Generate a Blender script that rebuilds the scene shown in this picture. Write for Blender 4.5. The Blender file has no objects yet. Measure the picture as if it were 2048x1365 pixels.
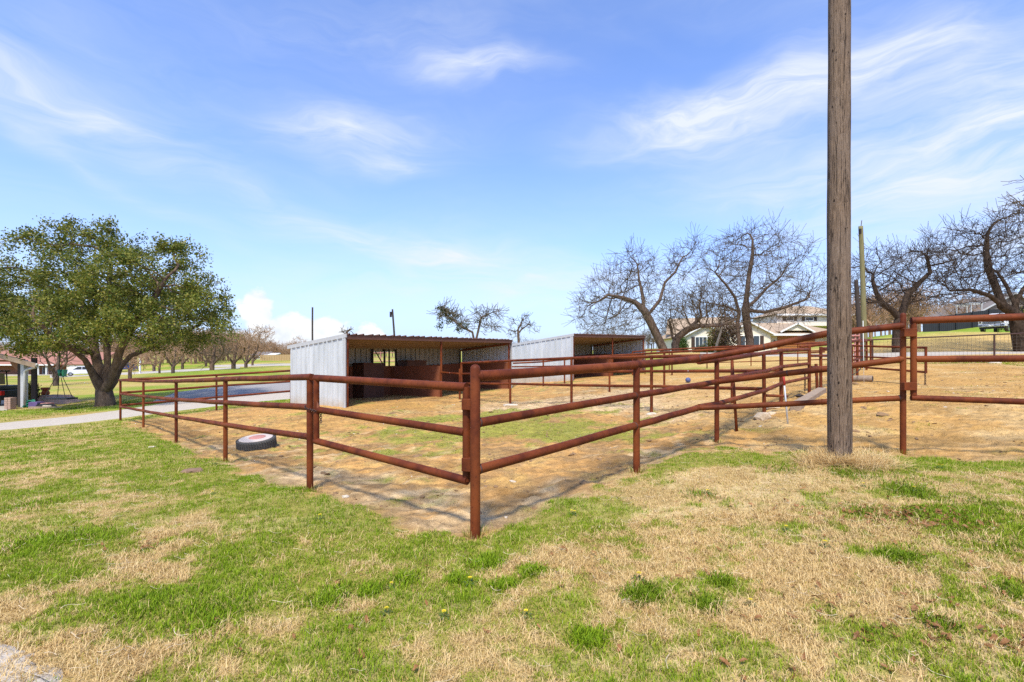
import bpy, math, random
import numpy as np
from mathutils import Vector, Matrix

SC = bpy.context.scene
COL = SC.collection
R = math.radians
F = 967.0          # focal length in photo pixels (17 mm on 36 mm, 2048 px wide)
CX, HY, CAMZ = 1024.0, 728.0, 1.6

# ------------------------------------------------------------------ camera, sky, sun, exposure
cam_d = bpy.data.cameras.new('camera')
cam_d.lens = 17.0; cam_d.sensor_width = 36.0; cam_d.sensor_fit = 'HORIZONTAL'
cam_d.shift_y = (HY - 682.5) / 2048.0
cam_d.clip_start = 0.1; cam_d.clip_end = 4000
cam = bpy.data.objects.new('camera', cam_d); COL.objects.link(cam)
cam.location = (0, 0, CAMZ); cam.rotation_euler = (R(90), 0, 0)
SC.camera = cam

SUN_EL, SUN_TO = 57.0, (-0.16, -0.987)          # horizontal direction towards the sun
EXPOSURE = 0.68
SKY_STRENGTH = 0.15
SUN_STRENGTH = 3.3
SC.view_settings.view_transform = 'Standard'
SC.view_settings.look = 'None'
SC.view_settings.exposure = EXPOSURE
SC.view_settings.gamma = 1.0
SC.view_settings.use_curve_mapping = False
SC.cycles.use_denoising = False
SC.cycles.max_bounces = 5
SC.cycles.diffuse_bounces = 4
SC.cycles.transparent_max_bounces = 12

def px_dir(px, py):
    az = math.atan2(px - CX, F)
    el = math.atan2(HY - py, math.hypot(F, px - CX))
    return az, el

class NT:
    """small helper to write node trees"""
    def __init__(s, tree): s.t = tree; s.n = tree.nodes; s.l = tree.links
    def node(s, typ, **kw):
        n = s.n.new(typ)
        for k, v in kw.items(): setattr(n, k, v)
        return n
    def put(s, sock, v):
        if hasattr(v, 'is_output'): s.l.new(v, sock)
        else: sock.default_value = v
    def math(s, op, a, b=None, c=None, clamp=False):
        n = s.node('ShaderNodeMath', operation=op, use_clamp=clamp)
        s.put(n.inputs[0], a)
        if b is not None: s.put(n.inputs[1], b)
        if c is not None: s.put(n.inputs[2], c)
        return n.outputs[0]
    def mix(s, f, a, b, blend='MIX'):
        n = s.node('ShaderNodeMix', data_type='RGBA', blend_type=blend)
        s.put(n.inputs[0], f); s.put(n.inputs[6], a); s.put(n.inputs[7], b)
        return n.outputs[2]
    def noise(s, vec, scale, detail=4, rough=0.55, dist=0.0, out=0):
        n = s.node('ShaderNodeTexNoise')
        if vec is not None: s.put(n.inputs['Vector'], vec)
        n.inputs['Scale'].default_value = scale; n.inputs['Detail'].default_value = detail
        n.inputs['Roughness'].default_value = rough; n.inputs['Distortion'].default_value = dist
        return n.outputs[out]
    def ramp(s, f, stops):
        n = s.node('ShaderNodeValToRGB'); s.put(n.inputs[0], f)
        e = n.color_ramp.elements
        while len(e) < len(stops): e.new(0.5)
        for i, (p, c) in enumerate(stops):
            e[i].position = p; e[i].color = (c, c, c, 1) if isinstance(c, (int, float)) else (*c, 1)
        return n.outputs[0]
    def sep(s, v):
        n = s.node('ShaderNodeSeparateXYZ'); s.put(n.inputs[0], v); return n.outputs
    def comb(s, x, y, z):
        n = s.node('ShaderNodeCombineXYZ')
        s.put(n.inputs[0], x); s.put(n.inputs[1], y); s.put(n.inputs[2], z); return n.outputs[0]
    def map(s, v, scale=(1, 1, 1), loc=(0, 0, 0), rot=(0, 0, 0)):
        n = s.node('ShaderNodeMapping'); s.put(n.inputs[0], v)
        n.inputs['Scale'].default_value = scale; n.inputs['Location'].default_value = loc
        n.inputs['Rotation'].default_value = rot
        return n.outputs[0]

def build_world():
    w = bpy.data.worlds.new('World'); SC.world = w; w.use_nodes = True
    t = NT(w.node_tree); t.n.clear()
    sky = t.node('ShaderNodeTexSky', sky_type='NISHITA', sun_disc=False)
    sky.sun_elevation = R(SUN_EL)
    sky.sun_rotation = math.atan2(SUN_TO[0], SUN_TO[1])
    sky.air_density = 1.0; sky.dust_density = 0.6; sky.ozone_density = 1.6
    # richer, slightly violet blue, as the photograph has it
    skyc = t.mix(1.0, sky.outputs[0], (0.92, 1.02, 1.33, 1), 'MULTIPLY')
    gen = t.node('ShaderNodeTexCoord').outputs['Generated']
    nrm = t.node('ShaderNodeVectorMath', operation='NORMALIZE'); t.put(nrm.inputs[0], gen)
    x, y, z = t.sep(nrm.outputs[0])
    az = t.math('ARCTAN2', x, y)
    el = t.math('ARCSINE', t.math('MINIMUM', t.math('MAXIMUM', z, -1.0), 1.0))
    base = t.comb(az, el, 0.0)
    # wispy warp
    wn = t.noise(t.map(base, (2.2, 4.5, 1)), 1.6, 3, 0.5, 0.0, out=1)
    wx, wy, wz = t.sep(wn)
    azw = t.math('ADD', az, t.math('MULTIPLY', t.math('SUBTRACT', wx, 0.5), 0.22))
    elw = t.math('ADD', el, t.math('MULTIPLY', t.math('SUBTRACT', wy, 0.5), 0.14))
    streak = t.noise(t.map(t.comb(azw, elw, 0.3), (2.6, 13.0, 1), rot=(0, 0, 0.10)), 2.2, 6, 0.62, 0.4)
    streak = t.ramp(streak, [(0.30, 0.0), (0.72, 1.0)])
    soft = t.noise(t.map(t.comb(azw, elw, 1.7), (1.5, 4.0, 1)), 1.7, 4, 0.5, 0.3)
    warped = t.comb(azw, elw, 0.0)
    def blob(vec, px, py, wpx, hpx, rot=0.0):
        a0, e0 = px_dir(px, py)
        m = t.node('ShaderNodeMapping', vector_type='TEXTURE'); t.put(m.inputs[0], vec)
        m.inputs['Location'].default_value = (a0, e0, 0); m.inputs['Rotation'].default_value = (0, 0, rot); m.inputs['Scale'].default_value = (1.9 * wpx / F, 1.9 * hpx / F, 1)
        gr = t.node('ShaderNodeTexGradient', gradient_type='QUADRATIC_SPHERE'); t.l.new(m.outputs[0], gr.inputs[0])
        return gr.outputs['Fac']
    blobs = [(2000, 255, 250, 90, 0.22, .62), (1850, 110, 170, 80, -0.5, .45), (1900, 365, 240, 40, -0.06, .45),
             (1400, 222, 190, 42, 0.10, .95), (1600, 190, 190, 60, 0.15, .60), (960, 146, 120, 26, -0.02, .80),
             (700, 255, 130, 34, 0.08, .75), (790, 322, 100, 24, 0.05, .55), (180, 208, 200, 30, -0.12, .30),
             (60, 180, 170, 34, -0.2, .14), (950, 525, 330, 42, -0.10, .62), (560, 420, 480, 34, -0.30, .30),
             (170, 310, 260, 18, -0.46, .24), (1000, 600, 700, 46, 0.0, .40), (700, 60, 260, 40, 0.1, .2),
             (300, 130, 300, 80, 0.0, .14), (1620, 340, 240, 40, 0.0, .32), (2040, 480, 300, 90, 0.0, .40)]
    acc = 0.0
    for b in blobs:
        acc = t.math('MULTIPLY_ADD', blob(warped, *b[:5]), b[5] * 1.25, acc)
    cir = t.math('MULTIPLY', acc, t.math('MULTIPLY_ADD', streak, 1.05, 0.26))
    # the same thin cirrus everywhere else in the sky
    gcov = t.math('MULTIPLY', t.ramp(soft, [(0.38, 0.0), (0.80, 1.0)]), t.math('MULTIPLY_ADD', streak, 0.45, 0.2))
    cir = t.math('ADD', cir, t.math('MULTIPLY', gcov, 0.30))
    cir = t.math('MINIMUM', cir, 0.93)
    # whitening towards the horizon
    hz = t.math('POWER', t.math('SUBTRACT', 1.0, t.math('MAXIMUM', z, 0.0)), 6.0)
    col = t.mix(t.math('MULTIPLY', hz, 0.96), skyc, (2.12, 2.62, 3.85, 1))
    col = t.mix(cir, col, (3.7, 3.95, 4.4, 1))
    # low cumulus bank
    cn = t.noise(t.map(base, (9.0, 11.0, 1)), 1.9, 6, 0.56, 0.2)
    cn2 = t.noise(t.map(base, (3.0, 1.0, 1), loc=(0.35, 0, 0)), 1.5, 2, 0.5)
    bank = 0.0
    for (px, py, wp, hp, g) in [(515, 620, 42, 60, 1.0), (575, 665, 70, 50, 1.0), (645, 672, 90, 52, 1.0),
                                (735, 682, 62, 44, 1.0), (470, 690, 160, 36, .9)]:
        bank = t.math('MAXIMUM', bank, blob(base, px, py, wp, hp))
    lowb = t.math('MULTIPLY', t.ramp(cn2, [(0.52, 0.0), (0.72, 0.9)]), t.math('POWER', 2.718, t.math('MULTIPLY', t.math('ABSOLUTE', el), -26.0)))
    bank = t.math('MAXIMUM', bank, lowb)
    cm = t.math('ADD', bank, t.math('MULTIPLY', t.math('SUBTRACT', cn, 0.5), 0.9))
    cm = t.ramp(cm, [(0.40, 0.0), (0.52, 1.0)])
    shade = t.ramp(cn, [(0.35, (3.5, 3.75, 4.2)), (0.60, (4.6, 4.65, 4.7))])
    col = t.mix(t.math('MULTIPLY', cm, 0.95), col, shade)
    w.cycles.sampling_method = 'NONE'
    bg = t.node('ShaderNodeBackground'); t.put(bg.inputs[0], col); bg.inputs[1].default_value = SKY_STRENGTH
    out = t.node('ShaderNodeOutputWorld'); t.l.new(bg.outputs[0], out.inputs[0])
build_world()

sun_d = bpy.data.lights.new('sun', 'SUN'); sun_d.energy = SUN_STRENGTH; sun_d.angle = R(9.0); sun_d.color = (1.0, 0.94, 0.82)
sun = bpy.data.objects.new('sun', sun_d); COL.objects.link(sun)
_to = Vector((SUN_TO[0] * math.cos(R(SUN_EL)), SUN_TO[1] * math.cos(R(SUN_EL)), math.sin(R(SUN_EL))))
sun.rotation_euler = _to.to_track_quat('Z', 'Y').to_euler(); sun.location = (-10, -10, 30)

# ------------------------------------------------------------------ materials
MATS = {}
def new_mat(name):
    m = bpy.data.materials.new(name); m.use_nodes = True
    t = NT(m.node_tree); t.n.clear()
    b = t.node('ShaderNodeBsdfPrincipled'); o = t.node('ShaderNodeOutputMaterial')
    t.l.new(b.outputs[0], o.inputs[0]); MATS[name] = m
    return m, t, b, o
def simple(name, col, rough=0.7, metal=0.0, var=0.25, scale=6.0, bump=0.0, bscale=40, stretch=(1, 1, 1), spec=0.4, emit=None):
    m, t, b, o = new_mat(name)
    co = t.map(t.node('ShaderNodeTexCoord').outputs['Object'], stretch)
    n = t.noise(co, scale, 5, 0.6)
    k = t.math('MULTIPLY_ADD', t.math('SUBTRACT', n, 0.5), 2 * var, 1.0)
    c = t.mix(1.0, (*col, 1), t.comb(k, k, k), 'MULTIPLY')
    t.put(b.inputs['Base Color'], c)
    b.inputs['Roughness'].default_value = rough; b.inputs['Metallic'].default_value = metal
    b.inputs['Specular IOR Level'].default_value = spec
    if bump:
        bn = t.node('ShaderNodeBump'); bn.inputs['Strength'].default_value = bump; bn.inputs['Distance'].default_value = 0.02
        t.put(bn.inputs['Height'], t.noise(co, bscale, 4, 0.6)); t.l.new(bn.outputs[0], b.inputs['Normal'])
    return m

def rust_pipe():
    m, t, b, o = new_mat('rusty_pipe')
    co = t.node('ShaderNodeNewGeometry').outputs['Position']
    n1 = t.noise(co, 5.0, 6, 0.65); n2 = t.noise(co, 38.0, 4, 0.6); n3 = t.noise(co, 1.1, 3, 0.5)
    c = t.mix(t.ramp(n1, [(0.36, 0.0), (0.64, 1.0)]), (0.072, 0.015, 0.0055, 1), (0.165, 0.037, 0.010, 1))
    c = t.mix(t.ramp(n3, [(0.48, 0.0), (0.68, 0.75)]), c, (0.235, 0.062, 0.014, 1))
    c = t.mix(t.ramp(n2, [(0.56, 0.0), (0.75, 0.7)]), c, (0.048, 0.012, 0.006, 1))
    # pale scratches and droppings
    v = t.node('ShaderNodeTexVoronoi'); t.put(v.inputs['Vector'], t.map(co, (5, 5, 3))); v.inputs['Scale'].default_value = 1.3
    sp = t.math('LESS_THAN', v.outputs['Distance'], t.math('MULTIPLY', t.ramp(t.noise(co, 2.3, 2, 0.5), [(0.5, 0.0), (0.62, 1.0)]), 0.085))
    c = t.mix(t.math('MULTIPLY', sp, t.ramp(n2, [(0.35, 0.2), (0.6, 1.0)])), c, (0.62, 0.58, 0.54, 1))
    t.put(b.inputs['Base Color'], c)
    t.put(b.inputs['Roughness'], t.math('MULTIPLY_ADD', n2, 0.3, 0.45))
    b.inputs['Specular IOR Level'].default_value = 0.16
    bn = t.node('ShaderNodeBump'); bn.inputs['Strength'].default_value = 0.25; bn.inputs['Distance'].default_value = 0.004
    t.put(bn.inputs['Height'], t.noise(co, 90, 4, 0.6)); t.l.new(bn.outputs[0], b.inputs['Normal'])
    return m
rust_pipe()
simple('rusty_plate', (0.21, 0.066, 0.028), 0.75, 0, 0.45, 2.5, 0.3, 30)
simple('rusty_roof', (0.115, 0.05, 0.030), 0.7, 0, 0.40, 2.0, 0.2, 20)
simple('purlin_metal', (0.26, 0.17, 0.10), 0.6, 0.1, 0.3, 3.0)
simple('bin_plate', (0.10, 0.040, 0.022), 0.75, 0, 0.5, 3.0, 0.2, 30)
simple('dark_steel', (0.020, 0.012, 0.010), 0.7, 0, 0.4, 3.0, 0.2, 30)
simple('old_steel', (0.07, 0.035, 0.025), 0.6, 0.2, 0.5, 12.0)

def galv():
    m, t, b, o = new_mat('galvanised')
    co = t.node('ShaderNodeTexCoord').outputs['Object']
    n = t.noise(t.map(co, (1, 1, 0.25)), 3.0, 5, 0.6)
    k = t.mix(t.ramp(n, [(0.35, 0.0), (0.65, 1.0)]), (0.50, 0.52, 0.51, 1), (0.60, 0.62, 0.61, 1))
    st = t.noise(t.map(co, (8, 8, 0.35)), 3.0, 4, 0.6)
    k = t.mix(t.ramp(st, [(0.58, 0.0), (0.85, 0.45)]), k, (0.46, 0.44, 0.40, 1))
    # splashed dirt near the foot
    z = t.sep(co)[2]
    ft = t.math('MULTIPLY', t.ramp(z, [(0.02, 1.0), (0.35, 0.0)]), t.noise(co, 9, 4, 0.6))
    k = t.mix(t.math('MULTIPLY', ft, 0.9), k, (0.42, 0.30, 0.16, 1))
    t.put(b.inputs['Base Color'], k)
    b.inputs['Metallic'].default_value = 0.15; b.inputs['Roughness'].default_value = 0.40
    return m
galv()
simple('dusty_shaded_galvanised', (0.34, 0.315, 0.26), 0.5, 0.1, 0.25, 1.5, stretch=(6, 6, 0.4))  # back wall sheets: tan dust, with interior shade put into the colour
simple('trim_metal', (0.50, 0.50, 0.48), 0.5, 0.2, 0.12, 3)

def pole_wood():
    m, t, b, o = new_mat('pole_wood')
    co = t.node('ShaderNodeTexCoord').outputs['Object']
    a = t.noise(t.map(co, (22, 22, 2.2)), 3.0, 8, 0.70, 0.3)
    fine = t.noise(t.map(co, (60, 60, 3.2)), 2.4, 6, 0.72)
    big = t.noise(t.map(co, (1, 1, 0.4)), 2.2, 4, 0.6)
    c = t.mix(t.ramp(a, [(0.30, 0.0), (0.70, 1.0)]), (0.125, 0.078, 0.048, 1), (0.33, 0.23, 0.15, 1))
    c = t.mix(t.ramp(fine, [(0.36, 0.85), (0.53, 0.0)]), c, (0.050, 0.031, 0.020, 1))
    c = t.mix(t.ramp(big, [(0.42, 0.0), (0.7, 0.6)]), c, (0.25, 0.19, 0.145, 1))
    # long drying cracks
    cr = t.noise(t.map(co, (9, 9, 0.22), loc=(3, 1, 0)), 2.0, 5, 0.62, 0.3)
    crk = t.math('LESS_THAN', t.math('ABSOLUTE', t.math('SUBTRACT', cr, 0.52)), 0.011)
    c = t.mix(t.math('MULTIPLY', crk, 0.85), c, (0.02, 0.013, 0.009, 1))
    # climbing spur holes
    v = t.node('ShaderNodeTexVoronoi'); t.put(v.inputs['Vector'], t.map(co, (24, 24, 11))); v.inputs['Scale'].default_value = 1.0
    hl = t.math('LESS_THAN', v.outputs['Distance'], t.math('MULTIPLY', t.ramp(t.noise(co, 7.0, 2), [(0.48, 0.0), (0.66, 1.0)]), 0.24))
    c = t.mix(t.math('MULTIPLY', hl, 0.92), c, (0.018, 0.012, 0.009, 1))
    t.put(b.inputs['Base Color'], c); b.inputs['Roughness'].default_value = 0.9; b.inputs['Specular IOR Level'].default_value = 0.15
    bn = t.node('ShaderNodeBump'); bn.inputs['Strength'].default_value = 0.9; bn.inputs['Distance'].default_value = 0.015
    h = t.math('SUBTRACT', t.math('SUBTRACT', t.math('ADD', a, fine), t.math('MULTIPLY', crk, 0.8)), t.math('MULTIPLY', hl, 0.8))
    t.put(bn.inputs['Height'], h); t.l.new(bn.outputs[0], b.inputs['Normal'])
pole_wood()

def bark(name, c0, c1, scale=6):
    m, t, b, o = new_mat(name)
    co = t.node('ShaderNodeTexCoord').outputs['Object']
    n = t.noise(t.map(co, (1, 1, 0.45)), scale, 7, 0.68)
    c = t.mix(t.ramp(n, [(0.34, 0.0), (0.66, 1.0)]), (*c0, 1), (*c1, 1))
    t.put(b.inputs['Base Color'], c); b.inputs['Roughness'].default_value = 0.95; b.inputs['Specular IOR Level'].default_value = 0.1
    bn = t.node('ShaderNodeBump'); bn.inputs['Strength'].default_value = 0.8; bn.inputs['Distance'].default_value = 0.04
    t.put(bn.inputs['Height'], n); t.l.new(bn.outputs[0], b.inputs['Normal'])
bark('oak_bark', (0.055, 0.036, 0.026), (0.20, 0.14, 0.10))
bark('dark_bark', (0.022, 0.015, 0.010), (0.105, 0.072, 0.050))
bark('dark_twig', (0.040, 0.029, 0.021), (0.105, 0.078, 0.056), 3)
bark('live_oak_bark', (0.075, 0.048, 0.032), (0.20, 0.135, 0.09))
bark('twig_bark', (0.085, 0.064, 0.040), (0.170, 0.132, 0.084), 3)
bark('twig_brown', (0.27, 0.165, 0.095), (0.44, 0.285, 0.165), 1)
bark('pale_bark', (0.30, 0.25, 0.20), (0.45, 0.38, 0.31), 3)

def leafmat(name, cols, trans=0.35, rough=0.5):
    m, t, b, o = new_mat(name)
    g = t.node('ShaderNodeNewGeometry')
    ri = g.outputs['Random Per Island']
    stops = [((i + 0.5) / len(cols), c) for i, c in enumerate(cols)]
    c = t.ramp(ri, stops)
    big = t.noise(g.outputs['Position'], 0.55, 3, 0.5)
    kk = t.math('MULTIPLY_ADD', t.ramp(big, [(0.3, 0.0), (0.7, 1.0)]), 0.6, 0.7)
    c = t.mix(1.0, c, t.comb(kk, kk, kk), 'MULTIPLY')
    t.put(b.inputs['Base Color'], c); b.inputs['Roughness'].default_value = rough
    b.inputs['Specular IOR Level'].default_value = 0.3
    tr = t.node('ShaderNodeBsdfTranslucent'); t.put(tr.inputs[0], c)
    mx = t.node('ShaderNodeMixShader'); mx.inputs[0].default_value = trans
    t.l.new(b.outputs[0], mx.inputs[1]); t.l.new(tr.outputs[0], mx.inputs[2]); t.l.new(mx.outputs[0], o.inputs[0])
leafmat('live_oak_leaf', [(0.062, 0.105, 0.013), (0.14, 0.172, 0.020), (0.27, 0.255, 0.036), (0.10, 0.140, 0.016), (0.19, 0.205, 0.026), (0.34, 0.29, 0.06)])
leafmat('shrub_leaf', [(0.05, 0.10, 0.02), (0.09, 0.15, 0.03), (0.13, 0.17, 0.05)])
leafmat('olive_leaf', [(0.13, 0.13, 0.02), (0.22, 0.20, 0.03), (0.17, 0.15, 0.03)])
leafmat('mistletoe', [(0.07, 0.10, 0.03), (0.10, 0.12, 0.04), (0.13, 0.12, 0.06)])
leafmat('dead_leaf', [(0.40, 0.18, 0.050), (0.47, 0.25, 0.085), (0.28, 0.12, 0.040), (0.54, 0.34, 0.14)], 0.2)
leafmat('thicket_leaf', [(0.16, 0.095, 0.055), (0.20, 0.12, 0.07), (0.13, 0.075, 0.045)], 0.1)
leafmat('dandelion_petal', [(0.80, 0.62, 0.02), (0.85, 0.68, 0.05)], 0.2)

def grassmat(name, c_lo, c_hi, c_tip, trans=0.35):
    m, t, b, o = new_mat(name)
    at = t.node('ShaderNodeAttribute'); at.attribute_type = 'INSTANCER'; at.attribute_name = 'tint'
    ri = t.node('ShaderNodeNewGeometry').outputs['Random Per Island']
    orr = t.node('ShaderNodeObjectInfo').outputs['Random']
    c = t.mix(t.math('MULTIPLY_ADD', ri, 0.6, t.math('MULTIPLY', orr, 0.4)), (*c_lo, 1), (*c_hi, 1))
    c = t.mix(at.outputs['Fac'], c, (*c_tip, 1))
    t.put(b.inputs['Base Color'], c); b.inputs['Roughness'].default_value = 0.6; b.inputs['Specular IOR Level'].default_value = 0.2
    tr = t.node('ShaderNodeBsdfTranslucent'); t.put(tr.inputs[0], c)
    mx = t.node('ShaderNodeMixShader'); mx.inputs[0].default_value = trans
    t.l.new(b.outputs[0], mx.inputs[1]); t.l.new(tr.outputs[0], mx.inputs[2]); t.l.new(mx.outputs[0], o.inputs[0])
grassmat('green_blade', (0.12, 0.215, 0.020), (0.20, 0.33, 0.035), (0.30, 0.32, 0.075))
grassmat('dry_blade', (0.58, 0.42, 0.18), (0.84, 0.66, 0.36), (0.60, 0.38, 0.13), 0.25)
grassmat('straw_strand', (0.58, 0.46, 0.28), (0.75, 0.64, 0.45), (0.55, 0.36, 0.16), 0.2)

simple('white_wall', (0.78, 0.70, 0.56), 0.85, 0, 0.06, 1.0)
simple('white_trim', (0.80, 0.79, 0.75), 0.6, 0, 0.04, 2.0)
simple('cream_wall', (0.66, 0.55, 0.40), 0.85, 0, 0.08, 2.0)
simple('roof_shingle', (0.40, 0.29, 0.185), 0.9, 0, 0.25, 3.0, 0.4, 25)
simple('red_roof', (0.33, 0.15, 0.10), 0.9, 0, 0.2, 2.0)
simple('grey_roof', (0.19, 0.16, 0.135), 0.9, 0, 0.2, 2.0)
simple('garage_wood', (0.36, 0.135, 0.035), 0.6, 0, 0.25, 2.0, stretch=(1, 1, 8))
simple('brick_red', (0.33, 0.15, 0.09), 0.9, 0, 0.3, 9.0)
simple('brown_wood', (0.25, 0.12, 0.055), 0.85, 0, 0.3, 3.0)
simple('fence_wood', (0.42, 0.28, 0.13), 0.9, 0, 0.3, 3.0, stretch=(3, 3, 0.5))
simple('grey_timber', (0.30, 0.22, 0.15), 0.92, 0, 0.4, 5.0, 0.5, 25, stretch=(1, 1, 1))
simple('black_fence', (0.022, 0.024, 0.028), 0.75, 0, 0.3, 1.5)
simple('shutter_dark', (0.055, 0.032, 0.022), 0.7)
simple('glass_dark', (0.035, 0.045, 0.055), 0.08, 0, 0.1, 2, spec=0.8)
simple('car_white', (0.80, 0.80, 0.81), 0.25, 0, 0.02, 1, spec=0.6)
simple('car_blue', (0.02, 0.045, 0.17), 0.25, 0, 0.05, 1, spec=0.6)
simple('car_dark', (0.030, 0.036, 0.034), 0.35, 0, 0.2, 3, spec=0.5)
simple('chrome', (0.55, 0.56, 0.57), 0.2, 0.8, 0.05)
simple('black_plastic', (0.018, 0.018, 0.019), 0.6)
simple('rubber', (0.075, 0.070, 0.062), 0.85, 0, 0.35, 14, 0.5, 60)
simple('white_chalk', (0.50, 0.42, 0.36), 0.85, 0, 0.12, 8)
simple('faded_red', (0.42, 0.19, 0.155), 0.85, 0, 0.3, 9)
simple('lamp_red', (0.40, 0.02, 0.015), 0.3)
simple('lamp_clear', (0.75, 0.76, 0.78), 0.15)
simple('bin_green', (0.015, 0.14, 0.065), 0.5)
simple('hose_green', (0.012, 0.16, 0.09), 0.5, 0, 0.3, 8)
simple('terracotta', (0.36, 0.09, 0.035), 0.8, 0, 0.2, 8)
simple('rope_dark', (0.035, 0.04, 0.025), 0.9)
simple('ball_blue', (0.075, 0.095, 0.21), 0.6, 0, 0.2, 12)
simple('limestone', (0.55, 0.42, 0.27), 0.95, 0, 0.35, 9, 0.8, 16)
simple('pale_stone', (0.56, 0.47, 0.35), 0.95, 0, 0.2, 20, 0.5, 40)
simple('brown_stone', (0.23, 0.14, 0.085), 0.95, 0, 0.35, 12, 0.8, 30)
simple('paver', (0.42, 0.27, 0.20), 0.95, 0, 0.25, 10)
simple('concrete', (0.42, 0.37, 0.30), 0.92, 0, 0.16, 3.0, 0.2, 40)
simple('asphalt', (0.30, 0.275, 0.25), 0.92, 0, 0.20, 2.2, 0.4, 60)
simple('gravel_road', (0.46, 0.395, 0.31), 0.95, 0, 0.28, 7.0, 0.7, 40)
simple('stake_grey', (0.48, 0.49, 0.49), 0.5, 0.3, 0.15, 8)
simple('red_paint', (0.38, 0.035, 0.02), 0.6)
simple('green_pole', (0.19, 0.17, 0.075), 0.9, 0, 0.4, 4, stretch=(4, 4, 0.5))
simple('dark_pole', (0.05, 0.038, 0.03), 0.9, 0, 0.3, 4)
simple('clod', (0.24, 0.145, 0.07), 0.95, 0, 0.4, 20)
simple('chair_tan', (0.50, 0.33, 0.24), 0.8)
simple('wire', (0.16, 0.13, 0.10), 0.7, 0.2)
simple('purple_stuff', (0.12, 0.08, 0.20), 0.8, 0, 0.5, 6)

def ground_mat():
    m, t, b, o = new_mat('ground_soil_and_turf')
    at = t.node('ShaderNodeAttribute'); at.attribute_name = 'tone'
    mk = t.node('ShaderNodeAttribute'); mk.attribute_name = 'mask'      # r: bare soil
    soil = t.sep(mk.outputs['Color'])[0]
    co = t.node('ShaderNodeNewGeometry').outputs['Position']
    n1 = t.noise(co, 9.0, 6, 0.66); n2 = t.noise(co, 55.0, 4, 0.65); n3 = t.noise(co, 0.9, 5, 0.6)
    k = t.math('ADD', t.math('MULTIPLY', n1, 1.1), t.math('ADD', t.math('MULTIPLY', n2, 1.2), t.math('MULTIPLY', n3, 0.8)))
    k = t.math('MAXIMUM', t.math('SUBTRACT', k, 0.55), 0.25)
    c = t.mix(1.0, at.outputs['Color'], t.comb(k, k, k), 'MULTIPLY')
    fl = t.ramp(n2, [(0.58, 0.0), (0.72, 1.0)])
    c = t.mix(t.math('MULTIPLY', t.math('MULTIPLY', fl, soil), 0.20), c, (0.62, 0.45, 0.25, 1))
    dk = t.ramp(t.noise(co, 21.0, 5, 0.7), [(0.30, 1.0), (0.44, 0.0)])
    c = t.mix(t.math('MULTIPLY', t.math('MULTIPLY', dk, soil), 0.50), c, (0.19, 0.105, 0.042, 1))
    t.put(b.inputs['Base Color'], c); b.inputs['Roughness'].default_value = 0.97; b.inputs['Specular IOR Level'].default_value = 0.1
    bn = t.node('ShaderNodeBump'); bn.inputs['Strength'].default_value = 0.75; bn.inputs['Distance'].default_value = 0.05
    vo = t.node('ShaderNodeTexVoronoi', feature='SMOOTH_F1'); t.put(vo.inputs['Vector'], co); vo.inputs['Scale'].default_value = 5.5; vo.inputs['Smoothness'].default_value = 0.35
    hp = t.math('MULTIPLY', t.math('MULTIPLY', vo.outputs['Distance'], soil), 2.2)
    t.put(bn.inputs['Height'], t.math('ADD', hp, t.math('ADD', n1, t.math('MULTIPLY', n2, 0.6)))); t.l.new(bn.outputs[0], b.inputs['Normal'])
ground_mat()

# ------------------------------------------------------------------ mesh helpers
def mesh_obj(name, verts, faces, mat=None, parent=None, smooth=False, loc=None, mats=None, fmat=None):
    me = bpy.data.meshes.new(name)
    if loc is not None:
        L = np.array(loc); verts = np.asarray(verts, float) - L
    me.from_pydata([tuple(map(float, v)) for v in verts], [], faces)
    if mat: me.materials.append(MATS[mat])
    if mats:
        for q in mats: me.materials.append(MATS[q])
        me.polygons.foreach_set('material_index', fmat)
    if smooth: me.polygons.foreach_set('use_smooth', [True] * len(me.polygons))
    me.update()
    o = bpy.data.objects.new(name, me); COL.objects.link(o)
    if parent is not None:
        o.parent = parent
        if loc is not None:
            d = Vector(loc) - parent.location if parent.type == 'EMPTY' or parent.parent is None else Vector((0, 0, 0))
            o.location = d
    elif loc is not None: o.location = loc
    return o

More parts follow.
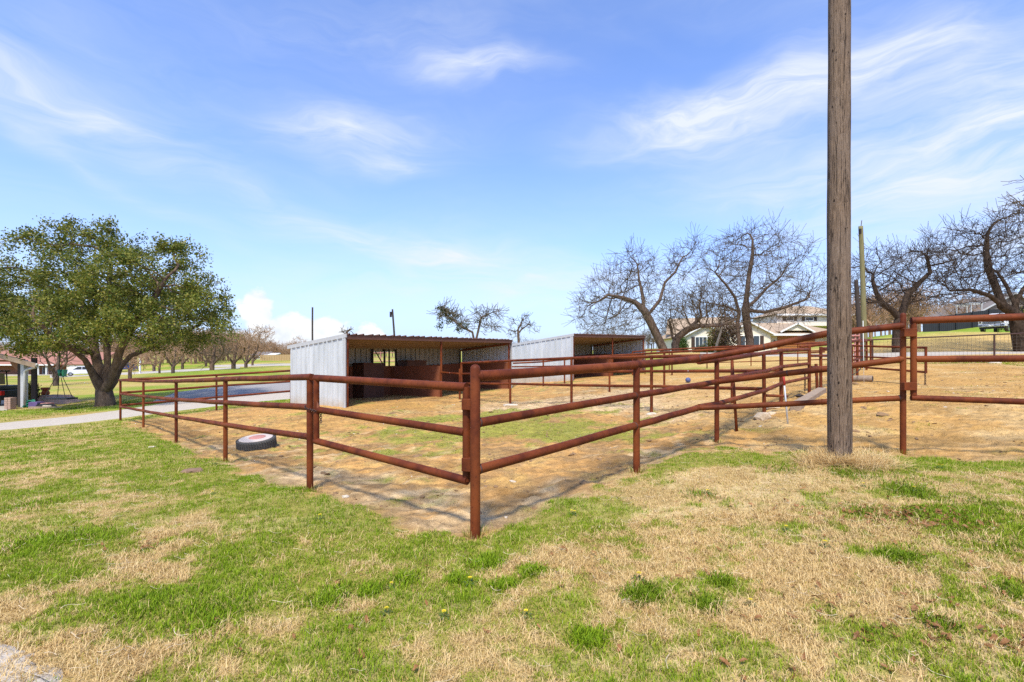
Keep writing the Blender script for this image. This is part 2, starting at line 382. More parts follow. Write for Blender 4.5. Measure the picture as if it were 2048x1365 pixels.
class MB:
    def __init__(s): s.v = []; s.f = []
    def add(s, vs, fs):
        k = len(s.v); s.v += [tuple(v) for v in vs]; s.f += [tuple(i + k for i in f) for f in fs]; return s
    def box(s, x0, x1, y0, y1, z0, z1):
        return s.hexa([(x0, y0, z0), (x1, y0, z0), (x1, y1, z0), (x0, y1, z0)], [(x0, y0, z1), (x1, y0, z1), (x1, y1, z1), (x0, y1, z1)])
    def hexa(s, lo, hi):
        return s.add(list(lo) + list(hi), [(0, 3, 2, 1), (4, 5, 6, 7), (0, 1, 5, 4), (1, 2, 6, 5), (2, 3, 7, 6), (3, 0, 4, 7)])
    def tube(s, pts, rad, n=12, cap=True):
        pts = [Vector(p) for p in pts]; m = len(pts)
        if not hasattr(rad, '__len__'): rad = [rad] * m
        vs = []; prev = None
        for i, p in enumerate(pts):
            d = (pts[min(i + 1, m - 1)] - pts[max(i - 1, 0)]).normalized()
            if prev is None:
                a = d.cross(Vector((0, 0, 1)));  a = a if a.length > 0.05 else d.cross(Vector((1, 0, 0)))
                a.normalize()
            else:
                a = (prev - d * prev.dot(d)).normalized()
            prev = a; b = d.cross(a)
            for k in range(n):
                q = 2 * math.pi * k / n
                vs.append(p + (a * math.cos(q) + b * math.sin(q)) * rad[i])
        fs = [(i * n + k, i * n + (k + 1) % n, (i + 1) * n + (k + 1) % n, (i + 1) * n + k) for i in range(m - 1) for k in range(n)]
        if cap: fs += [tuple(range(n - 1, -1, -1)), tuple((m - 1) * n + k for k in range(n))]
        return s.add(vs, fs)
    def lathe(s, c, prof, n=16, axis=Vector((0, 0, 1))):
        ax = Vector(axis).normalized(); a = ax.cross(Vector((0, 0, 1))); a = a if a.length > 0.05 else Vector((1, 0, 0)); a.normalize(); b = ax.cross(a)
        vs = [Vector(c) + ax * h + (a * math.cos(2 * math.pi * k / n) + b * math.sin(2 * math.pi * k / n)) * r for r, h in prof for k in range(n)]
        m = len(prof)
        fs = [(i * n + k, i * n + (k + 1) % n, (i + 1) * n + (k + 1) % n, (i + 1) * n + k) for i in range(m - 1) for k in range(n)]
        fs += [tuple(range(n - 1, -1, -1)), tuple((m - 1) * n + k for k in range(n))]
        return s.add(vs, fs)
    def prism(s, poly, y0, y1):
        """poly in (x,z), extruded along y"""
        n = len(poly)
        vs = [(x, y0, z) for x, z in poly] + [(x, y1, z) for x, z in poly]
        fs = [tuple(range(n)), tuple(range(2 * n - 1, n - 1, -1))] + [((k + 1) % n, k, n + k, n + (k + 1) % n) for k in range(n)]
        return s.add(vs, fs)
    def build(s, name, mat, parent=None, smooth=False, loc=None):
        return mesh_obj(name, s.v, s.f, mat, parent, smooth, loc)

def auto_smooth(o, ang=40):
    me = o.data
    me.polygons.foreach_set('use_smooth', [True] * len(me.polygons))
    try: me.set_sharp_from_angle(angle=R(ang))
    except Exception: pass
    return o

def tag(o, label=None, cat=None, group=None, kind=None):
    if label: o['label'] = label
    if cat: o['category'] = cat
    if group: o['group'] = group
    if kind: o['kind'] = kind
    return o
def thing(name, label, cat, loc, group=None, rotz=0.0):
    o = bpy.data.objects.new(name, None); COL.objects.link(o); o.location = loc; o.rotation_euler = (0, 0, rotz)
    o.empty_display_size = 0.2
    return tag(o, label, cat, group)
def copy_tree(o, parent=None):
    c = o.copy(); COL.objects.link(c); c.parent = parent
    for ch in o.children: copy_tree(ch, c)
    return c

def W(px, py, Y): return np.array([(px - CX) / F * Y, Y, CAMZ - (py - HY) / F * Y])

# ------------------------------------------------------------------ terrain
def vnoise(x, y, seed=0):
    xi = np.floor(x).astype(np.int64); yi = np.floor(y).astype(np.int64); fx = x - xi; fy = y - yi
    fx = fx * fx * (3 - 2 * fx); fy = fy * fy * (3 - 2 * fy)
    def h(i, j):
        n = (i * 374761393 + j * 668265263 + seed * 1442695041) & 0xFFFFFFFF
        n = ((n ^ (n >> 13)) * 1274126177) & 0xFFFFFFFF
        return ((n ^ (n >> 16)) & 0xFFFF) / 65535.0
    return (h(xi, yi) * (1 - fx) + h(xi + 1, yi) * fx) * (1 - fy) + (h(xi, yi + 1) * (1 - fx) + h(xi + 1, yi + 1) * fx) * fy
def fbm(x, y, sc, oct=4, seed=0, g=0.55):
    a, s, t = 0.0, 0.0, 1.0
    for i in range(oct):
        a = a + t * vnoise(x * sc + 17.3 * i, y * sc - 9.1 * i, seed + i); s += t; t *= g; sc *= 2.03
    return a / s
def sstep(a, b, x):
    t = np.clip((x - a) / (b - a), 0, 1); return t * t * (3 - 2 * t)

CP = [  # ground control points (photo px, py, depth)
    (950, 1068, 4.5), (620, 977, 6.1), (451, 923, 8.3), (352, 883, 11.3), (287, 854, 14.9), (241, 842, 16.9),
    (433, 821, 18.6), (583, 807, 19.2), (1273, 940, 6.3), (1433, 885, 8.0), (1531, 827, 10.2), (1563, 804, 12.0),
    (1618, 785, 14.2), (1678, 918, 6.2), (1806, 913, 6.8), (693, 813, 16.9), (590, 806, 18.8), (880, 794, 21.0), (1020, 778, 25.2),
    (1146, 761, 26.3), (1290, 748, 34.0), (1020, 808, 16.6), (1143, 807, 14.6), (1303, 824, 12.7), (1988, 727, 24.6),
    (1900, 800, 10.0), (2000, 760, 16.0), (1750, 728, 24.0), (1900, 709, 32.0), (2048, 707, 31.0), (1793, 705, 36.0), (2040, 704, 36.0),
    (2007, 667, 50.0), (1880, 663, 50.0), (1760, 672, 50.0), (1950, 650, 62.0), (1340, 706, 44.0), (1490, 708, 46.0), (1600, 712, 46.0), (1500, 712, 62.0), (1400, 714, 62.0), (1600, 712, 64.0),
    (1500, 733, 30.0), (1400, 739, 30.0), (1620, 731, 30.0),
    (0, 856, 16.6), (210, 812, 24.0), (50, 815, 24.7), (150, 753, 85.0), (60, 756, 85.0), (300, 750, 62.0), (420, 741, 62.0), (550, 727, 90.0), (480, 720, 120.0),
    (300, 728, 120.0), (450, 775, 32.0), (560, 765, 34.0), (300, 782, 36.0), (120, 780, 40.0), (700, 742, 60.0), (900, 735, 60.0), (1100, 722, 60.0),
]
pts = [tuple(W(*c)) for c in CP] + [(0, 2.4, 0), (2.6, 2.4, 0.10), (5, 3, 0.2), (-4, 3, -0.03), (-8, 4.5, -0.12), (0, -6, 0.0), (9, 3, 0.45), (-14, 8, -0.4), (-12, -8, -0.3), (12, -8, 0.5),
    (-60, 20, -1.5), (60, 20, 4.5), (-300, 300, 2), (0, 300, 7.5), (300, 300, 14), (0, 900, 26), (-700, 900, 22), (700, 900, 30), (-600, 100, 0), (600, 100, 14), (-200, -200, -4), (200, -200, 2), (-120, 120, -0.3), (120, 120, 9), (0, 120, 4.0), (-60, 160, 3)]
PT = np.array(pts)
def _k(d): return np.sqrt(d * d + 2.5 ** 2)
_D = np.hypot(PT[:, None, 0] - PT[None, :, 0], PT[:, None, 1] - PT[None, :, 1])
_n = len(PT)
_A = np.zeros((_n + 3, _n + 3)); _A[:_n, :_n] = _k(_D) - 0.12 * np.eye(_n)
_A[:_n, _n:] = np.c_[np.ones(_n), PT[:, :2]]; _A[_n:, :_n] = _A[:_n, _n:].T
_w = np.linalg.solve(_A, np.r_[PT[:, 2], 0, 0, 0])
def hraw(x, y):
    x = np.asarray(x, float); y = np.asarray(y, float)
    z = _w[_n] + _w[_n + 1] * x + _w[_n + 2] * y
    for i in range(_n): z = z + _w[i] * _k(np.hypot(x - PT[i, 0], y - PT[i, 1]))
    return z
def axis(lo, hi, d, far_lo, far_hi, g):
    a = list(np.arange(lo, hi + 1e-6, d)); s = d
    while a[-1] < far_hi: s *= g; a.append(a[-1] + s)
    b = []; s = d; q = lo
    while q > far_lo: s *= g; q -= s; b.append(q)
    return np.array(b[::-1] + a)
XS = axis(-7.5, 8.0, 0.075, -900, 900, 1.055)
YS = axis(2.0, 11.0, 0.065, -60, 1400, 1.035)
GX, GY = np.meshgrid(XS, YS)
GH0 = hraw(GX, GY)
def bil(x, y, A):
    x = np.asarray(x, float); y = np.asarray(y, float)
    i = np.clip(np.searchsorted(XS, x) - 1, 0, len(XS) - 2); j = np.clip(np.searchsorted(YS, y) - 1, 0, len(YS) - 2)
    u = (x - XS[i]) / (XS[i + 1] - XS[i]); v = (y - YS[j]) / (YS[j + 1] - YS[j])
    return (A[j, i] * (1 - u) + A[j, i + 1] * u) * (1 - v) + (A[j + 1, i] * (1 - u) + A[j + 1, i + 1] * u) * v
def G(px, py, A=None):
    """where the line of sight of a photo pixel meets the ground"""
    ys = np.geomspace(1.5, 400, 4000)
    xs = (px - CX) / F * ys; zs = CAMZ - (py - HY) / F * ys
    hh = bil(xs, ys, GH0 if A is None else A)
    k = np.argmax(zs < hh)
    if zs[k] >= hh[k]: k = len(ys) - 1
    return np.array([xs[k], ys[k]])

def poly_sd(x, y, P):
    """signed distance to polygon, negative inside"""
    P = np.asarray(P); d = np.full(x.shape, 1e9); ins = np.zeros(x.shape, bool); n = len(P)
    for i in range(n):
        a = P[i]; b = P[(i + 1) % n]; e = b - a; wx = x - a[0]; wy = y - a[1]
        t = np.clip((wx * e[0] + wy * e[1]) / (e @ e + 1e-12), 0, 1)
        d = np.minimum(d, np.hypot(wx - e[0] * t, wy - e[1] * t))
        c = ((a[1] > y) != (b[1] > y)) & (x < (b[0] - a[0]) * (y - a[1]) / (b[1] - a[1] + 1e-12) + a[0])
        ins ^= c
    return np.where(ins, -d, d)

pen_px = [(236, 846), (300, 866), (352, 890), (451, 930), (560, 972), (640, 992), (700, 1008), (770, 1020), (815, 1052), (870, 1066), (950, 1078),
          (1010, 1058), (1090, 1015), (1200, 972), (1285, 942), (1345, 912), (1440, 893), (1540, 903), (1640, 909), (1760, 909), (1830, 914), (2048, 921), (2200, 924)]
PEN = [G(*p) for p in pen_px] + [np.array([16, 12]), np.array([24, 24.2]), W(1988, 727, 24.8)[:2], W(1850, 729, 25)[:2], W(1700, 729, 26)[:2], W(1560, 738, 27)[:2], W(1400, 740, 29)[:2],
        W(1300, 745, 34)[:2], np.array([5, 36]), np.array([-1, 31]), np.array([-6, 24]), np.array([-8.8, 19.3]), W(433, 818, 18.8)[:2]]

# patches inside the pens: (px, py, rx, ry, kind)
def ell(x, y, px, py, rx, ry, rot=0.0):
    c = G(px, py); dx = x - c[0]; dy = y - c[1]; cs, sn = math.cos(rot), math.sin(rot)
    return np.sqrt(((dx * cs + dy * sn) / rx) ** 2 + ((-dx * sn + dy * cs) / ry) ** 2)

def tone_fields(x, y):
    n1 = fbm(x, y, 0.9, 4, 3); n2 = fbm(x, y, 2.7, 4, 11); n3 = fbm(x, y, 0.35, 3, 23); n4 = fbm(x, y, 6.0, 3, 31)
    sd = poly_sd(x, y, PEN) + (n2 - 0.5) * 0.40 + (n4 - 0.5) * 0.36
    soil = sstep(0.14, -0.16, sd)
    far = sstep(13, 22, y)
    # turf greenness: left side green, right side dry, bright green along the fences
    g = 0.75 - 0.40 * sstep(-0.6, 2.4, x - 0.16 * (y - 3)) + (n1 - 0.5) * 0.9 + (n2 - 0.5) * 1.3 + (n4 - 0.5) * 1.0
    band = np.exp(-((sd - 0.28) / 0.30) ** 2)
    g = g + band * 0.42 * sstep(-0.2, 0.2, sd) + (fbm(x, y, 15.0, 2, 91) - 0.5) * 0.7
    for (px, py, rx, ry, a) in [(60, 960, .9, 1.1, -.40), (190, 1010, 1.0, .8, -.22), (390, 1060, .8, .6, -.22), (290, 1100, .55, .4, -.15), (80, 1240, .7, .5, -.4), (120, 1330, .8, .3, -.7),
                                (150, 1100, .5, .5, .35), (300, 1200, .8, .4, .3), (600, 930, 1.4, 1.0, .25), (420, 880, 2.0, 1.6, .3), (250, 870, 2.5, 1.2, .35),
                                (1100, 1120, 1.4, .5, -.35), (1400, 980, 1.1, .6, -.45), (1480, 950, .9, .5, -.4), (900, 1180, 1.3, .5, .18), (1283, 1192, .16, .10, 1.1), (1180, 1280, .14, .08, 1.1),
                                (975, 1128, .16, .10, 1.0), (1060, 1145, .13, .1, .9), (915, 1160, .10, .07, 1.), (1010, 1172, .12, .07, 1.), (810, 1160, .14, .08, .9), (740, 1185, .14, .07, .9),
                                (1820, 985, .4, .2, .7), (1900, 1030, .5, .25, .5), (1560, 1060, .5, .3, .4), (1450, 1165, .2, .1, .8), (1420, 1210, .2, .1, .8), (1800, 1115, .2, .12, .8), (1350, 925, .8, .35, .7), (1470, 925, .8, .22, .5), (1950, 935, 1.6, .18, .8)]:
        e = ell(x, y, px, py, rx, ry); g = g + a * np.exp(-e * e * (1.0 if rx > .25 else 1.6))
    green = sstep(0.22, 0.78, g)
    # thin grass inside the near pen
    gi = (n1 - 0.5) * 1.0 + (n2 - 0.5) * 1.2
    for (px, py, rx, ry, a) in [(880, 868, 1.5, 1.0, .75), (1060, 850, 1.8, 1.1, .85), (1180, 870, 1.4, .9, .85), (740, 850, 1.6, .8, .3), (1000, 826, 2.4, .8, .8), (820, 905, 1.5, .5, .35), (660, 880, 1.5, .5, .1), (1330, 865, .3, .3, .5),
                                (1400, 845, .35, .12, .8), (1495, 858, .3, .1, .9), (1510, 862, .3, .12, .8), (1300, 838, .6, .15, .5), (1400, 895, .25, .12, .9), (1350, 830, 1., .1, .3), (560, 790, 1.6, .8, .9), (560, 830, 1.4, .7, .15)]:
        e = ell(x, y, px, py, rx, ry); gi = gi + a * np.exp(-e * e)
    pengrass = sstep(0.18, 0.55, gi) * soil
    # pale compacted sand
    s = (n1 - 0.5) * 1.3 + (n2 - 0.5) * 0.7
    for (px, py, rx, ry, a) in [(640, 950, 1.3, .6, .6), (800, 990, 1.1, .45, .75), (960, 1040, .8, .4, .55), (470, 890, 1.6, .45, .45), (380, 860, 2.2, .5, .4), (1120, 985, .7, .6, .35), (1100, 805, 4.0, 2.2, .9), (1250, 800, 3.0, 1.8, .9), (1360, 830, 1.3, 1.0, .8), (1290, 775, 4, 3, .6), (1430, 800, 2, 1.5, .7), (1500, 775, 3, 2, .4), (1330, 860, .8, .8, .4)]:
        e = ell(x, y, px, py, rx, ry); s = s + a * np.exp(-e * e)
    sand = sstep(0.25, 0.75, s)
    rut = sstep(0.54, 0.68, fbm(x * 0.55 + y * 0.35, y * 1.0 - x * 0.6, 2.2, 4, 77))
    return dict(n1=n1, n2=n2, n3=n3, n4=n4, sd=sd, soil=soil, green=green, pengrass=pengrass, sand=sand, rut=rut, far=far, g=g)

def mixc(a, b, t): return a * (1 - t[..., None]) + np.array(b) * t[..., None]

def build_ground():
    x, y = GX, GY
    T = tone_fields(x, y)
    near = 1 - sstep(14, 26, np.hypot(x, y))
    H = GH0.copy()
    ch = fbm(x, y, 3.1, 4, 5) - 0.5; cl = fbm(x, y, 9.0, 2, 6) - 0.5
    H += near * (T['soil'] * (0.10 * ch + 0.07 * cl - 0.035) + (1 - T['soil']) * (0.045 * ch + 0.018 * cl))
    # hummock of dead grass at the foot of the pole
    pc = W(1678, 918, 6.2)
    H += 0.05 * np.exp(-((x - pc[0] - .05) ** 2 + (y - pc[1] + .12) ** 2) / .12)
    turf = np.empty(x.shape + (3,)); turf[:] = (0.44, 0.305, 0.115)                 # thatch
    turf = mixc(turf, (0.58, 0.43, 0.20), sstep(.45, .7, T['n2']))
    turf = mixc(turf, (0.30, 0.185, 0.085), 0.5 * sstep(.6, .75, T['n4']))
    turf = mixc(turf, (0.23, 0.25, 0.030), T['green'] * 0.6)
    # lawns farther off: green with straw-coloured stretches
    fg = sstep(.40, .62, fbm(x, y * 1.9, 0.075, 4, 41))
    dist = np.empty(x.shape + (3,)); dist[:] = (0.21, 0.275, 0.030)
    dist = mixc(dist, (0.40, 0.315, 0.085), sstep(.36, .66, fbm(x, y * 2.0, 0.09, 4, 43)))
    dist = mixc(dist, (0.44, 0.305, 0.12), sstep(.56, .76, fbm(x, y * 1.6, 0.16, 4, 47)) * 0.8)
    right = sstep(8, 16, x)
    dist = mixc(dist, (0.52, 0.345, 0.125), right * sstep(.28, .55, fbm(x, y, 0.12, 3, 49)) * (1 - sstep(46, 52, y)))
    dist = mixc(dist, (0.19, 0.33, 0.03), right * np.exp(-((y - 52) / 5.5) ** 2) * sstep(30, 36, x + 0 * y) * 0.9)
    turf = turf * (1 - T['far'][..., None]) + dist * T['far'][..., None]
    soilc = np.empty(x.shape + (3,)); soilc[:] = (0.53, 0.29, 0.095)
    soilc = mixc(soilc, (0.58, 0.355, 0.115), sstep(.42, .66, T['n2']))
    soilc = mixc(soilc, (0.31, 0.165, 0.052), .85 * sstep(.55, .72, fbm(x, y, 1.6, 4, 61)))
    soilc = mixc(soilc, (0.62, 0.44, 0.235), T['sand'] * 0.95)
    soilc = mixc(soilc, (0.29, 0.18, 0.08), T['rut'] * 0.6)
    nr = 1 - sstep(9, 14, y)
    b1 = fbm(x * .8 + y * .5, y * 1.1 - x * .5, 3.4, 4, 81); b2 = fbm(x, y, 8.5, 3, 83)
    soilc = mixc(soilc, (0.285, 0.170, 0.072), .70 * sstep(.53, .64, b1) * (.35 + .65 * sstep(.45, .6, b2)) * (.35 + .65 * nr))
    soilc = mixc(soilc, (0.66, 0.475, 0.255), .70 * sstep(.47, .36, b1) * nr * sstep(.4, .6, T['n1'] + .15 * T['sand']))
    soilc = mixc(soilc, (0.33, 0.21, 0.10), .5 * sstep(.55, .68, b2) * (.3 + .7 * nr))
    soilc = mixc(soilc, (0.27, 0.275, 0.045), T['pengrass'] * 0.85)
    # orange bedding spread before the shelters
    for (px, py, rx, ry, a) in [(800, 812, 3.2, 1.6, .8), (620, 850, 2.0, 1.2, .5), (1240, 752, 6, 2, .6)]:
        e = ell(x, y, px, py, rx, ry); soilc = mixc(soilc, (0.50, 0.275, 0.075), a * np.exp(-e * e) * (1 - T['pengrass']))
    right = sstep(2.2, 4.5, x - 0.15 * (y - 6))
    soilc = mixc(soilc, (0.50, 0.285, 0.085), right * 0.65)
    soilc = mixc(soilc, (0.58, 0.42, 0.20), right * 0.5 * sstep(.5, .7, fbm(x, y, 1.2, 4, 71)))
    # darker brown strip just inside the pen edge
    soilc = mixc(soilc, (0.30, 0.20, 0.10), 0.45 * np.exp(-((T['sd'] + 0.15) / 0.22) ** 2) * sstep(.35, .6, T['n1']))
    col = turf * (1 - T['soil'][..., None]) + soilc * T['soil'][..., None]
    ny, nx = x.shape
    V = np.c_[x.ravel(), y.ravel(), H.ravel()]
    idx = np.arange(nx * ny).reshape(ny, nx)
    Fq = np.stack([idx[:-1, :-1], idx[:-1, 1:], idx[1:, 1:], idx[1:, :-1]], -1).reshape(-1, 4)
    me = bpy.data.meshes.new('ground')
    me.vertices.add(len(V)); me.vertices.foreach_set('co', V.ravel())
    me.loops.add(Fq.size); me.loops.foreach_set('vertex_index', Fq.ravel().astype(np.int32))
    me.polygons.add(len(Fq)); me.polygons.foreach_set('loop_start', np.arange(0, Fq.size, 4, dtype=np.int32))
    me.update(calc_edges=True); me.validate()
    me.polygons.foreach_set('use_smooth', [True] * len(me.polygons))
    a = me.color_attributes.new('tone', 'FLOAT_COLOR', 'POINT')
    a.data.foreach_set('color', np.c_[col.reshape(-1, 3), np.ones(len(V))].ravel().astype(np.float32))
    b = me.color_attributes.new('mask', 'FLOAT_COLOR', 'POINT')
    b.data.foreach_set('color', np.c_[T['soil'].ravel(), T['green'].ravel(), T['pengrass'].ravel(), np.ones(len(V))].ravel().astype(np.float32))
    me.materials.append(MATS['ground_soil_and_turf'])
    o = bpy.data.objects.new('ground', me); COL.objects.link(o); tag(o, 'grass and bare soil ground rising gently to the right', 'ground', kind='structure')
    return H
GH = build_ground()
def hz(x, y): return float(bil(x, y, GH))
def hzv(x, y): return bil(x, y, GH)
def on(px, py, Y):
    """ground point on the ray column px at depth Y"""
    x = (px - CX) / F * Y; return np.array([x, Y, hz(x, Y)])

def strip(name, label, cat, mat, left, right, dz=0.03, n=60, m=6, wob=0.0, cat_kind='structure'):
    """a draped road sheet between two polylines of world xy"""
    def res(P):
        P = np.array(P, float); d = np.r_[0, np.cumsum(np.hypot(*np.diff(P, axis=0).T))]; s = np.linspace(0, d[-1], n)
        return np.c_[np.interp(s, d, P[:, 0]), np.interp(s, d, P[:, 1])]
    A = res(left); B = res(right); V = []; Fs = []
    for j in range(m + 1):
        t = j / m; Q = A * (1 - t) + B * t
        if wob and j in (0, m):
            k = fbm(np.arange(n) * 1.0, np.full(n, j * 7.0), 0.6, 3, 5) - 0.5; Q = Q + (B - A) / np.hypot(*(B - A).T)[:, None] * (k * wob)[:, None]
        z = hzv(Q[:, 0], Q[:, 1]) + (dz if 0 < j < m else -0.01)
        V += [(q[0], q[1], zz) for q, zz in zip(Q, z)]
    for j in range(m):
        for i in range(n - 1): Fs.append((j * n + i, j * n + i + 1, (j + 1) * n + i + 1, (j + 1) * n + i))
    o = mesh_obj(name, V, Fs, mat, smooth=True); tag(o, label, cat, kind=cat_kind); return o

# ------------------------------------------------------------------ roads and paved sheets
def GP(L): return [G(*p) for p in L]
strip('gravel_driveway', 'pale gravel driveway curving past the fenced pen', 'driveway', 'gravel_road',
      GP([(-420, 895), (-200, 876), (0, 862), (150, 848), (240, 838), (330, 826), (420, 815), (520, 804), (600, 797)]),
      GP([(-420, 872), (-200, 856), (0, 846), (150, 832), (240, 820), (330, 806), (420, 795), (520, 785), (600, 780)]), dz=0.035, n=90, wob=0.35)
_pp = GP([(-200, 1262), (-60, 1272), (10, 1283), (55, 1300), (75, 1325), (118, 1345), (150, 1385), (160, 1440), (-200, 1440)])
_gc = np.mean(_pp, axis=0); _V = [(_gc[0], _gc[1], hz(*_gc) + .012)]; _n = len(_pp) * 4; _ed = []
for _i in range(len(_pp)):
    for _k in range(4):
        _q = _pp[_i] + (_pp[(_i + 1) % len(_pp)] - _pp[_i]) * _k / 4; _q = _q + (np.array([vnoise(np.array(_i * 4. + _k), np.array(.5), 3), vnoise(np.array(_i * 4. + _k), np.array(7.5), 4)]) - .5) * .07; _ed.append(_q)
for _t in (.5, .85, 1.0):
    for _q in _ed:
        _r = _gc + (_q - _gc) * _t; _V.append((_r[0], _r[1], hz(*_r) + (.012 if _t < 1 else -.02)))
_F = [(0, 1 + _i, 1 + (_i + 1) % _n) for _i in range(_n)] + [(1 + _j * _n + _i, 1 + (_j + 1) * _n + _i, 1 + (_j + 1) * _n + (_i + 1) % _n, 1 + _j * _n + (_i + 1) % _n) for _j in range(2) for _i in range(_n)]
tag(mesh_obj('concrete_apron', _V, _F, 'gravel_road', smooth=True), 'broken edge of pale concrete in the near left corner', 'pavement', kind='structure')
strip('asphalt_turnaround', 'grey asphalt turnaround behind the back rail of the pen', 'pavement', 'asphalt',
      GP([(300, 806), (380, 800), (450, 793), (530, 786), (590, 781)]), GP([(360, 784), (420, 776), (480, 770), (560, 766), (620, 764)]), dz=0.045, n=40, wob=0.5)
strip('neighbour_driveway', 'pale concrete drive crossing the lawn behind the bare trees', 'driveway', 'concrete',
      GP([(100, 756), (250, 750), (330, 745.5), (420, 740.5), (480, 737.5)]), GP([(100, 751), (250, 746), (330, 742), (420, 737.5), (480, 735)]), dz=0.09, n=60)
strip('far_road', 'thin pale road across the far lawn', 'road', 'concrete',
      GP([(420, 735), (500, 733.5), (600, 731.5)]), GP([(420, 731), (500, 729.5), (600, 728)]), dz=0.12, n=40)
strip('street', 'pale concrete street behind the wire fence', 'road', 'concrete',
      [W(1400, 720, 40)[:2], W(1560, 714, 38)[:2], W(1720, 712, 33)[:2], W(1850, 710, 31.5)[:2], W(2048, 710, 30.5)[:2], W(2500, 705, 30)[:2]],
      [W(1400, 720, 43)[:2], W(1560, 714, 41.5)[:2], W(1720, 709, 36)[:2], W(1850, 706, 34.5)[:2], W(2048, 705, 33.5)[:2], W(2500, 700, 33)[:2]], dz=0.08, n=60)

# ------------------------------------------------------------------ pipe fences and gates
def pipe_part(root, name, pts, r, mat='rusty_pipe', n=14, dome=False):
    pts = [Vector(p) for p in pts]; mb = MB()
    if dome:
        d = (pts[-1] - pts[-2]).normalized(); e = pts[-1]
        pp = pts[:-1] + [e - d * r * .9] + [e - d * r * .9 * (1 - math.sin(a)) for a in (.4, .8, 1.2, 1.5)]
        rr = [r] * (len(pts) - 1) + [r] + [r * max(math.cos(a), .08) for a in (.4, .8, 1.2, 1.5)]
        mb.tube(pp, rr, n)
    else: mb.tube(pts, r, n)
    return auto_smooth(mb.build(name, mat, root, loc=root.location), 50)

def fence(label, posts, rails, group=None, name='pipe_fence', mat='rusty_pipe', n=12, cat='fence'):
    """posts: (base xyz, top xyz, radius, dome); rails: (points, radius)"""
    b0 = posts[0][0]
    root = thing(name, label, cat, (float(b0[0]), float(b0[1]), hz(b0[0], b0[1])), group)
    for b, t_, r, dome in posts:
        b = Vector(b); t_ = Vector(t_); b.z = hz(b.x, b.y) - 0.12
        pipe_part(root, 'post', [b, t_], r, mat, n, dome)
    rnd = random.Random(len(bpy.data.objects))
    for P, r in rails:
        P = [Vector(p) for p in P]; Q = []
        for a, b in zip(P[:-1], P[1:]):
            k = 4 if (b - a).length > 1 else 1
            for i in range(k):
                q = a.lerp(b, i / k)
                if i: q += Vector((rnd.uniform(-.004, .004), rnd.uniform(-.004, .004), rnd.uniform(-.006, .003)))
                Q.append(q)
        Q.append(P[-1]); pipe_part(root, 'rail', Q, r, mat, n)
        if n >= 12 and P[0].y < 16:
            for i, p in enumerate(P):
                for j in (i - 1, i + 1):
                    if 0 <= j < len(P) and p.y < 16:
                        d = (P[j] - p).normalized(); mb = MB(); c = p + d * .047; rr = [r * .98, r * 1.07, r * 1.09, r * .98]
                        mb.tube([c - d * .010, c - d * .004, c + d * .004, c + d * .011], rr, 12, False); mb.v = [tuple(Vector(v) + Vector((rnd.uniform(-.002, .002), rnd.uniform(-.002, .002), rnd.uniform(-.002, .002)))) for v in mb.v]
                        mb.build('weld', 'old_steel' if rnd.random() < .3 else 'rusty_pipe', root, True, root.location)
    return root
def post(px, py0, py1, Y, r=0.044, dome=False, px1=None):
    r = r * math.cos(math.atan2(px - CX, F))
    return (W(px, py0, Y), W(px1 or px, py1, Y), r, dome)

# left fence run
LY = {620: 6.1, 451: 8.3, 352: 11.3, 287: 14.9, 241: 16.9}
rl = 0.042
fence('rusty pipe fence running left from the chained gate beside the green lawn',
      [post(620, 977, 760, 6.1), post(451, 923, 763, 8.3, .041), post(352.5, 883, 766, 11.3, .041), post(287, 854, 766, 14.9, .041), post(241, 842, 762, 16.9, .045)],
      [([W(624, 754.5, 6.06), W(451, 758.7, 8.3), W(352, 763, 11.3), W(287, 763, 14.9), W(239, 761, 16.95)], rl),
       ([W(620, 815, 6.1), W(451, 805.5, 8.3), W(352, 799.5, 11.3), W(287, 793, 14.9), W(241, 788, 16.9)], rl),
       ([W(620, 874.5, 6.1), W(451, 850, 8.3), W(352, 834, 11.3), W(287, 822, 14.9), W(241, 813.7, 16.9)], rl)])
# back run to the shelter
fence('rusty pipe fence along the gravel driveway ending at the near shelter',
      [post(433, 821, 752, 18.6, .041), post(582.5, 807, 742, 19.15, .05)],
      [([W(243, 760.5, 16.93), W(433, 750.5, 18.6), W(583, 741.7, 19.15)], .042),
       ([W(243, 786, 16.93), W(433, 772.5, 18.6), W(583, 763.2, 19.15)], .04),
       ([W(243, 811, 16.93), W(433, 795, 18.6), W(583, 782.5, 19.15)], .04)])
# right fence of the near pen
PA = {950: 4.5, 1273: 6.3, 1433: 8.0}
fence('rusty pipe fence running back from the domed corner post',
      [post(950.5, 1068, 729, 4.5, .0475, True), post(1273, 940, 735, 6.3, .045), post(1433.5, 885, 720, 8.0, .041)],
      [([W(950, 753, 4.5), W(1273, 730, 6.3), W(1396, 718, 7.5)], .052),
       ([W(950, 847, 4.5), W(1273, 791, 6.3), W(1435, 763.5, 8.0)], .044),
       ([W(950, 941, 4.5), W(1273, 851, 6.3), W(1396, 816, 7.5)], .046)], n=18)
fence('rusty pipe fence with rising top rail behind the utility pole',
      [post(1806, 914, 626, 6.8, .048, True)],
      [([W(1393, 719, 7.48), W(1520, 696, 7.3), W(1651, 668, 7.03), W(1806, 652, 6.8)], .048),
       ([W(1433, 764, 8.0), W(1568, 747.7, 7.5), W(1652, 738.4, 7.15), W(1806, 718.5, 6.8)], .046),
       ([W(1394, 816.5, 7.5), W(1568, 809, 7.3), W(1652, 804, 7.03), W(1806, 796.5, 6.8)], .041)], n=16)
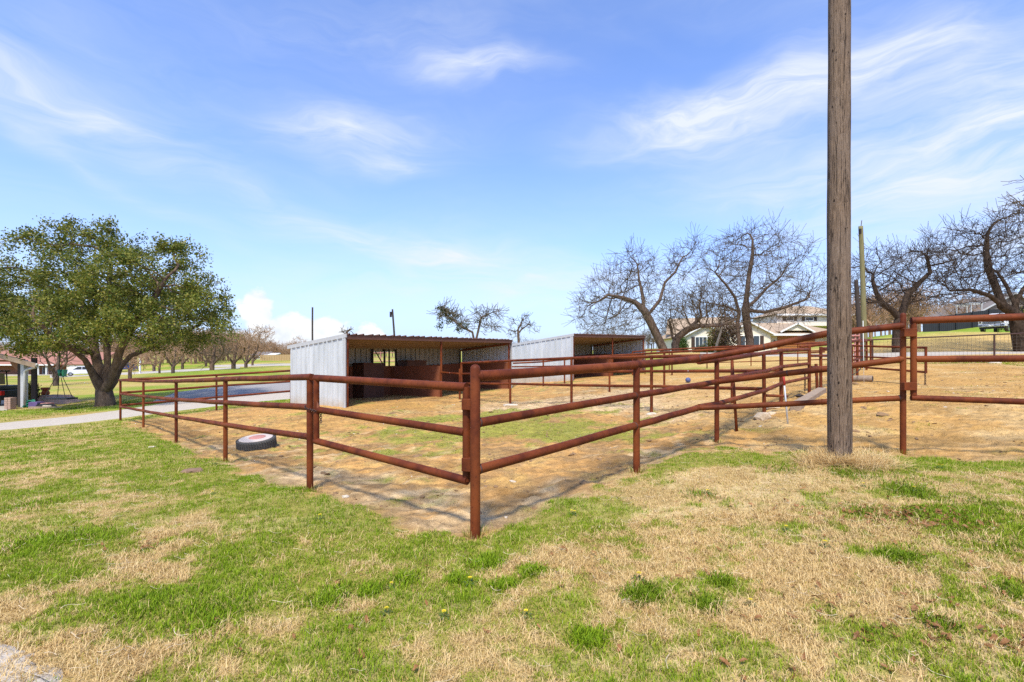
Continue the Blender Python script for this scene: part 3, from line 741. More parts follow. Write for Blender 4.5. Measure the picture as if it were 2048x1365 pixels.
fence('rusty pipe fence climbing away behind the leaning grey stake',
      [post(1528.5, 828, 708, 10.2, .042, px1=1527.5), post(1562.5, 805, 700, 12.0, .05), post(1618.5, 786, 692, 14.2, .052), post(1641.5, 781, 694, 15.0, .053), post(1635, 778, 728, 14.8, .05, px1=1632)],
      [([W(1397, 724, 7.6), W(1434, 720, 8.0), W(1500, 711, 9.4), W(1563, 701.5, 12.0), W(1616, 699.5, 14.1)], .044),
       ([W(1434, 760, 8.0), W(1529, 743.5, 10.2), W(1563, 734, 12.0), W(1617, 728, 14.15)], .045),
       ([W(1398, 814, 7.6), W(1434, 808, 8.0), W(1530, 781.5, 10.2), W(1563, 767, 12.0), W(1616, 756, 14.15)], .043),
       ([W(1532, 791.5, 10.3), W(1574, 793, 10.7)], .03)])

# cross fence between the pens
fence('rusty pipe cross fence running from the near shelter to the right pen fence',
      [post(1020.5, 808, 722, 16.6, .04), post(1143, 807, 717, 14.7, .04), post(1303, 824, 712, 12.7, .042), post(1464, 786, 702, 13.0, .04)],
      [([W(923, 726.5, 19.2), W(1020.5, 722, 16.6), W(1143, 716.5, 14.7), W(1303, 714, 12.7), W(1400, 713, 11.6)], .042),
       ([W(923, 748, 19.2), W(1020.5, 746, 16.6), W(1143, 744, 14.7), W(1303, 743, 12.7), W(1527, 743, 10.3)], .036),
       ([W(923, 767.5, 19.2), W(1020.5, 768, 16.6), W(1143, 771, 14.7), W(1303, 773, 12.7), W(1527, 778.5, 10.3)], .038),
       ([W(923, 726, 19.2), W(923, 768, 19.2)], .045)])
g = fence('short rusty pipe panel joining the middle shelter post to the cross fence', [post(881.5, 793, 745, 20.9, .04), post(919.5, 790, 738, 19.5, .04)],
      [([W(882, 745, 20.9), W(919, 748, 19.5)], .035), ([W(882, 765, 20.9), W(919, 768, 19.5)], .035)])
# link between the two shelters
fence('low rusty pipe fence between the two shelters',
      [post(1086.5, 767, 721, 24.6, .04), post(1129, 767, 718, 24.9, .04)],
      [([W(1026, 727, 24.4), W(1086, 724, 24.6), W(1146, 718, 25.4)], .04), ([W(1024, 734, 24.4), W(1086, 733.3, 24.6), W(1146, 732, 25.4)], .036)])
# second pen
fence('rusty pipe fence in front of the far shelter opening',
      [post(1219, 778, 711, 19.0, .04), post(1328.5, 771, 705, 18.0, .042), post(1344, 753, 702, 25.0, .04)],
      [([W(1148, 715.5, 22), W(1219, 712, 20.0), W(1328, 705.5, 18.0), W(1420, 700, 17.0), W(1560, 693, 15.4)], .04),
       ([W(1150, 745, 21.5), W(1219, 743.7, 20.0), W(1328, 742.5, 18.0), W(1560, 741, 15.6)], .045)])
fence('rusty pipe fence of the second pen beside the far shelter',
      [post(1265, 746, 704, 28.0, .04)],
      [([W(1265, 704, 28), W(1344, 699, 27.0), W(1440, 694, 26), W(1560, 690, 25), W(1650, 686, 24)], .04),
       ([W(1344, 712, 27.0), W(1440, 712, 26), W(1560, 708, 25), W(1650, 704, 24)], .038)])
fence('long thin rusty pipe fence along the street before the pale house',
      [post(1290, 745, 701, 31.5, .04), post(1338.5, 741, 699, 31.2, .035), post(1414, 740, 697, 31.0, .035), post(1502, 737, 693, 30.5, .035), post(1595.5, 735, 688, 30.0, .035), post(1690, 731, 682, 29.6, .035)],
      [([W(1288, 700.5, 31.5), W(1414, 696, 31), W(1502, 692.5, 30.5), W(1595, 687.5, 30), W(1690, 682, 29.6)], .04),
       ([W(1288, 712, 31.5), W(1414, 709, 31), W(1502, 706, 30.5), W(1595, 703, 30), W(1690, 700, 29.6)], .03),
       ([W(1288, 726, 31.5), W(1414, 726, 31), W(1502, 723.5, 30.5), W(1595, 721, 30), W(1690, 718, 29.6)], .03)])
fence('cluster of rusty alley posts and rails just right of the utility pole',
      [post(1703, 752, 690, 17.0, .06), post(1714.5, 747, 682, 19.0, .055), post(1733, 738, 682, 21.0, .05), post(1741, 730, 681, 24.0, .05)],
      [([W(1600, 694, 16.0), W(1703, 684, 17.0), W(1718, 680, 19.5), W(1741, 681, 24)], .05), ([W(1714, 684, 19.0), W(1733, 682, 21)], .05), ([W(1714, 702, 19.0), W(1733, 701, 21)], .045),
       ([W(1703, 722, 17.0), W(1722, 716, 19.5)], .04), ([W(1645, 698, 15.2), W(1703, 694, 17.0)], .045), ([W(1622, 712, 14.4), W(1703, 712, 17.0)], .04), ([W(1622, 735, 14.4), W(1703, 733, 17.0)], .04)])

def plate(root, name, c, sx, sy, sz, rot, mat='rusty_pipe', bev=0.006):
    c = Vector(c); mb = MB().box(-sx / 2, sx / 2, -sy / 2, sy / 2, -sz / 2, sz / 2)
    M = Matrix.Rotation(rot, 4, 'Z'); mb.v = [tuple(M @ Vector(v) + c) for v in mb.v]
    o = mb.build(name, mat, root, loc=root.location)
    md = o.modifiers.new('bevel', 'BEVEL'); md.width = bev; md.segments = 2
    return o
# near gate
g1 = thing('pipe_gate', 'rusty three rail pipe gate chained shut at the near pen corner', 'gate', tuple(on(633, 977, 6.03)))
pipe_part(g1, 'rail', [W(631, 756.5, 6.04), W(933, 775, 4.6)], .043, n=18)
pipe_part(g1, 'rail', [W(637, 820, 6.02), W(930, 865, 4.6)], .040, n=18)
pipe_part(g1, 'rail', [W(631, 882, 6.04), W(935, 962, 4.58)], .041, n=18)
pipe_part(g1, 'stile', [W(633, 756, 6.02), W(633, 884, 6.02)], .035, n=16)
pipe_part(g1, 'stile', [W(933.5, 774, 4.6), W(933.5, 963, 4.6)], .036, n=16)
pipe_part(g1, 'sleeve', [W(933.5, 786, 4.6), W(933.5, 954, 4.6)], .0405, n=16)
ga = math.atan2(W(933, 0, 4.6)[1] - W(633, 0, 6.02)[1], W(933, 0, 4.6)[0] - W(633, 0, 6.02)[0])
for py in (809, 929): plate(g1, 'hinge_strap', W(939, py, 4.55), 0.125, 0.09, 0.105 if py < 900 else 0.125, ga + .2)
mb = MB(); a, b, c = W(634.5, 801, 6.0), W(642, 822, 5.99), W(634, 823, 6.0)
mb.add([a + [0, -.012, 0], b + [0, -.012, 0], c + [0, -.012, 0], a + [0, .012, 0], b + [0, .012, 0], c + [0, .012, 0]], [(0, 1, 2), (5, 4, 3), (0, 3, 4, 1), (1, 4, 5, 2), (2, 5, 3, 0)])
mb.build('gusset', 'rusty_plate', g1, loc=g1.location)
# chain round post and stile
def link_mesh(mb, c, d, up, L=0.034, w=0.011, r=0.0036):
    d = Vector(d).normalized(); up = Vector(up); s = d.cross(up).normalized(); pts = []
    for k in range(10):
        q = 2 * math.pi * k / 10; pts.append(Vector(c) + d * math.cos(q) * L / 2 + s * math.sin(q) * w)
    n = 5; m = 10; vs = []
    for i in range(m):
        tt = (pts[(i + 1) % m] - pts[i - 1]).normalized(); nn = tt.cross(up if abs(tt.dot(up)) < .9 else s).normalized(); bb = tt.cross(nn)
        vs += [pts[i] + (nn * math.cos(2 * math.pi * k / n) + bb * math.sin(2 * math.pi * k / n)) * r for k in range(n)]
    mb.add(vs, [(i * n + k, i * n + (k + 1) % n, ((i + 1) % m) * n + (k + 1) % n, ((i + 1) % m) * n + k) for i in range(m) for k in range(n)])
def chain(label, path, loc, step=0.026, sc=1.0):
    root = thing('chain', label, 'chain', tuple(map(float, loc)))
    P = [Vector(p) for p in path]; cum = [0]
    for i in range(1, len(P)): cum.append(cum[-1] + (P[i] - P[i - 1]).length)
    s = 0; k = 0
    while s < cum[-1]:
        i = max(j for j in range(len(cum)) if cum[j] <= s); i = min(i, len(P) - 2)
        t = (s - cum[i]) / max(cum[i + 1] - cum[i], 1e-6); c = P[i].lerp(P[i + 1], t); d = (P[i + 1] - P[i]).normalized()
        u0 = Vector((0, 0, 1)) if abs(d.z) < .8 else Vector((1, 0, 0)); u0 = (u0 - d * u0.dot(d)).normalized()
        up = u0 if k % 2 == 0 else d.cross(u0)
        mb = MB(); link_mesh(mb, c, d, up, .036 * sc, .0115 * sc, .0042 * sc); mb.build('link', 'old_steel', root, True, root.location)
        s += step * sc; k += 1
    return root
pc = W(620, 815, 6.1); gc = W(633, 822, 6.02); ring = []
for q in np.linspace(-2.6, 0.3, 14): ring.append((pc[0] + .055 * math.sin(q), pc[1] - .055 * math.cos(q), pc[2] + 0.012 - .03 * math.sin(q * .9 + 1.2)))
ring += [(gc[0] - .01, gc[1] - .045, gc[2] + .005), (gc[0] + .035, gc[1] - .035, gc[2] + .0), (gc[0] + .055, gc[1], gc[2] - .02), (gc[0] + .05, gc[1] + .01, gc[2] - .08), (gc[0] + .052, gc[1] + .01, gc[2] - .15)]
chain('small rusty chain looped round the near gate and its latch post', ring, pc)

# right gate
g2 = thing('pipe_gate', 'wide rusty pipe gate hung on the tall post at the right edge', 'gate', tuple(on(1826, 905, 6.72)))
ex = 2420
pipe_part(g2, 'rail', [W(1822, 642, 6.73), W(2048, 634, 6.35), W(ex, 620, 5.8)], .048, n=18)
pipe_part(g2, 'rail', [W(1830, 718.7, 6.72), W(2048, 717.5, 6.35), W(ex, 715, 5.8)], .046, n=18)
pipe_part(g2, 'rail', [W(1822, 796, 6.73), W(2048, 804, 6.35), W(ex, 818, 5.8)], .041, n=18)
pipe_part(g2, 'stile', [W(1827, 640, 6.72), W(1827, 799, 6.72)], .033, n=16)
pipe_part(g2, 'sleeve', [W(1827, 650, 6.72), W(1827, 790, 6.72)], .038, n=16)
for py in (666, 773): plate(g2, 'hinge_strap', W(1817.5, py, 6.71), 0.165, 0.085, .112, -.1)
pipe_part(g2, 'stile', [W(ex, 618, 5.8), W(ex, 820, 5.8)], .036, n=16)
fence('rusty latch post of the wide right gate beyond the frame edge', [post(ex + 22, 930, 600, 5.78, .05, True)], [], name='gate_post', cat='post', n=16)
# open panel gate in the far pen
g3 = thing('pipe_gate', 'thin rusty panel gate standing open in the right pen with chain hanging', 'gate', tuple(on(1852, 747, 15.0)))
YA, YB = 18.0, 15.0
pipe_part(g3, 'rail', [W(1700, 692, YA), W(1853, 696, YB)], .036); pipe_part(g3, 'rail', [W(1700, 713, YA), W(1852, 719, YB)], .03); pipe_part(g3, 'rail', [W(1700, 733, YA), W(1853, 745, YB)], .034)
pipe_part(g3, 'stile', [W(1851.5, 694, YB), W(1851.5, 747, YB)], .036); pipe_part(g3, 'stile', [W(1701, 690, YA), W(1701, 736, YA)], .036)
# wire fence along the street
wf = thing('wire_fence', 'wire mesh fence with thin steel top rail along the street', 'fence', tuple(on(1988, 727, 24.6)))
pipe_part(wf, 'rail', [W(1741, 680, 25.5), W(1988, 669.5, 24.6), W(2300, 657, 23.8)], .035, 'old_steel')
for px, y0, y1, Y in ((1988.5, 728, 669, 24.6), (1745, 730, 680, 25.5), (2240, 728, 659, 24.0)):
    b = W(px, y0, Y); b[2] = hz(b[0], b[1]) - .1; pipe_part(wf, 'post', [b, W(px, y1, Y)], .04, 'old_steel')
mb = MB()
A, B = W(1745, 680, 25.5), W(2240, 659, 24.0)
for i in range(61):
    t = i / 60; p = A * (1 - t) + B * t; p[1] += .03; q = p.copy(); q[2] = hz(p[0], p[1]); mb.tube([p, q], .0045, 3, False)
for k in range(1, 9):
    t = k / 9; L = []
    for i in range(21):
        u = i / 20; p = A * (1 - u) + B * u; p[1] += .03; zb = hz(p[0], p[1]); L.append((p[0], p[1], p[2] * (1 - t) + zb * t))
    mb.tube(L, .0045, 3, False)
mb.build('wire_mesh', 'wire', wf, loc=wf.location)
footing = MB().lathe(on(1990, 728, 24.55), [(.28, -.1), (.27, .03), (.12, .06), (.02, .065)], 12); o = footing.build('footing', 'pale_stone', wf, True, wf.location)

# ------------------------------------------------------------------ utility poles
def pole(label, mat, base, top, r0, r1, name='utility_pole', n=28, seed=0, cap=None):
    base = Vector(base); top = Vector(top); root = thing(name, label, 'pole', base)
    rnd = random.Random(seed); mb = MB(); m = 46; vs = []; fs = []
    ph = [rnd.uniform(0, 6.28) for _ in range(6)]
    for i in range(m + 1):
        t = i / m; c = base.lerp(top, t); c.z -= .35 * (1 - t)
        r = r0 + (r1 - r0) * t
        c.x += .006 * math.sin(t * 9 + ph[0]); c.y += .006 * math.sin(t * 7 + ph[1])
        for k in range(n):
            q = 2 * math.pi * k / n
            rr = r * (1 + .018 * math.sin(3 * q + ph[2] + t * 1.2) + .010 * math.sin(7 * q + ph[3] - t * 2) + .012 * math.sin(t * 40 + ph[4] + 2 * q))
            vs.append((c.x + rr * math.cos(q), c.y + rr * math.sin(q), c.z))
    fs = [(i * n + k, i * n + (k + 1) % n, (i + 1) * n + (k + 1) % n, (i + 1) * n + k) for i in range(m) for k in range(n)] + [tuple(m * n + k for k in range(n))]
    mesh_obj('shaft', vs, fs, mat, root, True, root.location)
    return root
b = on(1678, 918, 6.2); pole('tall weathered wooden utility pole rising out of frame at the right', 'pole_wood', b, W(1678, -260, 6.2), .137, .118, seed=3)
b = on(1731, 690, 29.0); p2 = pole('thin mossy green utility pole beyond the pens', 'green_pole', b, W(1721.5, 453, 29.0), .15, .12, seed=4, n=12)
tp = Vector(W(1721.5, 453, 29.0)); mb = MB().tube([tp + Vector((.0, 0, -.1)), tp + Vector((.06, 0, .35))], .02, 6); mb.build('bolt', 'old_steel', p2, loc=p2.location)
mb = MB().box(tp.x - .2, tp.x - .1, tp.y - .2, tp.y - .1, tp.z - .5, tp.z - .2); mb.build('bracket', 'dark_steel', p2, loc=p2.location)
pole('dark leaning post beside the mossy green pole', 'dark_pole', on(1724, 690, 27.5), W(1712, 560, 27.5), .13, .10, seed=5, n=10, name='leaning_post')
pole('straight dark pole standing behind the near shelter roof', 'dark_pole', on(625, 735, 55), W(625, 615, 55), .11, .09, seed=6, n=10)
p4 = pole('tilted dark pole leaning behind the near shelter roof', 'dark_pole', on(794, 735, 55), W(785, 619, 55), .13, .10, seed=7, n=10)
tp = Vector(W(785.5, 626, 55)); MB().box(tp.x - .3, tp.x - .1, tp.y - .2, tp.y, tp.z - .5, tp.z + .1).build('insulator', 'dark_steel', p4, loc=p4.location)

# ------------------------------------------------------------------ loafing sheds
def ribs(L, pitch=0.30, hgt=0.050, x_off=0.0):
    """profile of ribbed sheet: list of (along, out)"""
    P = [0.0]; out = [0.0]; x = x_off + .05
    while x < L - .06:
        for d, h in ((0, 0), (.02, hgt), (.05, hgt), (.07, 0), (.15, 0), (.155, .006), (.175, .006), (.18, 0)):
            if 0 < x + d < L: P.append(x + d); out.append(h)
        x += pitch
    P.append(L); out.append(0.0); return P, out
def sheet(root, name, mat, O, U, L, N, zb, zt, off=0.0, smooth=False, thick=.004, xo=0.0, flip=False):
    """upright ribbed sheet from O along U (unit) length L, outward normal N; zb(s), zt(s) give bottom and top"""
    P, out = ribs(L, x_off=xo); O = Vector(O); U = Vector(U); N = Vector(N); vs = []; fs = []
    for s, h in zip(P, out):
        q = O + U * s + N * (h + off)
        vs += [(q.x, q.y, zb(s)), (q.x, q.y, zt(s))]
    fs = [(2 * i, 2 * i + 2, 2 * i + 3, 2 * i + 1) for i in range(len(P) - 1)]
    o = mesh_obj(name, vs, fs, mat, root, smooth, root.location)
    md = o.modifiers.new('thickness', 'SOLIDIFY'); md.thickness = thick; md.offset = 0
    return o

def shed(label, FL, FR, depth, ztl, ztr, drop, mids, detail=True):
    FL = Vector((FL[0], FL[1], 0)); FR = Vector((FR[0], FR[1], 0)); U = (FR - FL).normalized(); V = Vector((-U.y, U.x, 0)); L = (FR - FL).length
    root = thing('horse_shelter', label, 'shed', (FL.x, FL.y, hz(FL.x, FL.y)))
    def gz(s, d): q = FL + U * s + V * d; return hz(q.x, q.y)
    def zt(s, d): return ztl + (ztr - ztl) * s / L - drop * d / depth
    def P(s, d, z): q = FL + U * s + V * d; return Vector((q.x, q.y, z))
    lo = root.location
    # side walls, as sheets about 1.1 m wide
    for s0, N, nm in ((0.0, -U, 'side_wall'), (L, U, 'side_wall')):
        k = max(1, round(depth / 1.1)); w = depth / k
        for i in range(k):
            d0 = i * w
            sheet(root, 'wall_sheet', 'galvanised', P(s0, d0, 0), V, w + (.01 if i < k - 1 else 0), N, lambda q, d0=d0: gz(s0, d0 + q) - .06, lambda q, d0=d0: zt(s0, d0 + q) - .06, .052 + .002 * (i % 2))
    # back wall sheets; opening left for the window
    wins = mids.get('window', [])
    cuts = [0.0] + [q for a_ in wins for q in a_[:2]] + [L]
    for c0, c1 in zip(cuts[:-1], cuts[1:]):
        k = max(1, round((c1 - c0) / 1.0)); w = (c1 - c0) / k; hit = [q for q in wins if abs(q[0] - c0) < 1e-6]
        for i in range(k):
            s0 = c0 + i * w; f = lambda q, s0=s0: gz(s0 + q, depth) - .06; tp = lambda q, s0=s0: zt(s0 + q, depth) - .05
            if hit:
                z0, z1 = hit[0][2:]
                sheet(root, 'wall_sheet', 'dusty_shaded_galvanised', P(s0, depth, 0), U, w, V, f, lambda q, s0=s0: gz(s0 + q, depth) + z0, .052)
                sheet(root, 'wall_sheet', 'dusty_shaded_galvanised', P(s0, depth, 0), U, w, V, lambda q, s0=s0: gz(s0 + q, depth) + z1, tp, .052)
            else: sheet(root, 'wall_sheet', 'dusty_shaded_galvanised', P(s0, depth, 0), U, w, V, f, tp, .052 + .002 * (i % 2))
    # roof: ribs run front to back; sheets 1 m wide
    k = round((L + .1) / 1.0); w = (L + .1) / k
    for i in range(k):
        s0 = -.05 + i * w; Pp, out = ribs(w, x_off=.02); vs = []
        for q, h in zip(Pp, out):
            for d in (-.10, depth + .18):
                p = P(s0 + q, d, zt(s0 + q, d) + h + .0015 * (i % 2)); vs.append(p)
        o = mesh_obj('roof_sheet', vs, [(2 * j, 2 * j + 2, 2 * j + 3, 2 * j + 1) for j in range(len(Pp) - 1)], 'rusty_roof', root, False, lo)
        md = o.modifiers.new('thickness', 'SOLIDIFY'); md.thickness = .005; md.offset = 0
    def beam(name, s0, d0, z0, s1, d1, z1, w_, h_, mat):
        a = P(s0, d0, 0); b_ = P(s1, d1, 0); D = (b_ - a).normalized(); S = Vector((-D.y, D.x, 0)) * w_ / 2
        lo4 = [a - S, b_ - S, b_ + S, a + S]; zz = [z0, z1, z1, z0]
        mb = MB().hexa([(p.x, p.y, q) for p, q in zip(lo4, zz)], [(p.x, p.y, q + h_) for p, q in zip(lo4, zz)])
        return mb.build(name, mat, root, loc=lo)
    # fascia, purlins, rafters
    beam('fascia', -.03, -.06, zt(0, -.06) - .155, L + .03, -.06, zt(L, -.06) - .155, .03, .145, 'rusty_roof')
    for d in (.35, .95, 1.6, 2.25, 2.9, 3.6):
        if d < depth - .1: beam('purlin', .03, d, zt(0, d) - .115, L - .03, d, zt(L, d) - .115, .05, .10, 'purlin_metal')
    for s in (mids['posts'][0], mids['posts'][-1]):
        beam('rafter', s, .03, zt(s, .03) - .23, s, depth - .04, zt(s, depth) - .22, .05, .10, 'rusty_plate')
    # rake trim and corner trim on the sides
    for s0, sg in ((0.0, -1), (L, 1)):
        ss = s0 + sg * .075
        beam('rake_trim', ss, -.09, zt(s0, -.09) - .10, ss, depth + .15, zt(s0, depth + .15) - .10, .05, .135, 'trim_metal')
        beam('corner_trim', s0 + sg * .0675, -.045, gz(s0, 0) - .05, s0 + sg * .0675, .045, gz(s0, 0) - .05, .045, zt(s0, 0) - gz(s0, 0) - .05, 'trim_metal')
    # steel posts
    for s in mids['posts']:
        for d, nm in ((.0, 'post'), (depth - .06, 'post')):
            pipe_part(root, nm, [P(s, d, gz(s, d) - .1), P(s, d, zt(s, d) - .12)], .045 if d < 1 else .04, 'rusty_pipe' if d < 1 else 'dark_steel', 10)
    # kick plates: back, sides, dividers
    kh = 1.36
    def kick(name, s0, d0, s1, d1, h0, h1):
        a = P(s0, d0, 0); b_ = P(s1, d1, 0); D = (b_ - a).normalized(); S = Vector((-D.y, D.x, 0)) * .012
        zz = [gz(s0, d0), gz(s1, d1)]
        lo4 = [(a - S), (b_ - S), (b_ + S), (a + S)]; zl = [zz[0] - .05, zz[1] - .05, zz[1] - .05, zz[0] - .05]; zh = [zz[0] + h0, zz[1] + h1, zz[1] + h1, zz[0] + h0]
        MB().hexa([(p.x, p.y, q) for p, q in zip(lo4, zl)], [(p.x, p.y, q) for p, q in zip(lo4, zh)]).build(name, 'rusty_plate', root, loc=lo)
    n = max(2, round(L / 2.4)); w = L / n
    for i in range(n): kick('kick_plate', i * w + .06, depth - .09, (i + 1) * w - .005, depth - .09, kh, kh)
    for s in mids['kick_sides']: kick('kick_plate', s, .08, s, depth - .12, kh + .02, kh)
    for s in mids['div']: kick('divider_plate', s, .05, s, depth - .12, kh - .02, kh + .0)
    # window frame
    for a, b_, z0, z1 in wins:
        for s in (a, (a + b_) / 2, b_): beam('window_post', s - .04, depth - .02, gz(s, depth) + z0 - .3, s + .04, depth - .02, gz(s, depth) + z0 - .3, .06, z1 - z0 + .40, 'dark_steel')
        beam('window_rail', a, depth - .025, gz(a, depth) + z0 - .06, b_, depth - .025, gz(b_, depth) + z0 - .06, .05, .06, 'rusty_plate')
        mid = (a + b_) / 2
        pipe_part(root, 'brace', [P(a + (mid - a) * .25, depth + .0, gz(a, depth) + z1), P(mid, depth + .0, gz(mid, depth) + z0)], .025, 'dark_steel', 8)
    # feed troughs of black plate
    for (s0, s1, d0, d1, z0, z1) in mids.get('bunk', []):
        c = [P(s0, d0, 0), P(s1, d0, 0), P(s1, d1, 0), P(s0, d1, 0)]; g0 = gz(s0, d0)
        MB().hexa([(p.x, p.y, g0 + z0) for p in c], [(p.x, p.y, g0 + z1) for p in c]).build('feed_bin', 'bin_plate', root, loc=lo)
        e = .03; c2 = [P(s0 - e, d0 - e, 0), P(s1 + e, d0 - e, 0), P(s1 + e, d1, 0), P(s0 - e, d1, 0)]
        MB().hexa([(p.x, p.y, g0 + z1 + .001) for p in c2], [(p.x, p.y, g0 + z1 + .05) for p in c2]).build('bin_rim', 'bin_plate', root, loc=lo)
    return root, P, gz
FL1 = W(693, 813, 16.9); FR1 = W(1021, 778, 25.3)
s1, P1, gz1 = shed('near corrugated metal horse shelter with rusty roof and silver side wall', FL1, FR1, 3.35, W(693, 670.5, 16.9)[2], W(1021, 681, 25.3)[2], .32,
     dict(posts=[.04, 4.85, 10.0], kick_sides=[.08, 10.05], div=[4.9], window=[(3.9, 5.3, 1.36, 2.04)], bunk=[(2.75, 3.85, 2.5, 3.2, .0, 1.46), (5.35, 6.6, 2.6, 3.2, .3, 1.58)]))
FL2 = W(1146, 761, 26.3); FR2 = W(1289, 744, 34.6)
s2, P2, gz2 = shed('far corrugated metal horse shelter with white side wall beside the bare oak', FL2, FR2, 4.1, W(1146, 669.5, 26.3)[2], W(1289, 673, 34.6)[2], .45,
     dict(posts=[.04, 5.0, 10.1], kick_sides=[.08, 10.1], div=[5.05]))

# ------------------------------------------------------------------ trees
def colonize(trunks, attr, step, di, dk, iters=120, jit=0.25, rng=None, grav=0.0):
    """space colonisation; trunks: list of polylines (first points may coincide). Returns nodes, parents"""
    N = []; Pn = []
    for tr in trunks:
        par = -1; tr = [np.array(q, float) for q in tr]
        if N:
            d = [np.linalg.norm(q - tr[0]) for q in N]; k = int(np.argmin(d)); par = k if d[k] < step * 2.5 else -1
        for a, b in zip(tr[:-1], tr[1:]):
            m = max(1, int(np.linalg.norm(b - a) / step))
            for i in range(m):
                if i == 0 and par >= 0 and np.linalg.norm(N[par] - a) < step * .5: continue
                N.append(a + (b - a) * i / m); Pn.append(par); par = len(N) - 1
        N.append(tr[-1]); Pn.append(par)
    N = list(N); A = np.array(attr, float)
    near = np.full(len(A), -1); nd = np.full(len(A), 1e9)
    def upd(i0):
        nonlocal near, nd
        M = np.array(N[i0:]);
        if not len(M) or not len(A): return
        D = np.sqrt(((A[:, None] - M[None]) ** 2).sum(-1)); k = D.argmin(1); dm = D[np.arange(len(A)), k]
        c = dm < nd; nd[c] = dm[c]; near[c] = k[c] + i0
    upd(0)
    grown = {}
    for it in range(iters):
        if not len(A): break
        act = nd < di
        if not act.any():
            di *= 1.3
            if di > 60: break
            continue
        idx = near[act]; dirs = A[act] - np.array(N)[idx]; dirs /= np.linalg.norm(dirs, axis=1)[:, None] + 1e-9
        S = {}
        for i, d in zip(idx, dirs): S[i] = S.get(i, 0) + d
        i0 = len(N)
        for i, d in S.items():
            l = np.linalg.norm(d)
            if l < 1e-3: continue
            d = d / l + rng.normal(0, jit, 3); d[2] += grav; d /= np.linalg.norm(d)
            if grown.get(i, 0) >= 3: continue
            p = N[i] + d * step
            grown[i] = grown.get(i, 0) + 1
            N.append(p); Pn.append(int(i))
        if len(N) == i0: break
        upd(i0)
        keep = nd > dk; A = A[keep]; near = near[keep]; nd = nd[keep]
    return N, Pn

def add_twigs(N, P, rng, n_per, seg, nseg, up=0.15, spread=0.6, sel=None, out_from=None):
    kids = np.zeros(len(N), int)
    for p in P:
        if p >= 0: kids[p] += 1
    M = len(N)
    size = np.ones(M)
    for i in range(M - 1, -1, -1):
        if P[i] >= 0: size[P[i]] += size[i]
    for i in range(M):
        if size[i] > (sel or 25) or P[i] < 0: continue
        d0 = N[i] - N[P[i]]; d0 = d0 / (np.linalg.norm(d0) + 1e-9)
        for _ in range(rng.poisson(n_per)):
            d = d0 + rng.normal(0, spread, 3); d[2] += up; d /= np.linalg.norm(d); par = i; p = N[i]
            L = seg * rng.uniform(.5, 1.3)
            for k in range(nseg):
                d = d + rng.normal(0, .18, 3); d[2] += .04; d /= np.linalg.norm(d); p = p + d * L; N.append(p); P.append(par); par = len(N) - 1
    return N, P

def radii(N, P, tip, expo=2.25, base=None, pw=1.42, fork=0.0):
    n = len(N); a = np.zeros(n); R_ = np.zeros(n)
    for i in range(n - 1, -1, -1):
        if a[i] == 0: a[i] = tip ** expo
        if P[i] >= 0: a[P[i]] += a[i]
    R_ = a ** (1 / expo)
    if base:
        R_ = np.maximum(base * (R_ / R_.max()) ** pw, tip); best = {}
        for i in range(n):
            if P[i] >= 0 and R_[i] > R_[best.get(P[i], i)] * .999: best[P[i]] = i
        for i in range(n):
            if P[i] >= 0 and best.get(P[i]) == i and R_[P[i]] > .05: R_[i] = max(R_[i], .80 * R_[P[i]])
            elif P[i] >= 0 and fork and R_[P[i]] > .2: R_[i] = max(R_[i], fork * R_[P[i]])
    return R_

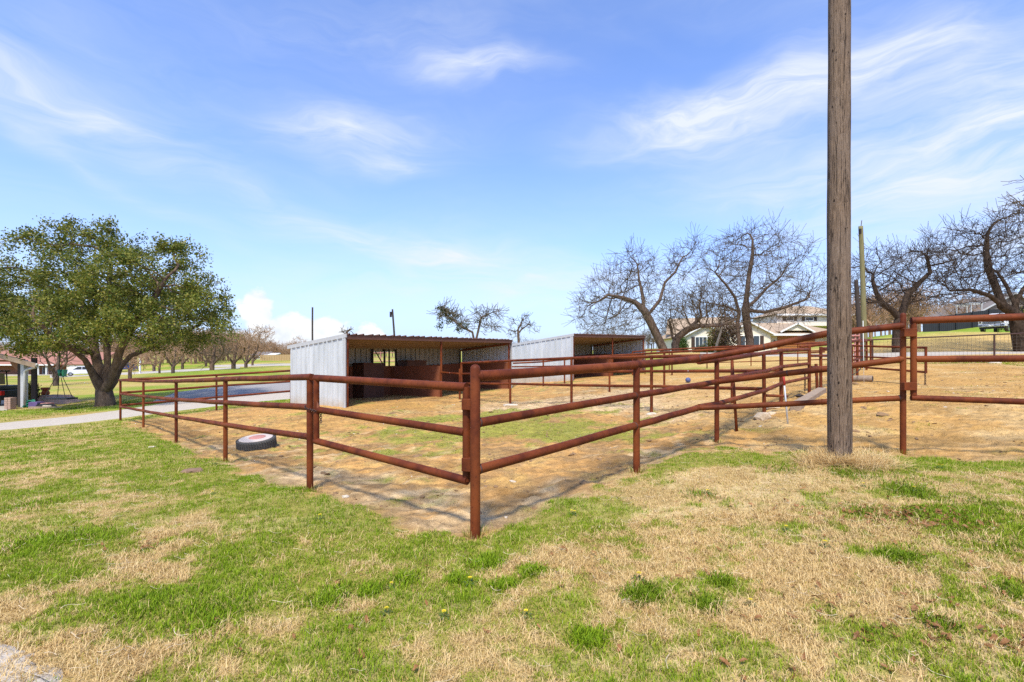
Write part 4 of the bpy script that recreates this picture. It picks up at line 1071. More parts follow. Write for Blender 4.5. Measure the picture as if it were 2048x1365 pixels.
def skel_mesh(name, N, P, Rr, sel, k, mat, root, smooth=True, flare=0.0):
    """tubes for the edges in sel (bool by child index), shared rings on main chains"""
    N = np.array(N); n = len(N); P = np.array(P)
    par = np.where(P >= 0, P, 0)
    d = N - N[par]; main = np.full(n, -1)
    order = np.argsort(Rr)
    for i in order:
        if P[i] >= 0 and sel[i]: main[P[i]] = i          # thickest child wins
    L = np.linalg.norm(d, axis=1); d[L < 1e-9] = (0, 0, 1); d /= np.linalg.norm(d, axis=1)[:, None]
    dd = d.copy()
    m = main >= 0; dd[m] = d[m] + d[main[m]]
    r0 = P < 0
    dd /= np.linalg.norm(dd, axis=1)[:, None] + 1e-9
    ref = np.tile([0.31, 0.17, 0.02], (n, 1)); vert = np.abs(dd[:, 2]) < .8
    ref[vert] = (0, 0, 1.0); ref[~vert] = (1.0, 0, 0)
    ref = np.tile(np.array([0.36, -0.81, 0.46]), (n, 1))
    a = np.cross(dd, ref); bad = np.linalg.norm(a, axis=1) < .15; a[bad] = np.cross(dd[bad], (1, 0, 0)); a /= np.linalg.norm(a, axis=1)[:, None]; b = np.cross(dd, a)
    q = 2 * np.pi * np.arange(k) / k
    cs, sn = np.cos(q), np.sin(q)
    ids = np.where(sel & (P >= 0))[0]
    need = np.zeros(n, bool); need[ids] = True
    ringid = -np.ones(n, int); V = []; cnt = 0
    def rings(ii, rad): return N[ii][:, None] + rad[:, None, None] * (a[ii][:, None] * cs[None, :, None] + b[ii][:, None] * sn[None, :, None])
    ii = np.where(need)[0]; ringid[ii] = np.arange(len(ii)); V.append(rings(ii, Rr[ii]).reshape(-1, 3)); cnt = len(ii)
    # start rings at the parent where the chain does not share
    share = np.zeros(n, bool); pi = P[ids]
    share[ids] = (main[pi] == ids) & (ringid[pi] >= 0)
    st = ids[~share[ids]]; sid = -np.ones(n, int); sid[st] = cnt + np.arange(len(st))
    rs = np.where(P[P[st]] < 0, np.maximum(Rr[P[st]], Rr[st]), np.minimum(Rr[P[st]], Rr[st] * 1.15))
    if len(st):
        ring = N[P[st]][:, None] + rs[:, None, None] * (a[st][:, None] * cs[None, :, None] + b[st][:, None] * sn[None, :, None]); V.append(ring.reshape(-1, 3))
    V = np.concatenate(V)
    lo = np.where(share[ids], ringid[P[ids]], sid[ids]); hi = ringid[ids]
    kk = np.arange(k); k2 = (kk + 1) % k
    Fq = np.stack([lo[:, None] * k + kk, lo[:, None] * k + k2, hi[:, None] * k + k2, hi[:, None] * k + kk], -1).reshape(-1, 4)
    return raw_mesh(name, V, Fq, mat, root, smooth)

def raw_mesh(name, V, Fq, mat, root=None, smooth=False, loc=None):
    me = bpy.data.meshes.new(name); c = Fq.shape[1]
    if loc is not None: V = V - np.array(loc)
    elif root is not None: V = V - np.array(root.location)
    me.vertices.add(len(V)); me.vertices.foreach_set('co', V.astype(np.float32).ravel())
    me.loops.add(Fq.size); me.loops.foreach_set('vertex_index', Fq.ravel().astype(np.int32))
    me.polygons.add(len(Fq)); me.polygons.foreach_set('loop_start', np.arange(0, Fq.size, c, dtype=np.int32))
    me.update(calc_edges=True)
    if smooth: me.polygons.foreach_set('use_smooth', np.ones(len(Fq), bool))
    if mat: me.materials.append(MATS[mat])
    o = bpy.data.objects.new(name, me); COL.objects.link(o)
    if root is not None: o.parent = root
    return o

def lobes_points(lobes, Y, dep, n, rng, shell=0.0):
    """random points in lobes given as photo circles (px,py,rx,ry[,dy]) at depth Y"""
    ar = np.array([l[2] * l[3] for l in lobes], float); ar /= ar.sum(); out = []
    for l, m in zip(lobes, rng.multinomial(n, ar)):
        v = rng.normal(0, 1, (m, 3)); v /= np.linalg.norm(v, axis=1)[:, None]; r = rng.uniform(shell, 1, m) ** (1 / 3)
        v *= r[:, None]; off = l[4] if len(l) > 4 else 0.0
        y = Y + off + v[:, 1] * dep * (l[2] / max(q[2] for q in lobes)) ** .5
        x = (l[0] + v[:, 0] * l[2] - CX) / F * (Y + off); z = CAMZ - (l[1] + v[:, 2] * l[3] - HY) / F * (Y + off)
        out.append(np.c_[x, y, z])
    return np.concatenate(out)

def bare_tree(label, base, trunks, lobes, Y, dep, n, step, seed, r_base, tip=.012, tw=(1.2, .28, 3), group=None, mat='oak_bark', tmat='twig_bark', grav=0.02, jit=.15, name='bare_oak', di=4.0, dk=None):
    rng = np.random.default_rng(seed)
    root = thing(name, label, 'tree', tuple(map(float, base)), group)
    A = lobes_points(lobes, Y, dep, n, rng)
    N, P = colonize(trunks, A, step, di, dk or step * 1.4, 160, jit, rng, grav)
    N, P = add_twigs(N, P, rng, tw[0] * 2.6, tw[1], tw[2], sel=60)
    Rr = radii(N, P, tip, 2.3, r_base)
    thick = Rr > tip * 3.5
    for i in range(len(N)):
        if P[i] < 0: thick[i] = True
    skel_mesh('trunk', N, P, Rr, thick, 7, mat, root)
    skel_mesh('crown', N, P, Rr, ~thick, 3, tmat, root)
    return root, np.array(N), np.array(P), Rr

def leaf_cloud(name, mat, C, per, rad, size, rng, root, flat=0.0):
    """leaf-sized folded quads scattered round the points C"""
    n = len(C) * per
    c = np.repeat(C, per, 0) + rng.normal(0, 1, (n, 3)) * rad
    u = rng.normal(0, 1, (n, 3)); u[:, 2] *= (1 - flat); u /= np.linalg.norm(u, axis=1)[:, None]
    w = rng.normal(0, 1, (n, 3)); w -= u * (w * u).sum(1)[:, None]; w /= np.linalg.norm(w, axis=1)[:, None]
    s = size * rng.uniform(.6, 1.35, n)[:, None]
    V = np.stack([c - u * s * .5, c + w * s * .27, c + u * s * .55, c - w * s * .27], 1).reshape(-1, 3)
    Fq = np.arange(4 * n).reshape(-1, 4)
    return raw_mesh(name, V, Fq, mat, root)

# live oak, left
def live_oak():
    rng = np.random.default_rng(12); Y = 24.0
    b = on(211, 812, Y); root = thing('live_oak', 'large evergreen live oak with forked trunk and dense crown', 'tree', tuple(b))
    p = lambda px, py, dy=0.0: W(px, py, Y + dy)
    b0 = b - [0, 0, .15]
    trunks = [[b0, b0 + [0, 0, .16], b0 + [0, 0, .3], p(208, 785)], [p(208, 785), p(196, 765, -.2), p(188, 752, -.3), p(170, 720, -.9), p(140, 695, -1.6), p(105, 672, -2.4), p(70, 640, -3)],
              [p(208, 785), p(203, 760, .5), p(196, 730, .8), p(188, 700, 1.2), p(186, 650, 1.8), p(160, 600, 2.4)],
              [p(208, 785), p(213, 758, .1), p(215, 725, .4), p(214, 690, .8), p(212, 640, .4), p(218, 580, 0), p(222, 530, .2)],
              [p(208, 785), p(222, 760, -.3), p(232, 730, -.5), p(240, 700, -.6), p(262, 660, -1.0), p(300, 610, -1.4), p(330, 560, -1.6)],
              [p(208, 785), p(226, 762, .2), p(240, 735, .4), p(262, 712, .6), p(305, 695, 1.0), p(350, 675, 1.3), p(400, 650, 1.5)]]
    lobes = [(95, 470, 72, 48), (215, 462, 68, 46), (350, 497, 66, 44), (30, 545, 70, 60), (150, 545, 85, 62, -2), (265, 545, 80, 60, -2), (390, 565, 68, 50),
             (435, 618, 52, 34), (455, 660, 34, 20), (-30, 640, 60, 56), (55, 640, 78, 56, -2.5), (160, 640, 85, 58, -3), (270, 640, 80, 56, -3), (370, 640, 66, 48, -1.5), (335, 682, 54, 28, -1), (225, 675, 58, 28, -2.8), (110, 690, 60, 26, -2.6), (40, 695, 50, 24, -2), (395, 685, 46, 22), (180, 610, 110, 70, 3), (300, 600, 110, 70, 3), (80, 600, 90, 70, 3)]
    lobes = [(225 + (l[0] - 225) * .95, 660 + (l[1] - 660) * .90, l[2] * .94, l[3] * .92) + tuple(q * .8 for q in l[4:]) for l in lobes]
    A = lobes_points(lobes, Y, 2.2, 1900, rng)
    N, P = colonize(trunks, A, .34, 3.0, .52, 160, .2, rng)
    N, P = add_twigs(N, P, rng, .7, .2, 2)
    Rr = radii(N, P, .012, 2.15, .36, 1.12, .62)
    Rr = np.array(Rr); Na = np.array(N)
    low = Na[:, 2] < b[2] + .5
    Rr[low] *= 1 + .32 * np.clip((b[2] + .5 - Na[low, 2]) / .5, 0, 1) ** 2
    skel_mesh('trunk', N, P, Rr, Rr > .03, 10, 'live_oak_bark', root)
    skel_mesh('twigs', N, P, Rr, Rr <= .03, 3, 'twig_bark', root)['kind'] = 'stuff'
    kids = np.zeros(len(N), int)
    for q in P:
        if q >= 0: kids[q] += 1
    tips = Na[(kids == 0)]
    thin = Na[(Rr < .035)]
    zc = thin[rng.choice(len(thin), min(len(thin), 5600), False)]
    lim = b[2] + 2.25 + .75 * np.exp(-((zc[:, 0] - b[0] - .4) / 2.0) ** 2); keep = zc[:, 2] > lim
    zc = zc[keep]; cl = fbm(zc[:, 0] + .6 * zc[:, 1], zc[:, 2] * 1.3 - .3 * zc[:, 1], .75, 3, 8); zc = zc[rng.uniform(0, 1, len(zc)) < sstep(.30, .45, cl)]
    leaf_cloud('crown', 'live_oak_leaf', zc, 40, .17, .115, rng, root)
    tp = tips[tips[:, 2] > b[2] + 2.4 + .75 * np.exp(-((tips[:, 0] - b[0] - .4) / 2.0) ** 2)]; tp = tp[rng.choice(len(tp), min(len(tp), 2600), False)]
    leaf_cloud('crown', 'live_oak_leaf', tp, 22, .15, .115, rng, root)
    return root
live_oak()

# the two oaks behind the far shelter
Y = 44.0; q = lambda px, py, dy=0.0: W(px, py, Y + dy)
b = on(1333, 706, Y)
bare_tree('bare oak with broad drooping crown just right of the far shelter', b,
          [[b - [0, 0, .3], q(1322, 690), q(1310, 664), q(1298, 640), q(1288, 622)], [q(1288, 622), q(1270, 605), q(1245, 596, -.5), q(1215, 590, -1)], [q(1288, 622), q(1285, 590, .6), q(1278, 560, 1.), q(1275, 530, 1.)],
           [q(1298, 628), q(1320, 600), q(1330, 565, .5), q(1350, 545, .6), q(1365, 515, .5)]],
          [(1262, 540, 52, 50), (1215, 580, 52, 42), (1180, 620, 42, 40), (1200, 648, 45, 26), (1255, 610, 60, 55), (1320, 560, 45, 55), (1375, 515, 32, 42), (1330, 620, 40, 45), (1240, 650, 50, 26)], Y, 5.0, 1000, .50, 21, .38, tip=.012, tw=(1.5, .40, 3))
b = on(1352, 706, Y + 1)
bare_tree('low dark oak leaning right with long horizontal limb before the pale house', b,
          [[b - [0, 0, .3], q(1350, 690, 1), q(1356, 674, 1), q(1375, 660, .6), q(1392, 645, .3), q(1402, 635)], [q(1375, 660, .6), q(1400, 652, -.5), q(1440, 652, -1.2), q(1470, 640, -1.5)], [q(1350, 690, 1), q(1344, 672, 1.4), q(1340, 650, 1.6)]],
          [(1380, 615, 40, 34), (1420, 610, 45, 34), (1345, 635, 30, 28), (1440, 640, 40, 20), (1400, 585, 40, 20), (1370, 650, 38, 18)], Y, 3.5, 600, .46, 22, .36, tip=.012, tw=(1.5, .36, 3), jit=.22)
Y = 46.0
b = on(1478, 708, Y); b2 = on(1500, 708, Y)
bare_tree('tall bare oak with twin trunks and vase crown before the pale house', (b + b2) / 2,
          [[b - [0, 0, .3], q(1478, 680), q(1474, 650), q(1478, 625)], [b2 - [0, 0, .3], q(1499, 680, .4), q(1494, 650, .3), q(1490, 620, .2), q(1494, 585)], [q(1478, 625), q(1470, 595, -.5), q(1452, 570, -.8), q(1430, 545, -1)], [q(1490, 620, .2), q(1512, 600, .3), q(1535, 575, .4), q(1560, 555)], [q(1494, 585), q(1498, 550, .2), q(1505, 510), q(1505, 480)],
           [q(1478, 625), q(1450, 612, -1), q(1425, 608, -1)], [q(1490, 620, .2), q(1530, 625, -.5), q(1570, 615, -.6), q(1610, 600, -.8)]],
          [(1500, 490, 55, 48), (1450, 520, 45, 48), (1555, 515, 50, 48), (1590, 560, 42, 45), (1430, 570, 40, 42), (1500, 555, 60, 50), (1560, 600, 55, 34), (1620, 605, 34, 24), (1420, 610, 36, 26), (1480, 600, 50, 30), (1530, 635, 60, 18), (1600, 625, 40, 20)], Y, 5.5, 1500, .50, 23, .44, tip=.012, tw=(1.5, .40, 3), name='bare_oak')
# oaks beyond the right gate
Y = 36.0
b = on(1796, 705, Y)
bare_tree('gnarled black oak standing behind the tall hinge post', b,
          [[b - [0, 0, .3], q(1795, 690), q(1796, 660), q(1798, 635)], [q(1798, 635), q(1785, 622), q(1765, 608, -.4), q(1752, 585, -.6), q(1745, 560, -.6)], [q(1798, 640), q(1808, 615), q(1815, 590, .5), q(1840, 565, .6), q(1860, 545, .5), q(1855, 515, .4)], [q(1765, 608, -.4), q(1740, 600, -.8), q(1715, 598, -1)]],
          [(1740, 545, 34, 40), (1775, 525, 38, 32), (1715, 590, 30, 34), (1820, 535, 40, 38), (1858, 520, 32, 44), (1860, 580, 34, 30), (1790, 575, 40, 34), (1725, 520, 30, 26), (1840, 600, 30, 20), (1708, 625, 24, 18)], Y, 4.5, 800, .36, 31, .36, tip=.011, tw=(1.0, .34, 3), jit=.32, name='bare_oak', mat='dark_bark', tmat='dark_twig')
b = on(2044, 706, Y)
bare_tree('large gnarled oak at the right edge spreading over the parked truck', b,
          [[b - [0, 0, .3], q(2040, 685), q(2036, 660), q(2032, 630), q(2030, 610)], [q(2032, 630), q(2005, 612, -.5), q(1980, 592, -.8), q(1940, 580, -1.2), q(1900, 582, -1.4)], [q(2005, 612, -.5), q(1992, 575, -.3), q(1978, 540, 0), q(1972, 505, .2), q(1975, 470)], [q(2030, 610), q(2045, 580, .4), q(2070, 550, .6)], [q(2030, 610), q(2012, 570, .8), q(1995, 545, 1.2)]],
          [(1960, 470, 52, 48), (1905, 500, 48, 48), (1895, 565, 40, 34), (1945, 545, 45, 40), (2010, 510, 45, 55), (2060, 480, 50, 70), (2080, 560, 50, 60), (1990, 440, 34, 24), (1880, 600, 28, 18), (2035, 570, 40, 34), (1925, 600, 36, 18), (2090, 640, 40, 30)], Y, 5.0, 1050, .36, 32, .44, tip=.011, tw=(1.0, .34, 3), jit=.32, name='bare_oak', mat='dark_bark', tmat='dark_twig')
Y = 22.0
b = on(2330, 760, Y)
bare_tree('bare oak outside the right edge with its branch tips reaching in', b,
          [[b - [0, 0, .3], q(2325, 640), q(2310, 560), q(2260, 480), q(2180, 430)], [q(2310, 560), q(2360, 470), q(2380, 380)], [q(2260, 480), q(2230, 400), q(2200, 340)]],
          [(2130, 400, 100, 60), (2060, 385, 48, 40), (2260, 330, 110, 70), (2400, 380, 110, 90), (2075, 420, 40, 24)], Y, 3.0, 420, .34, 33, .34, tip=.010, tw=(.9, .2, 3), jit=.4, name='bare_oak')
# trees behind the near shelter
Y = 62.0
b = on(935, 735, Y); r, N, P, Rr = bare_tree('bare tree hung with mistletoe behind the near shelter', b, [[b - [0, 0, .3], q(950, 690), q(945, 665)], [q(945, 665), q(925, 655), q(905, 640), q(885, 625)], [q(950, 690), q(958, 655), q(962, 635), q(985, 625)]],
          [(890, 622, 24, 18), (915, 640, 28, 18), (965, 630, 26, 20), (995, 628, 18, 16), (940, 650, 26, 16), (985, 655, 20, 12)], Y, 3.0, 260, .45, 41, .22, tip=.024, tw=(1.0, .4, 3), jit=.4)
rng = np.random.default_rng(5); lp = lobes_points([(885, 625, 14, 12), (905, 636, 16, 12), (922, 655, 14, 10), (960, 640, 8, 6), (880, 645, 6, 12)], Y, 1.2, 70, rng); leaf_cloud('mistletoe', 'mistletoe', lp, 22, .16, .22, rng, r)
b = on(1040, 735, Y - 6); bare_tree('smaller bare tree showing between the two shelters', b, [[b - [0, 0, .3], W(1038, 690, Y - 6), W(1036, 660, Y - 6), W(1045, 640, Y - 6)], [W(1036, 665, Y - 6), W(1055, 650, Y - 6)]],
          [(1030, 645, 18, 16), (1050, 640, 18, 16), (1070, 660, 14, 10), (1022, 665, 12, 10)], Y - 6, 2.0, 150, .42, 42, .15, tip=.02, tw=(.8, .3, 2), jit=.4)
b = on(694, 735, 70); bare_tree('small treetop showing above the near shelter roof', b, [[b - [0, 0, .3], W(694, 690, 70), W(693, 668, 70)]], [(688, 662, 9, 8), (702, 662, 9, 7)], 70, 1.2, 60, .5, 43, .22, tip=.03, tw=(1.6, .3, 2), jit=.4)

# row of bare trees on the lawn, left middle distance
rowt = [(112, 764, 45, [(112, 705, 34, 22), (90, 715, 20, 14), (135, 712, 20, 14)], 'pale trunked bare tree behind the hanging swing', .34),
        (424, 745, 62, [(424, 690, 34, 26), (400, 700, 26, 20), (445, 700, 26, 22), (420, 715, 30, 14)], 'bare lawn tree with pale trunk nearest the pen rail', .42),
        (346, 749, 60, [(345, 705, 30, 18), (325, 715, 18, 12), (368, 712, 18, 14)], 'small bare lawn tree under the live oak branch', .30),
        (319, 750, 66, [(318, 715, 16, 18), (306, 722, 10, 10)], 'slim bare sapling beside the pale post', .20),
        (260, 757, 52, [(262, 725, 18, 14), (250, 735, 12, 8)], 'short bare tree right of the live oak trunk', .26),
        (467, 742, 66, [(466, 690, 34, 30), (490, 680, 26, 22), (448, 705, 20, 16)], 'bare lawn tree in the middle of the clump', .42),
        (492, 741, 72, [(502, 690, 28, 30), (520, 672, 22, 18), (488, 705, 20, 14)], 'taller bare tree at the right of the clump', .36),
        (505, 739, 80, [(520, 690, 22, 24), (532, 665, 14, 12)], 'thin bare tree beside the far porch house', .26),
        (308, 748, 78, [(305, 715, 22, 14), (285, 722, 18, 10)], 'bare tree farther back on the lawn behind the sapling', .32),
        (365, 742, 85, [(365, 712, 22, 14), (385, 705, 20, 14)], 'bare tree farther back left of the clump', .34),
        (412, 740, 92, [(410, 712, 20, 12), (392, 705, 14, 14)], 'bare tree farthest back behind the pale trunk', .30)]
for i, (px, py, Y, lb, lab, rb) in enumerate(rowt):
    b = on(px, py, Y); top = lb[0]
    tr = [[b - [0, 0, .2], W(px, py - 14, Y)], [W(px, py - 14, Y), W(px - 12, py - 30, Y - .5), W(px - 18, py - 45, Y - .8)], [W(px, py - 14, Y), W(px + 4, py - 32, Y + .5), W(px + 6, py - 50, Y + .6)], [W(px, py - 14, Y), W(px + 14, py - 28, Y), W(px + 22, py - 40, Y)]]
    if rb < .25: tr = tr[:1] + tr[2:3]
    bare_tree(lab, b, tr, lb, Y, 2.6, 260 if rb > .25 else 90, .5, 50 + i, rb * .68, tip=.022, tw=(1.1, .32, 3), group='bare trees on the far lawn', mat='live_oak_bark' if i % 2 else 'oak_bark', tmat='twig_brown' if i > 1 else 'twig_bark', name='bare_lawn_tree')

# ------------------------------------------------------------------ instancing helper for uncountable stuff
SRC = bpy.data.collections.new('stuff_sources')
def source_coll(name, meshes):
    c = bpy.data.collections.new(name)
    for i, me in enumerate(meshes):
        o = bpy.data.objects.new('%s_%02d' % (name, i), me); c.objects.link(o)
    return c
def scatter(name, label, cat, coll, pos, rot, scl, idx, tint=None):
    me = bpy.data.meshes.new(name); n = len(pos)
    me.vertices.add(n); me.vertices.foreach_set('co', np.asarray(pos, np.float32).ravel())
    a = me.attributes.new('rot', 'FLOAT_VECTOR', 'POINT'); a.data.foreach_set('vector', np.asarray(rot, np.float32).ravel())
    a = me.attributes.new('scl', 'FLOAT_VECTOR', 'POINT'); a.data.foreach_set('vector', np.asarray(scl, np.float32).ravel())
    a = me.attributes.new('idx', 'INT', 'POINT'); a.data.foreach_set('value', np.asarray(idx, np.int32))
    a = me.attributes.new('tint', 'FLOAT', 'POINT'); a.data.foreach_set('value', np.asarray(tint if tint is not None else np.zeros(n), np.float32))
    o = bpy.data.objects.new(name, me); COL.objects.link(o)
    ng = bpy.data.node_groups.new(name + '_nodes', 'GeometryNodeTree')
    ng.interface.new_socket('Geometry', in_out='INPUT', socket_type='NodeSocketGeometry'); ng.interface.new_socket('Geometry', in_out='OUTPUT', socket_type='NodeSocketGeometry')
    gi = ng.nodes.new('NodeGroupInput'); go = ng.nodes.new('NodeGroupOutput'); ip = ng.nodes.new('GeometryNodeInstanceOnPoints'); ci = ng.nodes.new('GeometryNodeCollectionInfo')
    ci.inputs['Collection'].default_value = coll; ci.inputs['Separate Children'].default_value = True; ci.inputs['Reset Children'].default_value = True
    ip.inputs['Pick Instance'].default_value = True
    def na(nm, typ):
        q = ng.nodes.new('GeometryNodeInputNamedAttribute'); q.data_type = typ; q.inputs[0].default_value = nm; return q.outputs[0]
    L = ng.links
    L.new(gi.outputs[0], ip.inputs['Points']); L.new(ci.outputs[0], ip.inputs['Instance']); L.new(na('idx', 'INT'), ip.inputs['Instance Index'])
    er = ng.nodes.new('FunctionNodeEulerToRotation'); L.new(na('rot', 'FLOAT_VECTOR'), er.inputs[0]); L.new(er.outputs[0], ip.inputs['Rotation'])
    L.new(na('scl', 'FLOAT_VECTOR'), ip.inputs['Scale']); L.new(ip.outputs[0], go.inputs[0])
    md = o.modifiers.new('scatter', 'NODES'); md.node_group = ng
    tag(o, label, cat, kind='stuff')
    return o

def blade_mesh(name, mat, n, rad, h, w, lean, rng, seg=2, curl=.5):
    V = []; Fs = []
    for _ in range(n):
        a = rng.uniform(0, 6.283); r = rad * math.sqrt(rng.uniform(0, 1)); x, y = r * math.cos(a), r * math.sin(a)
        d = rng.uniform(0, 6.283); hh = h * rng.uniform(.5, 1.25); ln = lean * rng.uniform(.3, 1.6); ww = w * rng.uniform(.7, 1.2)
        sx, sy = -math.sin(d) * ww / 2, math.cos(d) * ww / 2; k = len(V)
        for s in range(seg + 1):
            t = s / seg; f = ln * t + curl * ln * t * t; px = x + math.cos(d) * hh * f; py = y + math.sin(d) * hh * f; pz = hh * t * max(.12, 1 - .35 * ln * t) - .004
            if s < seg: V += [(px - sx * (1 - .35 * t), py - sy * (1 - .35 * t), pz), (px + sx * (1 - .35 * t), py + sy * (1 - .35 * t), pz)]
            else: V.append((px, py, pz))
        for s in range(seg - 1): Fs.append((k + 2 * s, k + 2 * s + 1, k + 2 * s + 3, k + 2 * s + 2))
        Fs.append((k + 2 * seg - 2, k + 2 * seg - 1, k + 2 * seg))
    me = bpy.data.meshes.new(name); me.from_pydata(V, [], Fs); me.materials.append(MATS[mat]); return me
def strand_mesh(name, mat, rng, n=3, L=.14):
    V = []; Fs = []
    for _ in range(n):
        d = rng.uniform(0, 6.283); x, y = rng.normal(0, .05, 2); cv = rng.uniform(-7, 7); m = 6; k = len(V); l = L * rng.uniform(.5, 1.3); w = .0022; zz = rng.uniform(.012, .035)
        for i in range(m + 1):
            t = i / m; V += [(x - math.sin(d) * w, y + math.cos(d) * w, zz + .02 * math.sin(t * 3 + d)), (x + math.sin(d) * w, y - math.cos(d) * w, zz + .003 + .02 * math.sin(t * 3 + d))]
            x += math.cos(d) * l / m; y += math.sin(d) * l / m; d += cv * l / m
        Fs += [(k + 2 * i, k + 2 * i + 1, k + 2 * i + 3, k + 2 * i + 2) for i in range(m)]
    me = bpy.data.meshes.new(name); me.from_pydata(V, [], Fs); me.materials.append(MATS[mat]); return me

def blades(x, y, z, h, w, lean, d, col, rng, seg2=True):
    """vectorised grass blades; returns verts, tris, colours"""
    n = len(x); ux, uy = np.cos(d), np.sin(d); sx, sy = -uy * w / 2, ux * w / 2
    up = np.sqrt(np.clip(1 - np.clip(lean, 0, .985) ** 2, 0, 1))
    if seg2:
        l1 = lean * .55; mx, my, mz = x + ux * h * .5 * l1, y + uy * h * .5 * l1, z + h * .5 * np.sqrt(np.clip(1 - l1 ** 2, 0, 1))
        tx, ty, tz = mx + ux * h * .5 * lean * 1.2, my + uy * h * .5 * lean * 1.2, mz + h * .5 * up * .7
        V = np.stack([np.c_[x - sx, y - sy, z], np.c_[x + sx, y + sy, z], np.c_[mx + sx * .8, my + sy * .8, mz], np.c_[mx - sx * .8, my - sy * .8, mz], np.c_[tx, ty, tz]], 1)
        k = np.arange(n)[:, None] * 5; Tq = np.concatenate([k + [0, 1, 2], k + [0, 2, 3], k + [3, 2, 4]], 1).reshape(-1, 3); nv = 5
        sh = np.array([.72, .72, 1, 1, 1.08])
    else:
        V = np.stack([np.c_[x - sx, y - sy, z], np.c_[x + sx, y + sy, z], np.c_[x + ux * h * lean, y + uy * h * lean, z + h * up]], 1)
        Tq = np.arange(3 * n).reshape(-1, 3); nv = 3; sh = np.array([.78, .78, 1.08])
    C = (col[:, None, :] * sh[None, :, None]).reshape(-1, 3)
    return V.reshape(-1, 3), Tq, C
def blade_object(name, label, cat, parts, mat):
    V = np.concatenate([p[0] for p in parts]); off = np.cumsum([0] + [len(p[0]) for p in parts[:-1]])
    Tq = np.concatenate([p[1] + o_ for p, o_ in zip(parts, off)]); C = np.concatenate([p[2] for p in parts])
    o = raw_mesh(name, V, Tq, mat); a = o.data.color_attributes.new('tone', 'FLOAT_COLOR', 'POINT')
    a.data.foreach_set('color', np.c_[C, np.ones(len(C))].astype(np.float32).ravel()); tag(o, label, cat, kind='stuff'); return o
def bladecol(name, trans):
    m, t, b, o = new_mat(name); at = t.node('ShaderNodeAttribute'); at.attribute_name = 'tone'
    t.l.new(at.outputs['Color'], b.inputs['Base Color']); b.inputs['Roughness'].default_value = 0.65; b.inputs['Specular IOR Level'].default_value = 0.2
    tr = t.node('ShaderNodeBsdfTranslucent'); t.l.new(at.outputs['Color'], tr.inputs[0]); mx = t.node('ShaderNodeMixShader'); mx.inputs[0].default_value = trans
    t.l.new(b.outputs[0], mx.inputs[1]); t.l.new(tr.outputs[0], mx.inputs[2]); t.l.new(mx.outputs[0], o.inputs[0])
bladecol('live_blade', .30); bladecol('dead_blade', .18)

GREEN_A, GREEN_B, GREEN_Y = np.array([.125, .215, .006]), np.array([.310, .430, .013]), np.array([.470, .410, .055])
DRY_A, DRY_B, DRY_C = np.array([.54, .37, .135]), np.array([.84, .64, .32]), np.array([.55, .33, .11])
def gcol(n, rng, yel):
    c = GREEN_A + (GREEN_B - GREEN_A) * rng.uniform(0, 1, (n, 1)); return c * (1 - yel[:, None]) + GREEN_Y * yel[:, None]
def dcol(n, rng, tan):
    c = DRY_A + (DRY_B - DRY_A) * rng.beta(1.6, 1.4, (n, 1)); return c * (1 - tan[:, None]) + DRY_C * tan[:, None]

